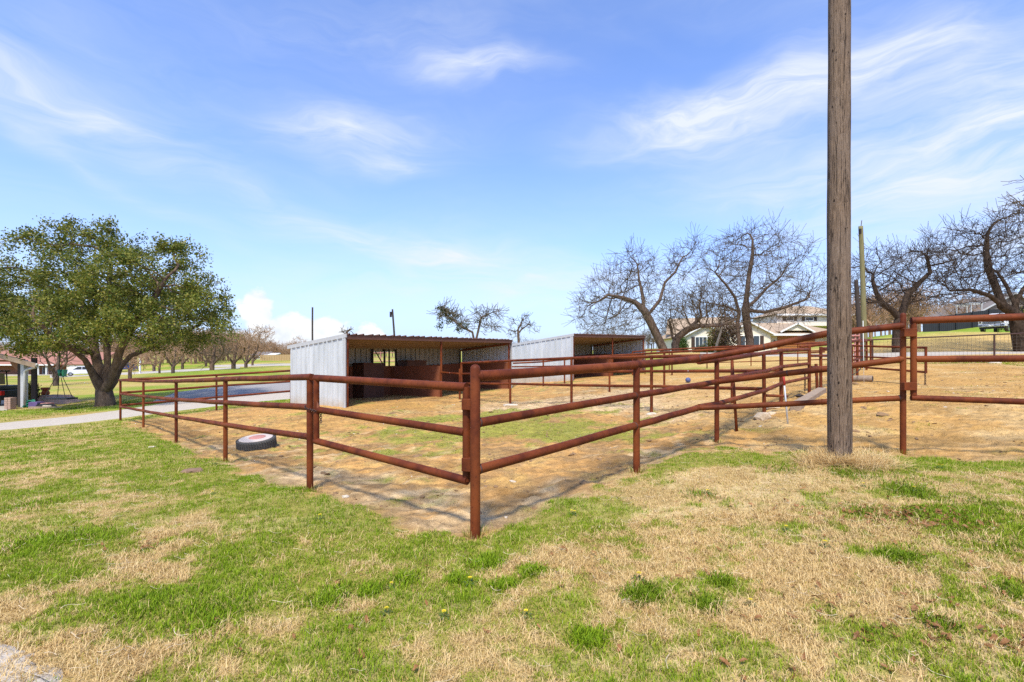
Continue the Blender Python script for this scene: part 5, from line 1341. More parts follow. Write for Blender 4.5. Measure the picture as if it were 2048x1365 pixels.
def make_grass():
    rng = np.random.default_rng(99)
    cr = source_coll('tall_tuft', [blade_mesh('tall_tuft', 'dry_blade', 22, .05, .16, .0045, .9, rng, 3) for _ in range(4)])
    road = np.array(GP([(-420, 897), (0, 864), (240, 840), (420, 816), (600, 797), (620, 770), (420, 774), (330, 784), (240, 818), (0, 845), (-420, 870)]))
    def cand(n, y0, y1, pw=None, mar=.5):
        """points spread evenly over the visible ground between two depths"""
        u = rng.uniform(0, 1, n); y = np.sqrt(y0 ** 2 + u * (y1 ** 2 - y0 ** 2)); x = rng.uniform(-1.12, 1.12, n) * (y + mar); return x, y
    GR, DR = [], []
    for (n, y0, y1, hh, ww, seg2) in [(310000, 1.9, 4.6, .034, .0040, True), (320000, 4.6, 8.0, .034, .0062, False), (260000, 8.0, 13.5, .040, .011, False), (190000, 13.5, 27, .05, .022, False)]:
        # tufted: most blades belong to small clumps
        nc = n // 7; cx, cy = cand(nc, y0, y1); k = rng.integers(0, nc, n); spread = .020 * max(1, y0 / 4)
        x = cx[k] + rng.normal(0, spread, n); y = cy[k] + rng.normal(0, spread, n); hs = rng.uniform(.65, 1.35, nc)[k]; cd = rng.uniform(0, 6.283, nc)[k]
        T = tone_fields(x, y); pr = rng.uniform(0, 1, n); turf = 1 - T['soil']; okr = ~(poly_sd(x, y, road) < 0.05)
        pg = .14 + .70 * T['green']
        isg = rng.uniform(0, 1, nc)[k] * .75 + rng.uniform(0, 1, n) * .25 < np.where(T['soil'] > .5, T['pengrass'] * .55, pg)
        keep = okr & (pr < turf + T['soil'] * (.08 + .75 * T['pengrass'] + .24 * sstep(.5, .62, T['n2'])))
        z = hzv(x, y) - .004; inpen = np.where(T['soil'] > .5, .45, 1.0)
        hump = .30 + .7 * T['n1'] + .85 * np.clip((T['n2'] - .35) * 2, 0, 1)
        m = keep & isg; q = m.sum()
        h = hh * hs[m] * hump[m] * inpen[m] * rng.uniform(.6, 1.3, q)
        yel = np.clip(.62 - T['g'][m] * .55 + rng.normal(0, .2, q) + .35 * (T['soil'][m] > .5), 0, 1)
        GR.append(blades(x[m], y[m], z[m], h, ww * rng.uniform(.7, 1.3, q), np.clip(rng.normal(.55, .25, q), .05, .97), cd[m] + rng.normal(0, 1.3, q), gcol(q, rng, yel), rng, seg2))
        m = keep & ~isg; q = m.sum()
        h = hh * hs[m] * inpen[m] * rng.uniform(.6, 1.5, q) * np.where(rng.uniform(0, 1, q) < .10, 2.1, 1.0)
        tan = np.clip(rng.normal(.15, .2, q) + .55 * (T['soil'][m] > .5) + .5 * sstep(.58, .75, T['n4'][m]), 0, 1)
        dc = dcol(q, rng, tan); dk_ = (T['soil'][m] > .5) & (rng.uniform(0, 1, q) < .42); dc[dk_] = np.array([.21, .115, .045]) * rng.uniform(.6, 1.4, (dk_.sum(), 1))
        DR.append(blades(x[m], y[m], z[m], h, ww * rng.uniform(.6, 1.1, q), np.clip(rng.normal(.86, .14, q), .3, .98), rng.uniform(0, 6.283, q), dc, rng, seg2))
    # darker weed rosettes and small vivid clumps
    for (px, py, r, k) in [(1283, 1192, .14, 900), (1180, 1280, .11, 700), (975, 1128, .14, 800), (1060, 1145, .11, 500), (915, 1160, .09, 400), (1010, 1172, .10, 450), (810, 1160, .12, 450), (740, 1185, .11, 350), (1445, 1165, .10, 300), (1415, 1210, .11, 350),
                           (1820, 985, .28, 900), (1760, 950, .45, 500), (1900, 1040, .32, 700), (1980, 1020, .3, 500), (1740, 1030, .22, 400), (1800, 1115, .13, 450), (1560, 940, .3, 300), (1990, 1090, .25, 300), (2030, 1190, .12, 250), (1880, 1250, .1, 250), (150, 1075, .3, 700), (60, 1010, .4, 600), (60, 1090, .3, 800), (660, 1200, .15, 700), (420, 1240, .25, 700), (300, 1210, .3, 600), (1400, 990, .18, 160), (1690, 948, .2, 300)]:
        c = G(px, py, GH); v = rng.normal(0, .5, (k, 2)) * r; x, y = c[0] + v[:, 0], c[1] + v[:, 1]
        col = gcol(k, rng, np.zeros(k)) * (.72 if px > 1250 else .95)
        GR.append(blades(x, y, hzv(x, y) - .004, .06 * rng.uniform(.5, 1.3, k), .0062 * rng.uniform(.7, 1.4, k), np.clip(rng.normal(.6, .2, k), .1, .97), rng.uniform(0, 6.283, k), col, rng, True))
    # tufts left standing where the mower cannot reach, at the feet of the posts
    for (px, py, Y, k) in [(950, 1068, 4.5, 150), (620, 977, 6.1, 130), (451, 923, 8.3, 110), (352, 883, 11.3, 90), (1273, 940, 6.3, 130), (1433, 885, 8.0, 70), (1806, 913, 6.8, 60)]:
        c = on(px, py, Y); a = rng.uniform(0, 6.283, k); rr = .045 + np.abs(rng.normal(0, .05, k)); x, y = c[0] + rr * np.cos(a), c[1] + rr * np.sin(a); z = hzv(x, y) - .004; gsel = rng.uniform(0, 1, k) < .55
        for sel_, lst, col in ((gsel, GR, gcol(int(gsel.sum()), rng, np.full(int(gsel.sum()), .25))), (~gsel, DR, dcol(int((~gsel).sum()), rng, np.full(int((~gsel).sum()), .1)))):
            q = int(sel_.sum()); lst.append(blades(x[sel_], y[sel_], z[sel_], .085 * rng.uniform(.5, 1.4, q), .0045 * rng.uniform(.7, 1.3, q), np.clip(rng.normal(.5, .25, q), .05, .97), a[sel_] + rng.normal(0, .8, q), col, rng, True))
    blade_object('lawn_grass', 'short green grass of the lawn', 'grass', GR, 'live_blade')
    # loose pale straw lying over the turf, joined to the dead grass
    ns = 7000; x, y = cand(ns, 1.9, 7.5); T = tone_fields(x, y); m = rng.uniform(0, 1, ns) < (1 - T['soil']) * (.10 + .8 * (1 - T['green'])) * (.3 + T['n1'])
    x, y = x[m], y[m]; ns = len(x); d = rng.uniform(0, 6.283, ns); cv = rng.normal(0, 9, ns); L = rng.uniform(.05, .15, ns); w = rng.uniform(.0007, .0014, ns); z0 = rng.uniform(.012, .035, ns)
    col = np.array([.66, .54, .36]) * rng.uniform(.75, 1.2, (ns, 1)); segs = 5; Vs = []
    for i in range(segs + 1):
        zz = hzv(x, y) + z0 + .010 * np.sin(i * .9 + d); Vs += [np.c_[x - np.sin(d) * w, y + np.cos(d) * w, zz], np.c_[x + np.sin(d) * w, y - np.cos(d) * w, zz + .001]]
        x = x + np.cos(d) * L / segs; y = y + np.sin(d) * L / segs; d = d + cv * L / segs
    V = np.stack(Vs, 1); nv = 2 * (segs + 1); k = np.arange(ns)[:, None] * nv; tri = []
    for i in range(segs): tri += [k + [2 * i, 2 * i + 1, 2 * i + 3], k + [2 * i, 2 * i + 3, 2 * i + 2]]
    DR.append((V.reshape(-1, 3), np.concatenate(tri, 1).reshape(-1, 3), np.repeat(col, nv, 0)))
    blade_object('dry_grass', 'short straw coloured dead grass of the lawn', 'grass', DR, 'dead_blade')
    # dead grass round the pole foot
    pc = on(1678, 918, 6.2); k = 260; a = rng.uniform(0, 6.28, k); rr = .17 + np.abs(rng.normal(0, .15, k)); xx = pc[0] + .05 + rr * np.cos(a) * 1.25; yy = pc[1] - .05 + rr * np.sin(a)
    s = rng.uniform(.6, 1.2, k)
    scatter('pole_foot_grass', 'tall bleached dead grass round the foot of the utility pole', 'grass', cr, np.c_[xx, yy, hzv(xx, yy) - .01], np.c_[rng.normal(0, .25, k), rng.normal(0, .25, k), rng.uniform(0, 6.28, k)], np.c_[s, s, s], rng.integers(0, 4, k), np.clip(rng.normal(.25, .3, k), 0, 1))
    # clods and small stones of the pens
    ms = []
    for i in range(5):
        mb = MB(); r2 = random.Random(i); mb.lathe((0, 0, 0), [(.3, -.3), (.9, .0), (.7, .45), (.2, .7)], 6); mb.v = [(vx * r2.uniform(.6, 1.3), vy * r2.uniform(.6, 1.3), vz * r2.uniform(.5, 1.1)) for vx, vy, vz in mb.v]
        me = bpy.data.meshes.new('clod'); me.from_pydata(mb.v, [], mb.f); me.materials.append(MATS['clod' if i < 4 else 'pale_stone']); ms.append(me)
    cc = source_coll('clod', ms)
    x3, y3 = cand(34000, 4.2, 20); T3 = tone_fields(x3, y3); m = rng.uniform(0, 1, len(x3)) < T3['soil'] * (.12 + .88 * sstep(.48, .62, T3['n2'])) * .8
    n = m.sum(); s = .009 * np.exp(rng.normal(0, .65, n))
    scatter('soil_clods', 'crumbly brown clods and pebbles on the pen soil', 'soil', cc, np.c_[x3[m], y3[m], hzv(x3[m], y3[m])], np.c_[rng.uniform(0, .5, n), rng.uniform(0, .5, n), rng.uniform(0, 6.28, n)], np.c_[s * rng.uniform(.8, 1.8, n), s, s * .7], rng.choice([0, 1, 2, 3, 4], n, p=[.24, .24, .23, .23, .06]))
    # fallen oak leaves
    ms = []
    for i in range(5):
        r2 = random.Random(40 + i); V = []; m_ = 9; w = [0, .35, .22, .55, .3, .6, .32, .4, 0]
        for k in range(m_):
            t = k / (m_ - 1); b_ = .22 * math.sin(t * 3.1 + i) ; V += [(t - .5, -.5 * w[k] * r2.uniform(.7, 1.2), b_ + .12 * w[k]), (t - .5, 0, b_ - .02), (t - .5, .5 * w[k] * r2.uniform(.7, 1.2), b_ + .18 * w[k])]
        Fs = [(3 * k + j, 3 * k + 3 + j, 3 * k + 4 + j, 3 * k + 1 + j) for k in range(m_ - 1) for j in (0, 1)]
        me = bpy.data.meshes.new('oak_leaf'); me.from_pydata(V, [], Fs); me.materials.append(MATS['dead_leaf']); ms.append(me)
    cl = source_coll('oak_leaf', ms); L = []
    for (px, py, rx, ry, k) in [(1790, 1030, .55, .18, 120), (1880, 1050, .5, .18, 70), (1760, 1230, .7, .35, 22), (1850, 1290, .6, .3, 22), (1950, 1150, .7, .5, 22), (1600, 1150, 1.2, .6, 16), (1450, 1230, .8, .4, 14), (1540, 1330, .4, .2, 8), (900, 1300, 1.2, .3, 8), (600, 1200, 1.5, .6, 5), (270, 1090, .3, .15, 5), (300, 1100, .12, .06, 5), (1550, 1010, 1., .5, 30), (1240, 1120, .8, .3, 14), (1980, 1280, .5, .3, 30)]:
        c = G(px, py, GH); L.append(c + rng.normal(0, .5, (k, 2)) * [rx, ry])
    L = np.concatenate(L); n = len(L); s = rng.uniform(.032, .062, n)
    scatter('fallen_leaves', 'brown fallen oak leaves scattered on the dry turf', 'leaves', cl, np.c_[L, hzv(L[:, 0], L[:, 1]) + .022], np.c_[rng.normal(0, .35, n), rng.normal(0, .35, n), rng.uniform(0, 6.28, n)], np.c_[s, s, s], rng.integers(0, 5, n))
make_grass()

# ------------------------------------------------------------------ distant woods and thickets (uncountable masses)
def wood_sources(name, k, mat, h=6.0, n=230, seed=0, spread=2.6, tip=.02, leaf=None):
    ms = []
    for i in range(k):
        rng = np.random.default_rng(seed + i)
        v = rng.normal(0, 1, (n, 3)); v /= np.linalg.norm(v, axis=1)[:, None]; v *= rng.uniform(.2, 1, n)[:, None] ** (1 / 3)
        A = v * [spread, spread, h * .38] + [0, 0, h * .62]
        tr = [[(0, 0, -.2), (0.05, 0, h * .2), (0, .05, h * .3)]] + [[(0, .05, h * .3), (rng.normal(0, .9), rng.normal(0, .9), h * .55)] for _ in range(3)]
        N, P = colonize([[np.array(q) for q in t_] for t_ in tr], A, .42, 3.5, .7, 70, .3, rng)
        N, P = add_twigs(N, P, rng, 1.6, .30, 3, sel=40)
        Rr = radii(N, P, tip, 2.3, .16)
        o = skel_mesh(name, N, P, Rr, np.ones(len(N), bool), 3, mat, None); me = o.data; bpy.data.objects.remove(o); ms.append(me)
    return source_coll(name, ms)
def scatter_px(name, label, cat, coll, spots, k, rng, smin, smax, hsc=1.0):
    """spots: (px0, px1, Y0, Y1, count) spread over real ground"""
    X = []; Yv = []
    for a, b, y0, y1, c in spots:
        yy = rng.uniform(y0, y1, c); xx = (rng.uniform(a, b, c) - CX) / F * yy; X.append(xx); Yv.append(yy)
    X = np.concatenate(X); Yv = np.concatenate(Yv); n = len(X); s = rng.uniform(smin, smax, n)
    return scatter(name, label, cat, coll, np.c_[X, Yv, hzv(X, Yv)], np.c_[np.zeros((n, 2)), rng.uniform(0, 6.28, n)], np.c_[s, s, s * hsc], rng.integers(0, k, n))
rng = np.random.default_rng(7)
wb = wood_sources('wood_tree', 4, 'twig_brown', seed=300)
wg = wood_sources('grey_tree', 3, 'twig_bark', seed=320)
scatter_px('distant_woods', 'brown leafless woods along the far left skyline', 'woods', wb, [(-60, 250, 125, 170, 50), (230, 430, 105, 140, 60), (420, 500, 110, 160, 30), (490, 600, 165, 230, 50)], 4, rng, 1.0, 1.5)
scatter_px('far_tree_line', 'grey leafless tree line behind the shelters', 'woods', wg, [(540, 720, 190, 260, 46), (700, 1150, 170, 260, 60), (1150, 1400, 120, 180, 34)], 3, rng, .7, 1.15)
scatter_px('hillside_thicket', 'brown leafless thicket on the right hillside', 'thicket', wb, [(1700, 1840, 48, 60, 14), (1690, 1960, 72, 105, 34), (1640, 1720, 75, 110, 10), (1990, 2250, 90, 110, 16)], 4, rng, .7, 1.05)
scatter_px('house_trees', 'leafless trees behind the pale house', 'woods', wg, [(1300, 1480, 82, 110, 16), (1480, 1700, 88, 120, 14)], 3, rng, .8, 1.05)

# ------------------------------------------------------------------ helpers for buildings
def bx(root, name, mat, x0, x1, y0, y1, z0, z1, parent=None):
    o = MB().box(x0, x1, y0, y1, z0, z1).build(name, mat, parent or root, loc=root.location); return o
def poly_wall(root, name, mat, P, y0, y1, parent=None):
    return MB().prism(P, y0, y1).build(name, mat, parent or root, loc=root.location)
def window(root, x0, x1, y, z0, z1, shutters=0.0, wall=None, mull=1):
    f = MB(); t = .09
    f.box(x0 - t, x1 + t, y - .06, y + .02, z1, z1 + t).box(x0 - t, x1 + t, y - .08, y + .02, z0 - t, z0).box(x0 - t, x0, y - .06, y + .02, z0, z1).box(x1, x1 + t, y - .06, y + .02, z0, z1)
    w_ = f.build('window', 'white_trim', root, loc=root.location)
    MB().box(x0, x1, y - .015, y - .005, z0, z1).build('pane', 'glass_dark', w_, loc=root.location)
    for i in range(1, mull + 1):
        xm = x0 + (x1 - x0) * i / (mull + 1); MB().box(xm - .03, xm + .03, y - .035, y - .016, z0, z1).build('mullion', 'white_trim', w_, loc=root.location)
    if shutters:
        for a, b in ((x0 - t - shutters, x0 - t - .01), (x1 + t + .01, x1 + t + shutters)): MB().box(a, b, y - .05, y - .001, z0 - .05, z1 + .05).build('shutter', 'shutter_dark', root, loc=root.location)
def roof_slab(root, P, mat='roof_shingle', th=.14, name='roof'):
    """P: four corners (eave a, eave b, ridge b, ridge a)"""
    P = [Vector(p) for p in P]; n = (P[1] - P[0]).cross(P[3] - P[0]).normalized(); n = n if n.z > 0 else -n
    lo = [p - n * th for p in P]
    return MB().hexa(lo, P).build(name, mat, root, loc=root.location)

# ------------------------------------------------------------------ pale house, right of centre
def big_house():
    Y = 62.0; X = lambda px, y=Y: (px - CX) / F * y; Z = lambda py, y=Y: CAMZ + (HY - py) / F * y
    g = min(hz(X(1367), Y), hz(X(1640), Y)) - .1
    r = thing('house', 'pale two storey house with brown shingle roofs and wooden garage door', 'house', (X(1500), Y, g))
    def gable(px0, px1, pk, eave, peak, y0, y1):
        x0, x1, xk = X(px0, y0), X(px1, y0), X(pk, y0); ze, zp = Z(eave, y0), Z(peak, y0)
        poly_wall(r, 'wall', 'white_wall', [(x0, g), (x1, g), (x1, ze), (xk, zp), (x0, ze)], y0, y1)
        ov = .45
        for a, zs in ((x0, -1), (x1, 1)):
            sl = (zp - ze) / abs(xk - a); xe = a + zs * ov; zee = ze - sl * ov
            roof_slab(r, [(xe, y0 - .4, zee + .14), (xe, y1, zee + .14), (xk, y1, zp + .16), (xk, y0 - .4, zp + .16)])
            roof_slab(r, [(xe, y0 - .46, zee + .11), (xe, y0 - .405, zee + .11), (xk, y0 - .405, zp + .13), (xk, y0 - .46, zp + .13)], 'white_trim', .20, 'rake_board')
    gable(1369, 1450, 1410, 671, 650, 62, 74)
    gable(1452, 1541, 1497, 667, 645, 61.5, 74)
    # entry recess
    bx(r, 'wall', 'cream_wall', X(1448, 63), X(1472, 63), 62.6, 62.8, g, Z(672, 63))
    d = bx(r, 'door', 'shutter_dark', X(1456), X(1466), 62.5, 62.59, g, Z(676)); bx(r, 'pane', 'glass_dark', X(1459), X(1463), 62.46, 62.495, g + .8, Z(678), d)
    # garage block
    x0, x1 = X(1541.5), X(1692); ze = Z(667)
    bx(r, 'wall', 'cream_wall', x0, x1, 62.2, 73, g, ze)
    gd = bx(r, 'garage_door', 'garage_wood', X(1556), X(1631), 62.08, 62.17, g, Z(669.5))
    zt = Z(669.5)
    for i in range(1, 4): bx(r, 'panel_rail', 'brown_wood', X(1556), X(1631), 62.05, 62.079, g + (zt - g) * i / 4 - .03, g + (zt - g) * i / 4 + .03, gd)
    roof_slab(r, [(x0 - .3, 61.7, ze - .05), (x1 + .4, 61.7, ze - .05), (x1 - 2.5, 69.2, Z(637)), (x0 - .3, 69.2, Z(637))])
    bx(r, 'fascia', 'white_trim', x0 - .3, x1 + .4, 61.6, 61.695, ze - .33, ze - .06)
    bx(r, 'soffit', 'cream_wall', x0 - .25, x1 + .35, 61.7, 62.19, ze - .30, ze - .22)
    # small front gable on the garage roof
    xa, xb, xk = X(1563), X(1622), X(1593); za, zp = Z(661.5), Z(647.5)
    poly_wall(r, 'dormer', 'white_wall', [(xa, za), (xb, za), (xk, zp)], 61.9, 66.5)
    for a in (xa, xb):
        e = -.35 if a < xk else .35
        roof_slab(r, [(a + e, 61.7, za - .1), (a + e, 66.8, za - .1), (xk, 66.8, zp + .14), (xk, 61.7, zp + .14)]); roof_slab(r, [(a + e, 61.62, za - .12), (a + e, 61.695, za - .12), (xk, 61.695, zp + .12), (xk, 61.62, zp + .12)], 'white_trim', .2, 'rake_board')
    # upper storey
    y2 = 69.0; xa, xb = X(1554, y2), X(1700, y2); zb, zt2 = Z(652, y2), Z(630.5, y2)
    bx(r, 'upper_wall', 'white_wall', xa, xb, y2, y2 + 7, zb, zt2)
    bx(r, 'fascia', 'white_trim', xa - .5, xb + .5, y2 - .55, y2 - .45, zt2 - .12, zt2 + .12)
    zr = Z(612, y2 + 3)
    e = .5; A, B, C_, D = (xa - e, y2 - e, zt2 + .1), (xb + e, y2 - e, zt2 + .1), (xb + e, y2 + 7 + e, zt2 + .1), (xa - e, y2 + 7 + e, zt2 + .1); R1, R2 = (xa + 3.6, y2 + 3.5, zr), (xb - 3.6, y2 + 3.5, zr)
    MB().add([A, B, C_, D, R1, R2], [(0, 1, 5, 4), (1, 2, 5), (2, 3, 4, 5), (3, 0, 4), (3, 2, 1, 0)]).build('roof', 'roof_shingle', r, loc=r.location)
    for a, b in ((1573.5, 1586), (1611, 1626)): window(r, X(a, y2), X(b, y2), y2, Z(641.5, y2), Z(635, y2), .45, mull=0)
    window(r, X(1391), X(1413), 62.0, Z(695), Z(675), .45, mull=2)
    window(r, X(1503), X(1514), 61.5, Z(694), Z(673), .5, mull=0)
    window(r, X(1476), X(1486), 61.5, Z(694), Z(673), .0, mull=0)
    # main roof behind the gables
    roof_slab(r, [(X(1362), 68, Z(668, 68)), (X(1545), 68, Z(668, 68)), (X(1545), 75, Z(634, 75)), (X(1400), 75, Z(638, 75))])
    bx(r, 'lantern', 'black_plastic', X(1549), X(1551), 62.0, 62.19, Z(686), Z(681))
big_house()

# ------------------------------------------------------------------ shrubs by the house
def shrub(label, px, py, Y, wpx, hpx, mat, seed, name='shrub', per=40, leaf=.16, cat='shrub'):
    rng = np.random.default_rng(seed); b = on(px, py, Y); root = thing(name, label, cat, tuple(b)); k = Y / F
    N = [b + [0, 0, -.1]]; P = [-1]
    A = lobes_points([(px, py - hpx * .5, wpx / 2, hpx / 2)], Y, wpx * k / 2, 130, rng); A = A[A[:, 2] > b[2] + .05]
    N, P = colonize([[b - [0, 0, .1], b + [0, 0, hpx * k * .25]]], A, max(.12, hpx * k * .08), 6, max(.18, hpx * k * .1), 60, .25, rng)
    Rr = radii(N, P, .008, 2.2, .05); skel_mesh('stem', N, P, Rr, np.ones(len(N), bool), 4, 'twig_bark', root)
    leaf_cloud('foliage', mat, A, per, hpx * k * .07, leaf, rng, root); return root
shrub('round green shrub at the left corner of the pale house', 1361, 716, 58, 26, 40, 'shrub_leaf', 1)
shrub('yellow olive leafed tree in front of the pale house entry', 1434, 720, 56, 34, 64, 'olive_leaf', 2, 'olive_tree', 26, .22, 'tree')
shrub('grey green shrub under the front window of the pale house', 1402, 714, 58, 30, 22, 'mistletoe', 3, per=24)
shrub('bronze leafed tree showing behind the twin trunk oak', 1452, 714, 53, 44, 95, 'thicket_leaf', 4, 'bronze_tree', 18, .24, 'tree')
shrub('olive yellow tree behind the right edge oak', 2062, 690, 52, 70, 80, 'olive_leaf', 5, 'olive_tree', 26, .25, 'tree')
shrub('yellow green bush beside the carport downspout', 64, 805, 26, 18, 40, 'olive_leaf', 6, per=22, leaf=.10)
# pale dead limb leaning before the house
b = on(1428, 712, 50); t_ = thing('dead_limb', 'pale dead limb leaning in front of the house', 'limb', tuple(b))
MB().tube([b - [0, 0, .2], W(1435, 685, 50), W(1444, 655, 50), W(1442, 615, 50)], [.16, .13, .09, .05], 8).build('limb', 'pale_bark', t_, True, t_.location)
MB().tube([W(1441, 664, 50), W(1432, 652, 50.3), W(1428, 640, 50.2)], [.08, .05, .03], 6).build('branch', 'pale_bark', t_, True, t_.location)

# ------------------------------------------------------------------ black fence, neighbour house, truck
def black_fence():
    Y0, Y1 = 60.0, 56.0; A = on(1846, 660, Y0); B = on(2330, 665, Y1)
    r = thing('board_fence', 'long black board fence behind the parked truck', 'fence', tuple(A)); n = 14
    for i in range(n):
        p = A + (B - A) * i / n; q = A + (B - A) * (i + 1) / n; z0, z1 = hz(p[0], p[1]), hz(q[0], q[1]); h = 1.95
        MB().box(p[0] - .06, p[0] + .06, p[1] - .14, p[1] - .02, z0 - .2, z0 + h + .08).build('post', 'black_fence', r, loc=r.location)
        m = 8
        for j in range(m):
            a = p + (q - p) * (j + .04) / m; c = p + (q - p) * (j + .96) / m; za = z0 + (z1 - z0) * j / m
            MB().hexa([(a[0], a[1], za - .1), (c[0], c[1], za - .1), (c[0], c[1] + .03, za - .1), (a[0], a[1] + .03, za - .1)], [(a[0], a[1], za + h), (c[0], c[1], za + h), (c[0], c[1] + .03, za + h), (a[0], a[1] + .03, za + h)]).build('board', 'black_fence', r, loc=r.location)
black_fence()
def neighbour_house():
    Y = 74.0; X = lambda px: (px - CX) / F * Y; Z = lambda py: CAMZ + (HY - py) / F * Y; g = hz(X(2020), Y) - .3
    r = thing('house', 'brown house with pale roof edge half hidden behind the black fence', 'house', (X(2020), Y, g))
    bx(r, 'wall', 'brown_wood', X(1962), X(2150), Y, Y + 9, g, Z(622))
    poly_wall(r, 'gable_wall', 'grey_roof', [(X(1958), Z(622) + .01), (X(2090), Z(622) + .01), (X(2024), Z(588))], Y - .05, Y + 9)
    for a in (1950, 2098): roof_slab(r, [(X(a), Y - .5, Z(625)), (X(a), Y + 9.4, Z(625)), (X(2024), Y + 9.4, Z(585.5)), (X(2024), Y - .5, Z(585.5))], 'grey_roof')
    for a in (1950, 2098): roof_slab(r, [(X(a), Y - .6, Z(625.5)), (X(a), Y - .51, Z(625.5)), (X(2024), Y - .51, Z(586)), (X(2024), Y - .6, Z(586))], 'trim_metal', .2, 'rake_board')
    window(r, X(1990), X(2003), Y - .06, Z(640), Z(630), 0, mull=1)
neighbour_house()
def pergola():
    Y = 68.0; X = lambda px: (px - CX) / F * Y; Z = lambda py: CAMZ + (HY - py) / F * Y
    b = (X(1952), Y, hz(X(1952), Y)); r = thing('pergola', 'pale timber pergola frame above the black fence', 'pergola', b)
    for px in (1942, 1963):
        for dy in (0, 2.2):
            x = X(px); bx(r, 'post', 'trim_metal', x - .06, x + .06, Y + dy - .06, Y + dy + .06, hz(x, Y + dy) - .2, Z(610))
    for dy in (0, 2.2): bx(r, 'beam', 'trim_metal', X(1939), X(1966), Y + dy - .06, Y + dy + .06, Z(610) + .002, Z(610) + .2)
    for i in range(6):
        x = X(1940 + i * 5); bx(r, 'rafter', 'trim_metal', x - .04, x + .04, Y - .4, Y + 2.6, Z(610) + .202, Z(610) + .32)
pergola()

def wheel(root, x, y, z, r, w, parent=None):
    t_ = auto_smooth(MB().lathe((x - w / 2, y, z), [(r * .6, 0), (r * .92, 0), (r, w * .18), (r, w * .82), (r * .92, w), (r * .6, w)], 18, (1, 0, 0)).build('wheel', 'rubber', root), 35)
    MB().lathe((x - w / 2 - .008, y, z), [(.05, -.0), (r * .58, .01), (r * .60, w + .01), (.05, w + .016)], 12, (1, 0, 0)).build('rim', 'chrome', t_); return t_
def bevel(o, w=.03, s=2):
    m = o.modifiers.new('bevel', 'BEVEL'); m.width = w; m.segments = s; m.limit_method = 'ANGLE'; return o
def car_body(root, prof, w, mat, name='body', taper=.0, xin=0.0):
    """prof in (y, z) side outline, extruded across x"""
    n = len(prof); vs = [(-w / 2, y, z) for y, z in prof] + [(w / 2, y, z) for y, z in prof]
    fs = [tuple(range(n)), tuple(range(2 * n - 1, n - 1, -1))] + [((k + 1) % n, k, n + k, n + (k + 1) % n) for k in range(n)]
    return bevel(mesh_obj(name, vs, fs, mat, root), .05)
def pickup(label, base, rot):
    """nose towards -y"""
    r = thing('pickup_truck', label, 'truck', base); r.rotation_euler = (0, 0, rot)
    car_body(r, [(-2.9, .55), (-2.92, 1.0), (-2.85, 1.17), (-1.55, 1.27), (-1.5, 1.28), (-1.5, .5)], 1.96, 'car_white', 'hood')
    car_body(r, [(-1.49, .5), (-1.49, 1.28), (1.0, 1.28), (1.0, .5)], 1.98, 'car_white', 'cab')
    car_body(r, [(1.02, .55), (1.02, 1.27), (2.9, 1.27), (2.9, .55)], 1.98, 'car_white', 'bed')
    # greenhouse: tapered
    lo = [(-.90, -1.45, 1.281), (.90, -1.45, 1.281), (.90, .95, 1.281), (-.90, .95, 1.281)]; hi = [(-.72, -.72, 1.88), (.72, -.72, 1.88), (.72, .78, 1.88), (-.72, .78, 1.88)]
    bevel(MB().hexa(lo, hi).build('glasshouse', 'glass_dark', r), .02)
    bevel(MB().hexa([(-.76, -.76, 1.875), (.76, -.76, 1.875), (.76, .82, 1.875), (-.76, .82, 1.875)], [(-.70, -.66, 1.95), (.70, -.66, 1.95), (.70, .76, 1.95), (-.70, .76, 1.95)]).build('roof', 'car_white', r), .03)
    for sx in (-1, 1):
        MB().tube([(sx * .88, -1.46, 1.28), (sx * .73, -.72, 1.89)], .045, 6).build('pillar', 'car_white', r)
        bevel(MB().box(min(sx * 1.0, sx * 1.24), max(sx * 1.0, sx * 1.24), -1.32, -1.22, 1.22, 1.42).build('mirror', 'car_white', r), .02)
        h = bevel(MB().box(min(sx * .66, sx * .96), max(sx * .66, sx * .96), -2.955, -2.85, .86, 1.06).build('headlight', 'lamp_clear', r), .02)
        MB().box(min(sx * .72, sx * .9), max(sx * .72, sx * .9), -2.965, -2.95, .90, 1.02).build('lens', 'black_plastic', h)
        MB().box(min(sx * .68, sx * .92), max(sx * .68, sx * .92), -3.01, -2.96, .58, .68).build('fog_light', 'black_plastic', r)
        for y in (-1.95, 1.75): wheel(r, sx * .88, y, .40, .40, .26)
    g_ = MB().box(-.65, .65, -2.95, -2.88, .80, 1.08).build('grille', 'black_plastic', r)
    for i in range(3): MB().box(-.64, .64, -2.972, -2.951, .84 + i * .085, .875 + i * .085).build('grille_bar', 'chrome', g_)
    bevel(MB().box(-.98, .98, -3.0, -2.86, .48, .74).build('bumper', 'chrome', r), .04)
    MB().box(-.17, .17, -3.02, -3.002, .58, .70).build('number_plate', 'white_trim', r)
    MB().box(-.9, .9, -2.9, -2.8, .30, .475).build('air_dam', 'black_plastic', r)
    return r
b = on(2004, 667, 49); pickup('white pickup truck parked on the hillside lawn facing the pens', tuple(b), R(-60))
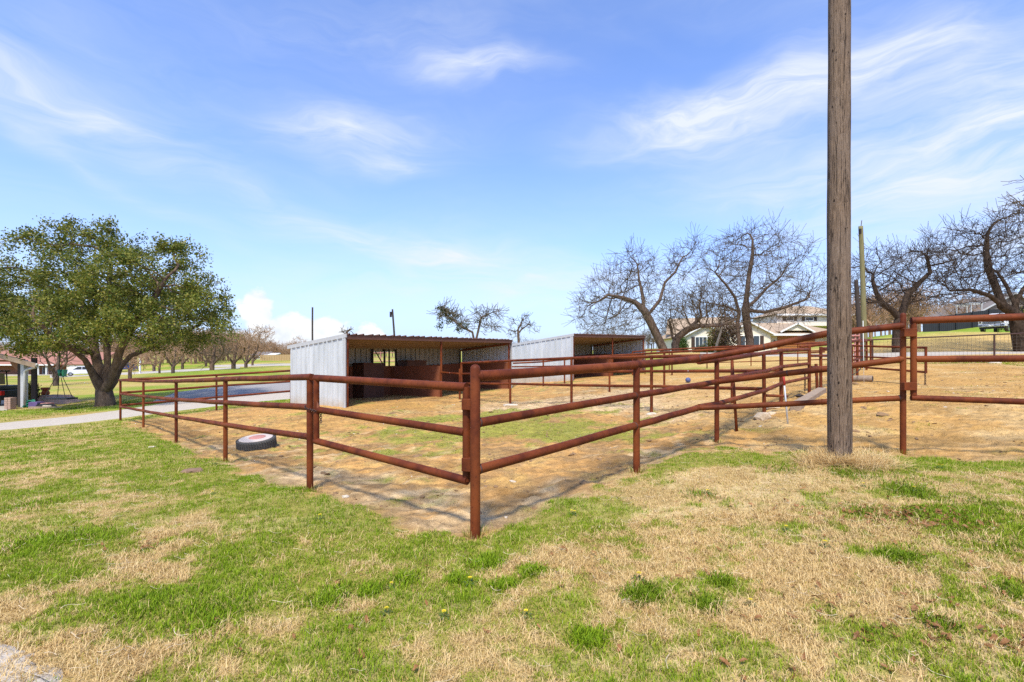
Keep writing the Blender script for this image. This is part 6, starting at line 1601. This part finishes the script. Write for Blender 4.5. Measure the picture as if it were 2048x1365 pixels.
def suv(name, label, base, rot, mat, hatch=True):
    """length along x, seen from the side"""
    r = thing(name, label, 'car', base); r.rotation_euler = (0, 0, rot); w = 1.8
    def ex(prof, w, nm, m, z=0): 
        n = len(prof); vs = [(x, -w / 2, zz) for x, zz in prof] + [(x, w / 2, zz) for x, zz in prof]
        return bevel(mesh_obj(nm, vs, [tuple(range(n)), tuple(range(2 * n - 1, n - 1, -1))] + [((k + 1) % n, k, n + k, n + (k + 1) % n) for k in range(n)], m, r), .05)
    ex([(-2.25, .42), (-2.3, .8), (-2.1, .98), (-1.1, 1.08), (2.1, 1.1), (2.25, .9), (2.25, .42)], w, 'body', mat)
    ex([(-1.15, 1.075), (-.45, 1.58), (1.5, 1.62), (2.12, 1.09)], w - .16, 'glasshouse', 'glass_dark'); ex([(-.55, 1.555), (-.4, 1.66), (1.45, 1.69), (1.62, 1.58)], w - .12, 'roof', mat)
    for x in (-1.4, 1.4):
        for sy in (-1, 1):
            t_ = auto_smooth(MB().lathe((x, sy * .80 - .11, .34), [(.2, 0), (.31, 0), (.34, .04), (.34, .18), (.31, .22), (.2, .22)], 16, (0, 1, 0)).build('wheel', 'rubber', r), 35); MB().lathe((x, sy * .80 - .12, .34), [(.03, 0), (.2, .008), (.2, .232), (.03, .24)], 12, (0, 1, 0)).build('rim', 'chrome', t_)
    for x in (.05, 1.0): MB().box(x, x + .07, -.88, .88, 1.09, 1.58).build('pillar', mat, r)
    MB().box(-2.32, -2.2, -.75, -.5, .78, .9).build('headlight', 'lamp_clear', r); MB().box(-2.32, -2.2, .5, .75, .78, .9).build('headlight', 'lamp_clear', r)
    MB().box(2.2, 2.28, -.85, -.6, .85, 1.02).build('tail_light', 'lamp_red', r); MB().box(2.2, 2.28, .6, .85, .85, 1.02).build('tail_light', 'lamp_red', r)
    MB().box(-2.34, -2.24, -.8, .8, .4, .6).build('bumper', 'black_plastic', r)
    return r
suv('parked_car', 'white parked car beside the green bin behind the live oak', tuple(on(163, 753, 84)), R(40), 'car_white')
suv('parked_car', 'dark blue parked car far right of the live oak trunk', tuple(on(246, 743, 92)), R(38), 'car_blue')

# ------------------------------------------------------------------ left: house, carport and yard things
def red_house():
    Y = 90.0; X = lambda px: (px - CX) / F * Y; Z = lambda py: CAMZ + (HY - py) / F * Y; g = hz(X(90), Y)
    r = thing('house', 'red roofed brick house with white porch trim behind the live oak', 'house', (X(90), Y, g))
    bx(r, 'wall', 'brick_red', X(-60), X(118), Y + 2.5, Y + 11, g - .3, Z(731))
    bx(r, 'garage_wall', 'white_wall', X(118.5), X(170), Y + 1.5, Y + 11, g - .3, Z(729))
    roof_slab(r, [(X(-70), Y - .2, Z(730.5)), (X(110), Y - .2, Z(730.5)), (X(95), Y + 7, Z(700)), (X(-70), Y + 7, Z(700))], 'red_roof')
    roof_slab(r, [(X(108), Y + 1.2, Z(729)), (X(178), Y + 1.2, Z(729)), (X(170), Y + 7, Z(703)), (X(94), Y + 7, Z(703))], 'red_roof')
    bx(r, 'fascia', 'white_trim', X(-70), X(110), Y - .32, Y - .22, Z(731.5), Z(729.2)); bx(r, 'deck', 'concrete', X(-40), X(108), Y - .2, Y + 2.49, g - .3, g + .16)
    for px in (54, 76, 92): bx(r, 'porch_post', 'white_trim', X(px) - .09, X(px) + .09, Y, Y + .18, g + .161, Z(731.6))
    window(r, X(81), X(90), Y + 2.5, Z(748), Z(736), 0, mull=0); bx(r, 'timber_panel', 'garage_wood', X(94), X(106), Y + 2.4, Y + 2.49, g + .161, Z(734))
    window(r, X(60), X(70), Y + 2.5, Z(748), Z(736), 0, mull=0)
    bx(r, 'garage_door', 'white_trim', X(124), X(146), Y + 1.4, Y + 1.49, g, Z(734))
red_house()
def deck_chair(px, rot, label):
    b = W(px, 0, 91.0); b[2] = hz(b[0], 90.0) + .16; r = thing('deck_chair', label, 'chair', tuple(b), None, rot)
    MB().hexa([(-.3, -.3, .36), (.3, -.3, .36), (.28, .3, .28), (-.28, .3, .28)], [(-.3, -.3, .40), (.3, -.3, .40), (.28, .3, .32), (-.28, .3, .32)]).build('seat', 'chair_tan', r)
    for i in range(5): MB().hexa([(-.30 + i * .125, .28, .30), (-.20 + i * .125, .28, .30), (-.20 + i * .125, .31, .30), (-.30 + i * .125, .31, .30)], [(-.33 + i * .135, .55, 1.0 + .08 * (2 - abs(i - 2))), (-.22 + i * .135, .55, 1.0 + .08 * (2 - abs(i - 2))), (-.22 + i * .135, .58, 1.0 + .08 * (2 - abs(i - 2))), (-.33 + i * .135, .58, 1.0 + .08 * (2 - abs(i - 2)))]).build('back_slat', 'chair_tan', r)
    for sx in (-.36, .36):
        MB().box(sx - .06, sx + .06, -.35, .35, .58, .61).build('arm', 'chair_tan', r)
        for y in (-.3, .28): MB().box(sx - .03, sx + .03, y - .04, y + .04, 0, .579).build('leg', 'chair_tan', r)
deck_chair(70, R(20), 'tan deck chair on the porch left of the white window'); deck_chair(99, R(-25), 'tan deck chair on the porch before the timber panel')
def bin_(px, py, Y):
    b = on(px, py, Y); r = thing('wheeled_bin', 'dark green wheeled bin beside the white garage', 'bin', tuple(b))
    bevel(MB().hexa([(-.26, -.3, .12), (.26, -.3, .12), (.26, .25, .12), (-.26, .25, .12)], [(-.38, -.42, 1.15), (.38, -.42, 1.15), (.38, .36, 1.15), (-.38, .36, 1.15)]).build('body', 'bin_green', r), .03)
    bevel(MB().hexa([(-.4, -.46, 1.152), (.4, -.46, 1.152), (.4, .44, 1.152), (-.4, .44, 1.152)], [(-.36, -.40, 1.26), (.36, -.40, 1.26), (.36, .42, 1.26), (-.36, .42, 1.26)]).build('lid', 'bin_green', r), .03)
    for sx in (-.28, .28): MB().lathe((sx - .03, .26, .13), [(.04, 0), (.13, .0), (.13, .06), (.04, .06)], 12, (1, 0, 0)).build('wheel', 'rubber', r)
bin_(127, 754, 80)
def carport():
    Y = 24.7; X = lambda px, y=Y: (px - CX) / F * y; Z = lambda py, y=Y: CAMZ + (HY - py) / F * y; b = on(48, 814, Y)
    r = thing('carport', 'open carport with sloping roof and white downspout at the left edge', 'carport', tuple(b)); g = b[2]
    sl = lambda x: Z(727.0) - (x - X(73, Y - .5)) * .27
    xl, xr = X(-170, Y - .5), X(74, Y - .5)
    dx = -6.6
    roof_slab(r, [(xr, Y - .5, sl(xr)), (xr + dx, Y + 6, sl(xr)), (xl + dx, Y + 6, sl(xl)), (xl, Y - .5, sl(xl))], 'grey_roof', .10)
    roof_slab(r, [(xr, Y - .56, sl(xr) - .03), (xr, Y - .51, sl(xr) - .03), (xl, Y - .51, sl(xl) - .03), (xl, Y - .56, sl(xl) - .03)], 'grey_timber', .20, 'fascia')
    MB().tube([(xr + .05, Y - .55, sl(xr) - .06), (xr + .05 + dx, Y + 6, sl(xr) - .06)], .06, 8).build('gutter', 'trim_metal', r, True, r.location)
    bx(r, 'post', 'dark_pole', X(37), X(45), Y - .05, Y + .15, g - .2, sl(X(41)) - .13)
    poly_wall(r, 'brace', 'brown_wood', [(X(36.9), Z(745)), (X(36.9), sl(X(36.9)) - .14), (X(16), sl(X(16)) - .14), (X(22), Z(729.5))], Y, Y + .1)
    bx(r, 'added_shade_panel', 'dark_pole', X(27), X(36.8), Y + .9, Y + 1.0, g - .2, sl(X(30)) - .14)  # dark panel added to stand in for the dim carport interior
    bx(r, 'beam', 'brown_wood', xl, X(36.8), Y - .04, Y + .12, Z(724) + .0, Z(720))
    MB().tube([W(74, 731, Y - .5), W(71, 735, Y - .45), W(58, 738.5, Y - .32), W(51, 742, Y - .25), W(50, 748, Y - .25), W(50, 811, Y - .25)], .062, 10).build('downspout', 'trim_metal', r, True, r.location)
    bx(r, 'post', 'trim_metal', X(45.6), X(52.5), Y - .12, Y + .1, g - .2, sl(X(50)) - .12)
    for px in (-150,): bx(r, 'post', 'dark_pole', X(px), X(px + 7), Y - .05, Y + .15, hz(X(px), Y) - .2, sl(X(px)) - .13)
carport()
def pier():
    Y = 23.8; b = on(21, 816, Y); r = thing('brick_pier', 'short tan brick pier in front of the carport', 'pier', tuple(b)); n = 7
    for i in range(n):
        o = .02 * (i % 2); x0, x1 = b[0] - .15, b[0] + .15; z = b[2] - .05 + i * .092
        for a, c in ((x0, b[0] - .02 + o), (b[0] + o, x1)): MB().box(a, c, Y - .15, Y + .15, z, z + .082).build('brick', 'paver', r, loc=r.location)
pier()
def utv():
    Y = 25.9; b = on(6, 808, Y); r = thing('utility_vehicle', 'dark utility vehicle parked under the carport', 'vehicle', tuple(b))
    bevel(MB().hexa([(-1.6, -.7, .35), (.55, -.7, .35), (.55, .7, .35), (-1.6, .7, .35)], [(-1.6, -.72, .9), (.58, -.72, .9), (.58, .72, .9), (-1.6, .72, .9)]).build('body', 'car_dark', r), .05)
    bevel(MB().box(-.5, .6, -.74, .74, .92, 1.12).build('cargo_bed', 'car_dark', r), .03)
    for x in (-1.4, -.45):
        for y in (-.66, .66): MB().tube([(x, y, .9), (x + (.15 if x < -1 else 0), y * .92, 1.85)], .03, 6).build('roll_bar', 'black_plastic', r, True)
    bevel(MB().box(-1.4, -.3, -.72, .72, 1.84, 1.91).build('roof', 'car_dark', r), .03)
    MB().hexa([(-.47, -.55, 1.15), (-.45, -.55, 1.15), (-.45, .55, 1.15), (-.47, .55, 1.15)], [(-.47, -.52, 1.75), (-.45, -.52, 1.75), (-.45, .52, 1.75), (-.47, .52, 1.75)]).build('rear_window', 'glass_dark', r)
    MB().box(.585, .62, -.68, -.5, .62, .85).build('tail_light', 'lamp_red', r); MB().box(.40, .56, -.76, -.725, .62, .86).build('tail_light', 'lamp_red', r)
    MB().box(-.3, .4, -.765, -.742, .93, 1.02).build('side_strip', 'chrome', r)
    for x in (-1.2, .15):
        for y in (-.62, .62): auto_smooth(MB().lathe((x, y - .12, .33), [(.15, 0), (.30, 0), (.33, .04), (.33, .20), (.30, .24), (.15, .24)], 16, (0, 1, 0)).build('wheel', 'rubber', r), 35)
utv()
sl_ = on(20, 818, 24.3); MB().hexa([(sl_[0] - 6, 23.3, sl_[2] - .3), (sl_[0] + .9, 23.3, sl_[2] - .3), (sl_[0] - 6.2, 30.6, sl_[2] - .3), (sl_[0] - 13, 30.6, sl_[2] - .3)], [(sl_[0] - 6, 23.3, sl_[2] + .03), (sl_[0] + .9, 23.3, sl_[2] + .03), (sl_[0] - 6.2, 30.6, sl_[2] + .03), (sl_[0] - 13, 30.6, sl_[2] + .03)]).build('carport_slab', 'concrete'); tag(bpy.data.objects['carport_slab'], 'pale concrete slab floor under the carport', 'slab', kind='structure')

# tree swing
def swing():
    Y = 22.6; c = W(120, 797, Y); b = np.array([c[0], c[1], hz(c[0], c[1])]); r = thing('hanging_swing', 'black platform swing hung on four ropes from the live oak', 'swing', tuple(b))
    MB().box(c[0] - .60, c[0] + .58, Y - .30, Y + .30, c[2] - .04, c[2] + .03).build('platform', 'black_plastic', r, loc=r.location)
    top = W(119.5, 742, Y)
    for sx, sy in ((-.52, -.26), (-.36, .26), (.36, .26), (.50, -.26)): MB().tube([(c[0] + sx, Y + sy, c[2]), tuple(top)], .014, 5).build('rope', 'rope_dark', r, loc=r.location)
    MB().tube([tuple(top), tuple(W(119, 690, Y))], .018, 5).build('rope', 'rope_dark', r, loc=r.location)
    MB().tube([tuple(top + [0, 0, .05]), tuple(top - [0, 0, .25])], [.09, .05], 8).build('knot', 'hose_green', r, True, r.location)
swing()
def pot():
    Y = 27.0; b = on(91, 788, Y); r = thing('terracotta_pot', 'terracotta urn standing behind the brown paved mound', 'pot', tuple(b)); z = .45
    auto_smooth(MB().lathe((0, 0, z), [(.12, 0), (.17, .03), (.19, .1), (.16, .2), (.13, .24), (.17, .27), (.21, .36), (.19, .42), (.15, .42), (.12, .36)], 16).build('urn', 'terracotta', r), 50)
    rng = np.random.default_rng(3); MB().lathe((0, 0, 0), [(.26, -.1), (.26, .45), (.1, .452)], 10).build('base', 'paver', r)
pot()
def mound():
    c = on(112, 800, 26.0); r = thing('paved_mound', 'low brown paved mound behind the swing', 'mound', tuple(c)); V = []; 
    P = [(-1.35, -.1, 0), (.95, -.5, 0), (1.0, .9, 0), (-1.2, 1.2, 0)]
    MB().hexa([(x, y, -.2) for x, y, z in P], [(-1.1, .1, .42), (.1, -.0, .40), (.2, .7, .46), (-1.0, .9, .46)]).build('paving', 'paver', r)
mound()
def heap(label, px, py, Y, mat, seed, w, h, name, cat, n=26, tube=.03):
    rng = random.Random(seed); b = on(px, py, Y); r = thing(name, label, cat, tuple(b))
    for i in range(n):
        a = rng.uniform(0, 6.28); rr = w * rng.uniform(.3, 1); p0 = Vector((rr * math.cos(a), rr * math.sin(a) * .6, .02)); p1 = Vector((rr * .5 * math.cos(a + 1), rr * .3 * math.sin(a + 1), h * rng.uniform(.5, 1))); p2 = Vector((rr * math.cos(a + 2.2), rr * .6 * math.sin(a + 2.2), .02))
        pts = [p0.lerp(p1, t) * (1 - t) + p1.lerp(p2, t) * t for t in [k / 8 for k in range(9)]]
        MB().tube(pts, tube, 6).build('loop', mat, r, True)
    return r
heap('heap of tangled green hose beside the carport downspout', 62, 809, 24.6, 'hose_green', 5, .38, .75, 'garden_hose', 'hose')
h_ = heap('dark heap of garden odds and ends below the swing', 90, 808, 24.4, 'black_plastic', 6, .6, .32, 'yard_clutter', 'clutter', 18, .035)
bevel(MB().box(-.75, -.3, -.1, .3, 0, .26).build('crate', 'purple_stuff', h_), .02); bevel(MB().box(-.25, .15, .0, .35, 0, .2).build('tub', 'faded_red', h_), .02)
for i in range(6): MB().lathe((.2 + .07 * i, -.28, .07), [(.02, -.05), (.05, 0), (.02, .05)], 8).build('pebble', 'pale_stone', h_, True)
ed = on(95, 811, 23.9); MB().box(-.9, .75, -.06, .06, -.05, .07).build('timber_edging', 'grey_timber', loc=None); e_ = bpy.data.objects['timber_edging']; e_.location = ed; tag(e_, 'low timber edging in front of the garden clutter', 'edging')
pst = on(280, 745, 70); r_ = thing('marker_post', 'thin white post on the lawn beside the sapling', 'post', tuple(pst)); MB().box(-.08, .08, -.08, .08, -.2, 2.1).build('shaft', 'white_trim', r_); MB().box(-.10, .10, -.10, .10, 2.101, 2.16).build('cap', 'white_trim', r_)

def far_house():
    Y = 150.0; X = lambda px: (px - CX) / F * Y; Z = lambda py: CAMZ + (HY - py) / F * Y; g = hz(X(525), Y) - .2
    r = thing('house', 'far pale house with white porch roof left of the near shelter', 'house', (X(525), Y, g))
    bx(r, 'wall', 'white_wall', X(500), X(532), Y, Y + 9, g, Z(711)); roof_slab(r, [(X(498), Y - .6, Z(711)), (X(534), Y - .6, Z(711)), (X(530), Y + 5, Z(703)), (X(502), Y + 5, Z(703))], 'grey_roof')
    roof_slab(r, [(X(528), Y - 3, Z(713)), (X(551), Y - 3, Z(713)), (X(549), Y + 4, Z(706)), (X(528), Y + 4, Z(706))], 'white_trim', .3, 'porch_roof')
    for px in (530, 540, 549.5): bx(r, 'porch_post', 'white_trim', X(px) - .15, X(px) + .15, Y - 2.8, Y - 2.5, g - 1, Z(713.6))
    bx(r, 'porch_wall', 'cream_wall', X(532.2), X(549), Y + .5, Y + 8, g, Z(711)); window(r, X(508), X(513), Y, Z(719), Z(714), 0, mull=0); window(r, X(537), X(542), Y + .5, Z(719), Z(714.5), 0, mull=0)
far_house()
def low_barn():
    Y = 135.0; X = lambda px: (px - CX) / F * Y; Z = lambda py: CAMZ + (HY - py) / F * Y; g = hz(X(570), Y) - .2
    r = thing('low_barn', 'long low building with orange brown roof left of the near shelter', 'barn', (X(570), Y, g))
    bx(r, 'wall', 'brown_wood', X(552), X(640), Y, Y + 8, g, Z(715.5)); roof_slab(r, [(X(549), Y - .8, Z(716)), (X(645), Y - .8, Z(716)), (X(645), Y + 5, Z(709)), (X(550), Y + 5, Z(709))], 'terracotta')
    bx(r, 'door', 'white_trim', X(562), X(568), Y - .1, Y - .01, g, Z(718)); bx(r, 'door', 'black_plastic', X(574), X(583), Y - .1, Y - .01, g, Z(718))
low_barn()
def paddock_fence():
    A = on(520, 735, 112); B = on(700, 735, 100); n = 34; r = thing('picket_fence', 'straw coloured wooden fence before the far houses', 'fence', tuple(A)); mb0 = None
    for i in range(n):
        p = A + (B - A) * i / n; q = A + (B - A) * (i + .93) / n; z = hz(p[0], p[1]); MB().hexa([(p[0], p[1], z - .1), (q[0], q[1], z - .1), (q[0], q[1] + .06, z - .1), (p[0], p[1] + .06, z - .1)], [(p[0], p[1], z + 1.35), (q[0], q[1], z + 1.35), (q[0], q[1] + .06, z + 1.35), (p[0], p[1] + .06, z + 1.35)]).build('panel', 'fence_wood', r, loc=r.location)
paddock_fence()
# red pipe corral seen through the shelter window
def red_corral():
    A = on(745, 735, 70); B = on(830, 735, 66)
    P = [A + (B - A) * t for t in np.linspace(0, 1, 6)]
    fence('red pipe corral seen through the window of the near shelter', [(p, p + [0, 0, 2.4], .06, False) for p in P], [([p + [0, 0, h] for p in P], .05) for h in (.7, 1.3, 1.9, 2.4)], name='pipe_corral', mat='faded_red')
red_corral()

# ------------------------------------------------------------------ things inside the pens
def tyre():
    c = G(508, 898, GH); b = np.array([c[0], c[1] + .12, hz(c[0], c[1] + .12)]); r = thing('tyre', 'old tyre lying flat with chalky white and red centre', 'tyre', tuple(b)); r.rotation_euler = (R(7), R(-4), R(20))
    R0 = .365; pr = [(.235, .0), (.30, .0), (.345, .02), (.362, .045)]
    for i in range(4): z = .055 + i * .032; pr += [(R0, z), (R0, z + .022), (R0 - .012, z + .024), (R0 - .012, z + .030)]
    pr += [(R0, .185), (.345, .215), (.30, .232), (.245, .222), (.235, .20)]
    o = MB().lathe((0, 0, -.02), pr, 40).build('casing', 'rubber', r); auto_smooth(o, 30)
    for k in range(48):
        q = 2 * math.pi * k / 48; m = MB().box(-.008, .008, R0 - .006, R0 + .006, .03, .20); Mx = Matrix.Rotation(q, 4, 'Z') @ Matrix.Rotation(.0, 4, 'X'); m.v = [tuple(Mx @ Vector(v)) for v in m.v]; m.build('tread_block', 'rubber', r)
    MB().lathe((0, 0, 0), [(.255, .185), (.318, .2125), (.30, .2165), (.2, .222), (.05, .226)], 32).build('filling', 'white_chalk', r, True)
    MB().lathe((.02, .01, 0), [(.165, .2205), (.155, .2275), (.02, .231)], 24).build('painted_disc', 'faded_red', r, True)
tyre()
def ball():
    c = G(1376, 766, GH); b = on(1376, 766, c[1]); R0 = 5.2 / F * c[1]; r = thing('ball', 'faded blue ball lying on the sand of the second pen', 'ball', tuple(b))
    pr = [(R0 * math.sin(a), R0 - R0 * math.cos(a)) for a in np.linspace(.08, math.pi - .08, 14)]; auto_smooth(MB().lathe((0, 0, 0), pr, 20).build('shell', 'ball_blue', r), 80)
    MB().lathe((0, 0, 2 * R0 - .012), [(R0 * .12, 0), (R0 * .10, .014), (.005, .016)], 8).build('valve', 'black_plastic', r)
ball()
import bmesh
def rock(label, px, py, sx, sy, sz, mat, seed, name='rock', group=None, rot=0.0, sink=.3):
    rng = random.Random(seed); bm = bmesh.new(); bmesh.ops.create_icosphere(bm, subdivisions=2, radius=1)
    ph = [rng.uniform(0, 6) for _ in range(9)]
    for v in bm.verts:
        c = v.co; k = 1 + .16 * math.sin(3 * c.x + ph[0]) * math.sin(2.6 * c.y + ph[1]) + .12 * math.sin(5 * c.z + ph[2] + 3 * c.x) + rng.uniform(-.07, .07)
        c *= k; c.z = max(min(c.z, .62 + .1 * math.sin(ph[3] + 2 * c.x)), -.9); c.x *= sx; c.y *= sy; c.z *= sz
    me = bpy.data.meshes.new(name); bm.to_mesh(me); bm.free(); me.materials.append(MATS[mat]); o = bpy.data.objects.new(name, me); COL.objects.link(o)
    g = G(px, py, GH); o.location = (g[0], g[1], hz(g[0], g[1]) + sz * (1 - sink) - sz * .6); o.rotation_euler = (0, 0, rot); tag(o, label, 'rock', group); return o
rock('flat brown stone lying in the green lawn left of the gate', 385, 944, .15, .10, .06, 'brown_stone', 1)
rock('small pale stone beside the latch post of the near gate', 691, 995, .045, .035, .03, 'pale_stone', 2)
rock('small white pebble right of the corner post', 1012, 1036, .018, .016, .02, 'pale_stone', 3)
rock('white pebble in the lawn near the left fence', 305, 895, .08, .05, .03, 'pale_stone', 4)
rock('large tan limestone lump at the foot of the leaning fence post', 1524, 836, .16, .14, .15, 'limestone', 5)
rock('smaller tan limestone lump touching the large one', 1543, 830, .10, .09, .08, 'limestone', 6)
rock('pale concrete lump round the foot of the cross fence post', 1303, 830, .14, .11, .07, 'pale_stone', 7)
rock('pale footing stone below the shelter corner post', 1021, 811, .24, .16, .06, 'pale_stone', 8)
rock('flat slab of tan stone beside the timber', 1545, 816, .22, .12, .05, 'limestone', 9)
rock('dark stone lying on the old timber', 1599, 797, .12, .07, .05, 'dark_steel', 10, sink=-.9)
rock('low clod of brown earth near the thin rod', 1398, 858, .07, .05, .03, 'clod', 11)
# railway timber
A = G(1591, 822, GH); B = G(1644, 786, GH); d = Vector((B[0] - A[0], B[1] - A[1], 0)); L = d.length; t_ = thing('old_timber', 'weathered old timber lying across the soil by the fence', 'timber', (A[0], A[1], hz(A[0], A[1])))
za, zb = hz(*A), hz(*B); D = d.normalized(); S = Vector((-D.y, D.x, 0)) * .11
bevel(MB().hexa([Vector((A[0], A[1], za - .02)) - S, Vector((B[0], B[1], zb - .02)) - S, Vector((B[0], B[1], zb - .02)) + S, Vector((A[0], A[1], za - .02)) + S], [Vector((A[0], A[1], za + .17)) - S, Vector((B[0], B[1], zb + .15)) - S, Vector((B[0], B[1], zb + .15)) + S, Vector((A[0], A[1], za + .17)) + S]).build('beam', 'grey_timber', t_, loc=t_.location), .015)
# leaning stakes and rods
def rod(name, label, cat, px0, py0, px1, py1, Y, r, mat, cap=None):
    p0 = on(px0, py0, Y); root = thing(name, label, cat, tuple(p0)); p1 = W(px1, py1, Y + .15); MB().tube([p0 - [0, 0, .1], p1], r, 10).build('shaft', mat, root, True, root.location)
    if cap: p2 = p0 + (p1 - p0) * .80; MB().tube([p2, p1 + (p1 - p0) * .02], r * 1.35, 10).build('handle', cap, root, True, root.location)
    return root
rod('leaning_stake', 'grey metal stake with red top leaning on the fence', 'stake', 1576.5, 845, 1567, 752, 9.2, .016, 'stake_grey', 'red_paint')
rod('thin_rod', 'thin rusty rod leaning against the right pen fence', 'rod', 1474, 873, 1464, 721, 8.9, .026, 'rusty_pipe')
rod('white_stake', 'thin white stake standing by the far log', 'stake', 1728, 755, 1726, 642, 16.5, .008, 'white_trim')
# log and cable right of the pole
b = on(1733, 752, 17.0); t_ = thing('log', 'grey log lying beyond the right pen gate', 'log', tuple(b)); auto_smooth(MB().tube([(-.28, .35, .10), (.14, -.1, .11)], [.11, .115], 14).build('trunk', 'grey_timber', t_), 40); MB().lathe((.142, -.102, .11), [(.10, 0), (.098, .004), (.01, .006)], 14, (.42, -.45, 0)).build('cut_end', 'dark_pole', t_)
c0 = W(1700, 753, 16.8); MB().tube([c0, W(1708, 748, 16.8), W(1716, 744, 16.8), W(1721, 738, 16.9), W(1723, 728, 17)], .014, 6).build('hanging_cable', 'black_plastic', None, True); tag(bpy.data.objects['hanging_cable'], 'black cable drooping between the alley posts', 'cable')
chain('thin chain hanging from the open panel gate', [W(1850, 746, 15.0), W(1850.5, 758, 15.0), W(1850, 773, 15.02), W(1842, 775, 15.02)], W(1850, 746, 15), sc=2.0)
chain('short chain hanging on the second pen post', [W(1609.5, 745, 14.0), W(1610, 765, 14.0), W(1609.5, 783, 14.0)], W(1609.5, 745, 14), sc=2.0)
# red cattle chute
def chute():
    Y = 25.0; b = on(1710, 725, Y); r = thing('cattle_chute', 'small red pipe chute between the alley posts and poles', 'chute', tuple(b))
    for px in (1702, 1710, 1718): pipe_part(r, 'upright', [on(px, 725, Y), W(px, 662, Y)], .045, 'faded_red', 8)
    for py in (664, 672, 680, 690, 702): pipe_part(r, 'bar', [W(1701, py, Y - .06), W(1719, py, Y - .06)], .04, 'faded_red', 8)
chute()

# ------------------------------------------------------------------ dandelions
def dandelions():
    rng = random.Random(4); ms = []
    for i in range(3):
        mb = MB(); n = 34
        for k in range(n):
            q = 2 * math.pi * k * .382; rr = .019 * math.sqrt((k + .5) / n); a = Vector((rr * .45 * math.cos(q), rr * .45 * math.sin(q), .055)); e = Vector((rr * math.cos(q), rr * math.sin(q), .060 - rr * .25)); s = Vector((-math.sin(q), math.cos(q), 0)) * .003
            mb.add([a - s * .6, e - s, e + s, a + s * .6], [(0, 1, 2, 3)])
        me = bpy.data.meshes.new('flower_head'); me.from_pydata([tuple(v) for v in mb.v], [], mb.f); me.materials.append(MATS['dandelion_petal']); ms.append(me)
    mb = MB().tube([(0, 0, -.01), (.003, 0, .03), (0, 0, .056)], .0018, 5); st = bpy.data.meshes.new('stalk'); st.from_pydata(mb.v, [], mb.f); st.materials.append(MATS['shrub_leaf'])
    mb = MB()
    for k in range(9):
        q = k * .7 + .2 * (k % 3); L = .05 + .02 * (k % 2); c, s = math.cos(q), math.sin(q); mb.add([(.004 * c, .004 * s, .006), (L * .6 * c - .007 * s, L * .6 * s + .007 * c, .024), (L * c, L * s, .012), (L * .6 * c + .007 * s, L * .6 * s - .007 * c, .024)], [(0, 1, 2, 3)])
    lf = bpy.data.meshes.new('leaf_rosette'); lf.from_pydata(mb.v, [], mb.f); lf.materials.append(MATS['shrub_leaf'])
    for i, (px, py) in enumerate([(783, 1177), (773, 1229), (888, 1237), (940, 1170), (1052, 1235), (1143, 1030), (1149, 1031), (1278, 1162), (1415, 990), (1727, 975), (1828, 984), (1650, 1096), (1501, 1212), (1878, 938), (1832, 943), (1885, 937), (430, 930), (425, 990), (372, 901), (640, 1040), (1572, 1063)]):
        g = G(px, py, GH); r = thing('dandelion', 'small yellow dandelion flower in the lawn', 'flower', (g[0], g[1], hz(g[0], g[1])), 'dandelions in the lawn', rng.uniform(0, 6)); s = rng.uniform(.75, 1.05); r.scale = (s, s, s)
        for nm, me in (('flower_head', ms[i % 3]), ('stalk', st), ('leaf_rosette', lf)): o = bpy.data.objects.new(nm, me); COL.objects.link(o); o.parent = r
dandelions()
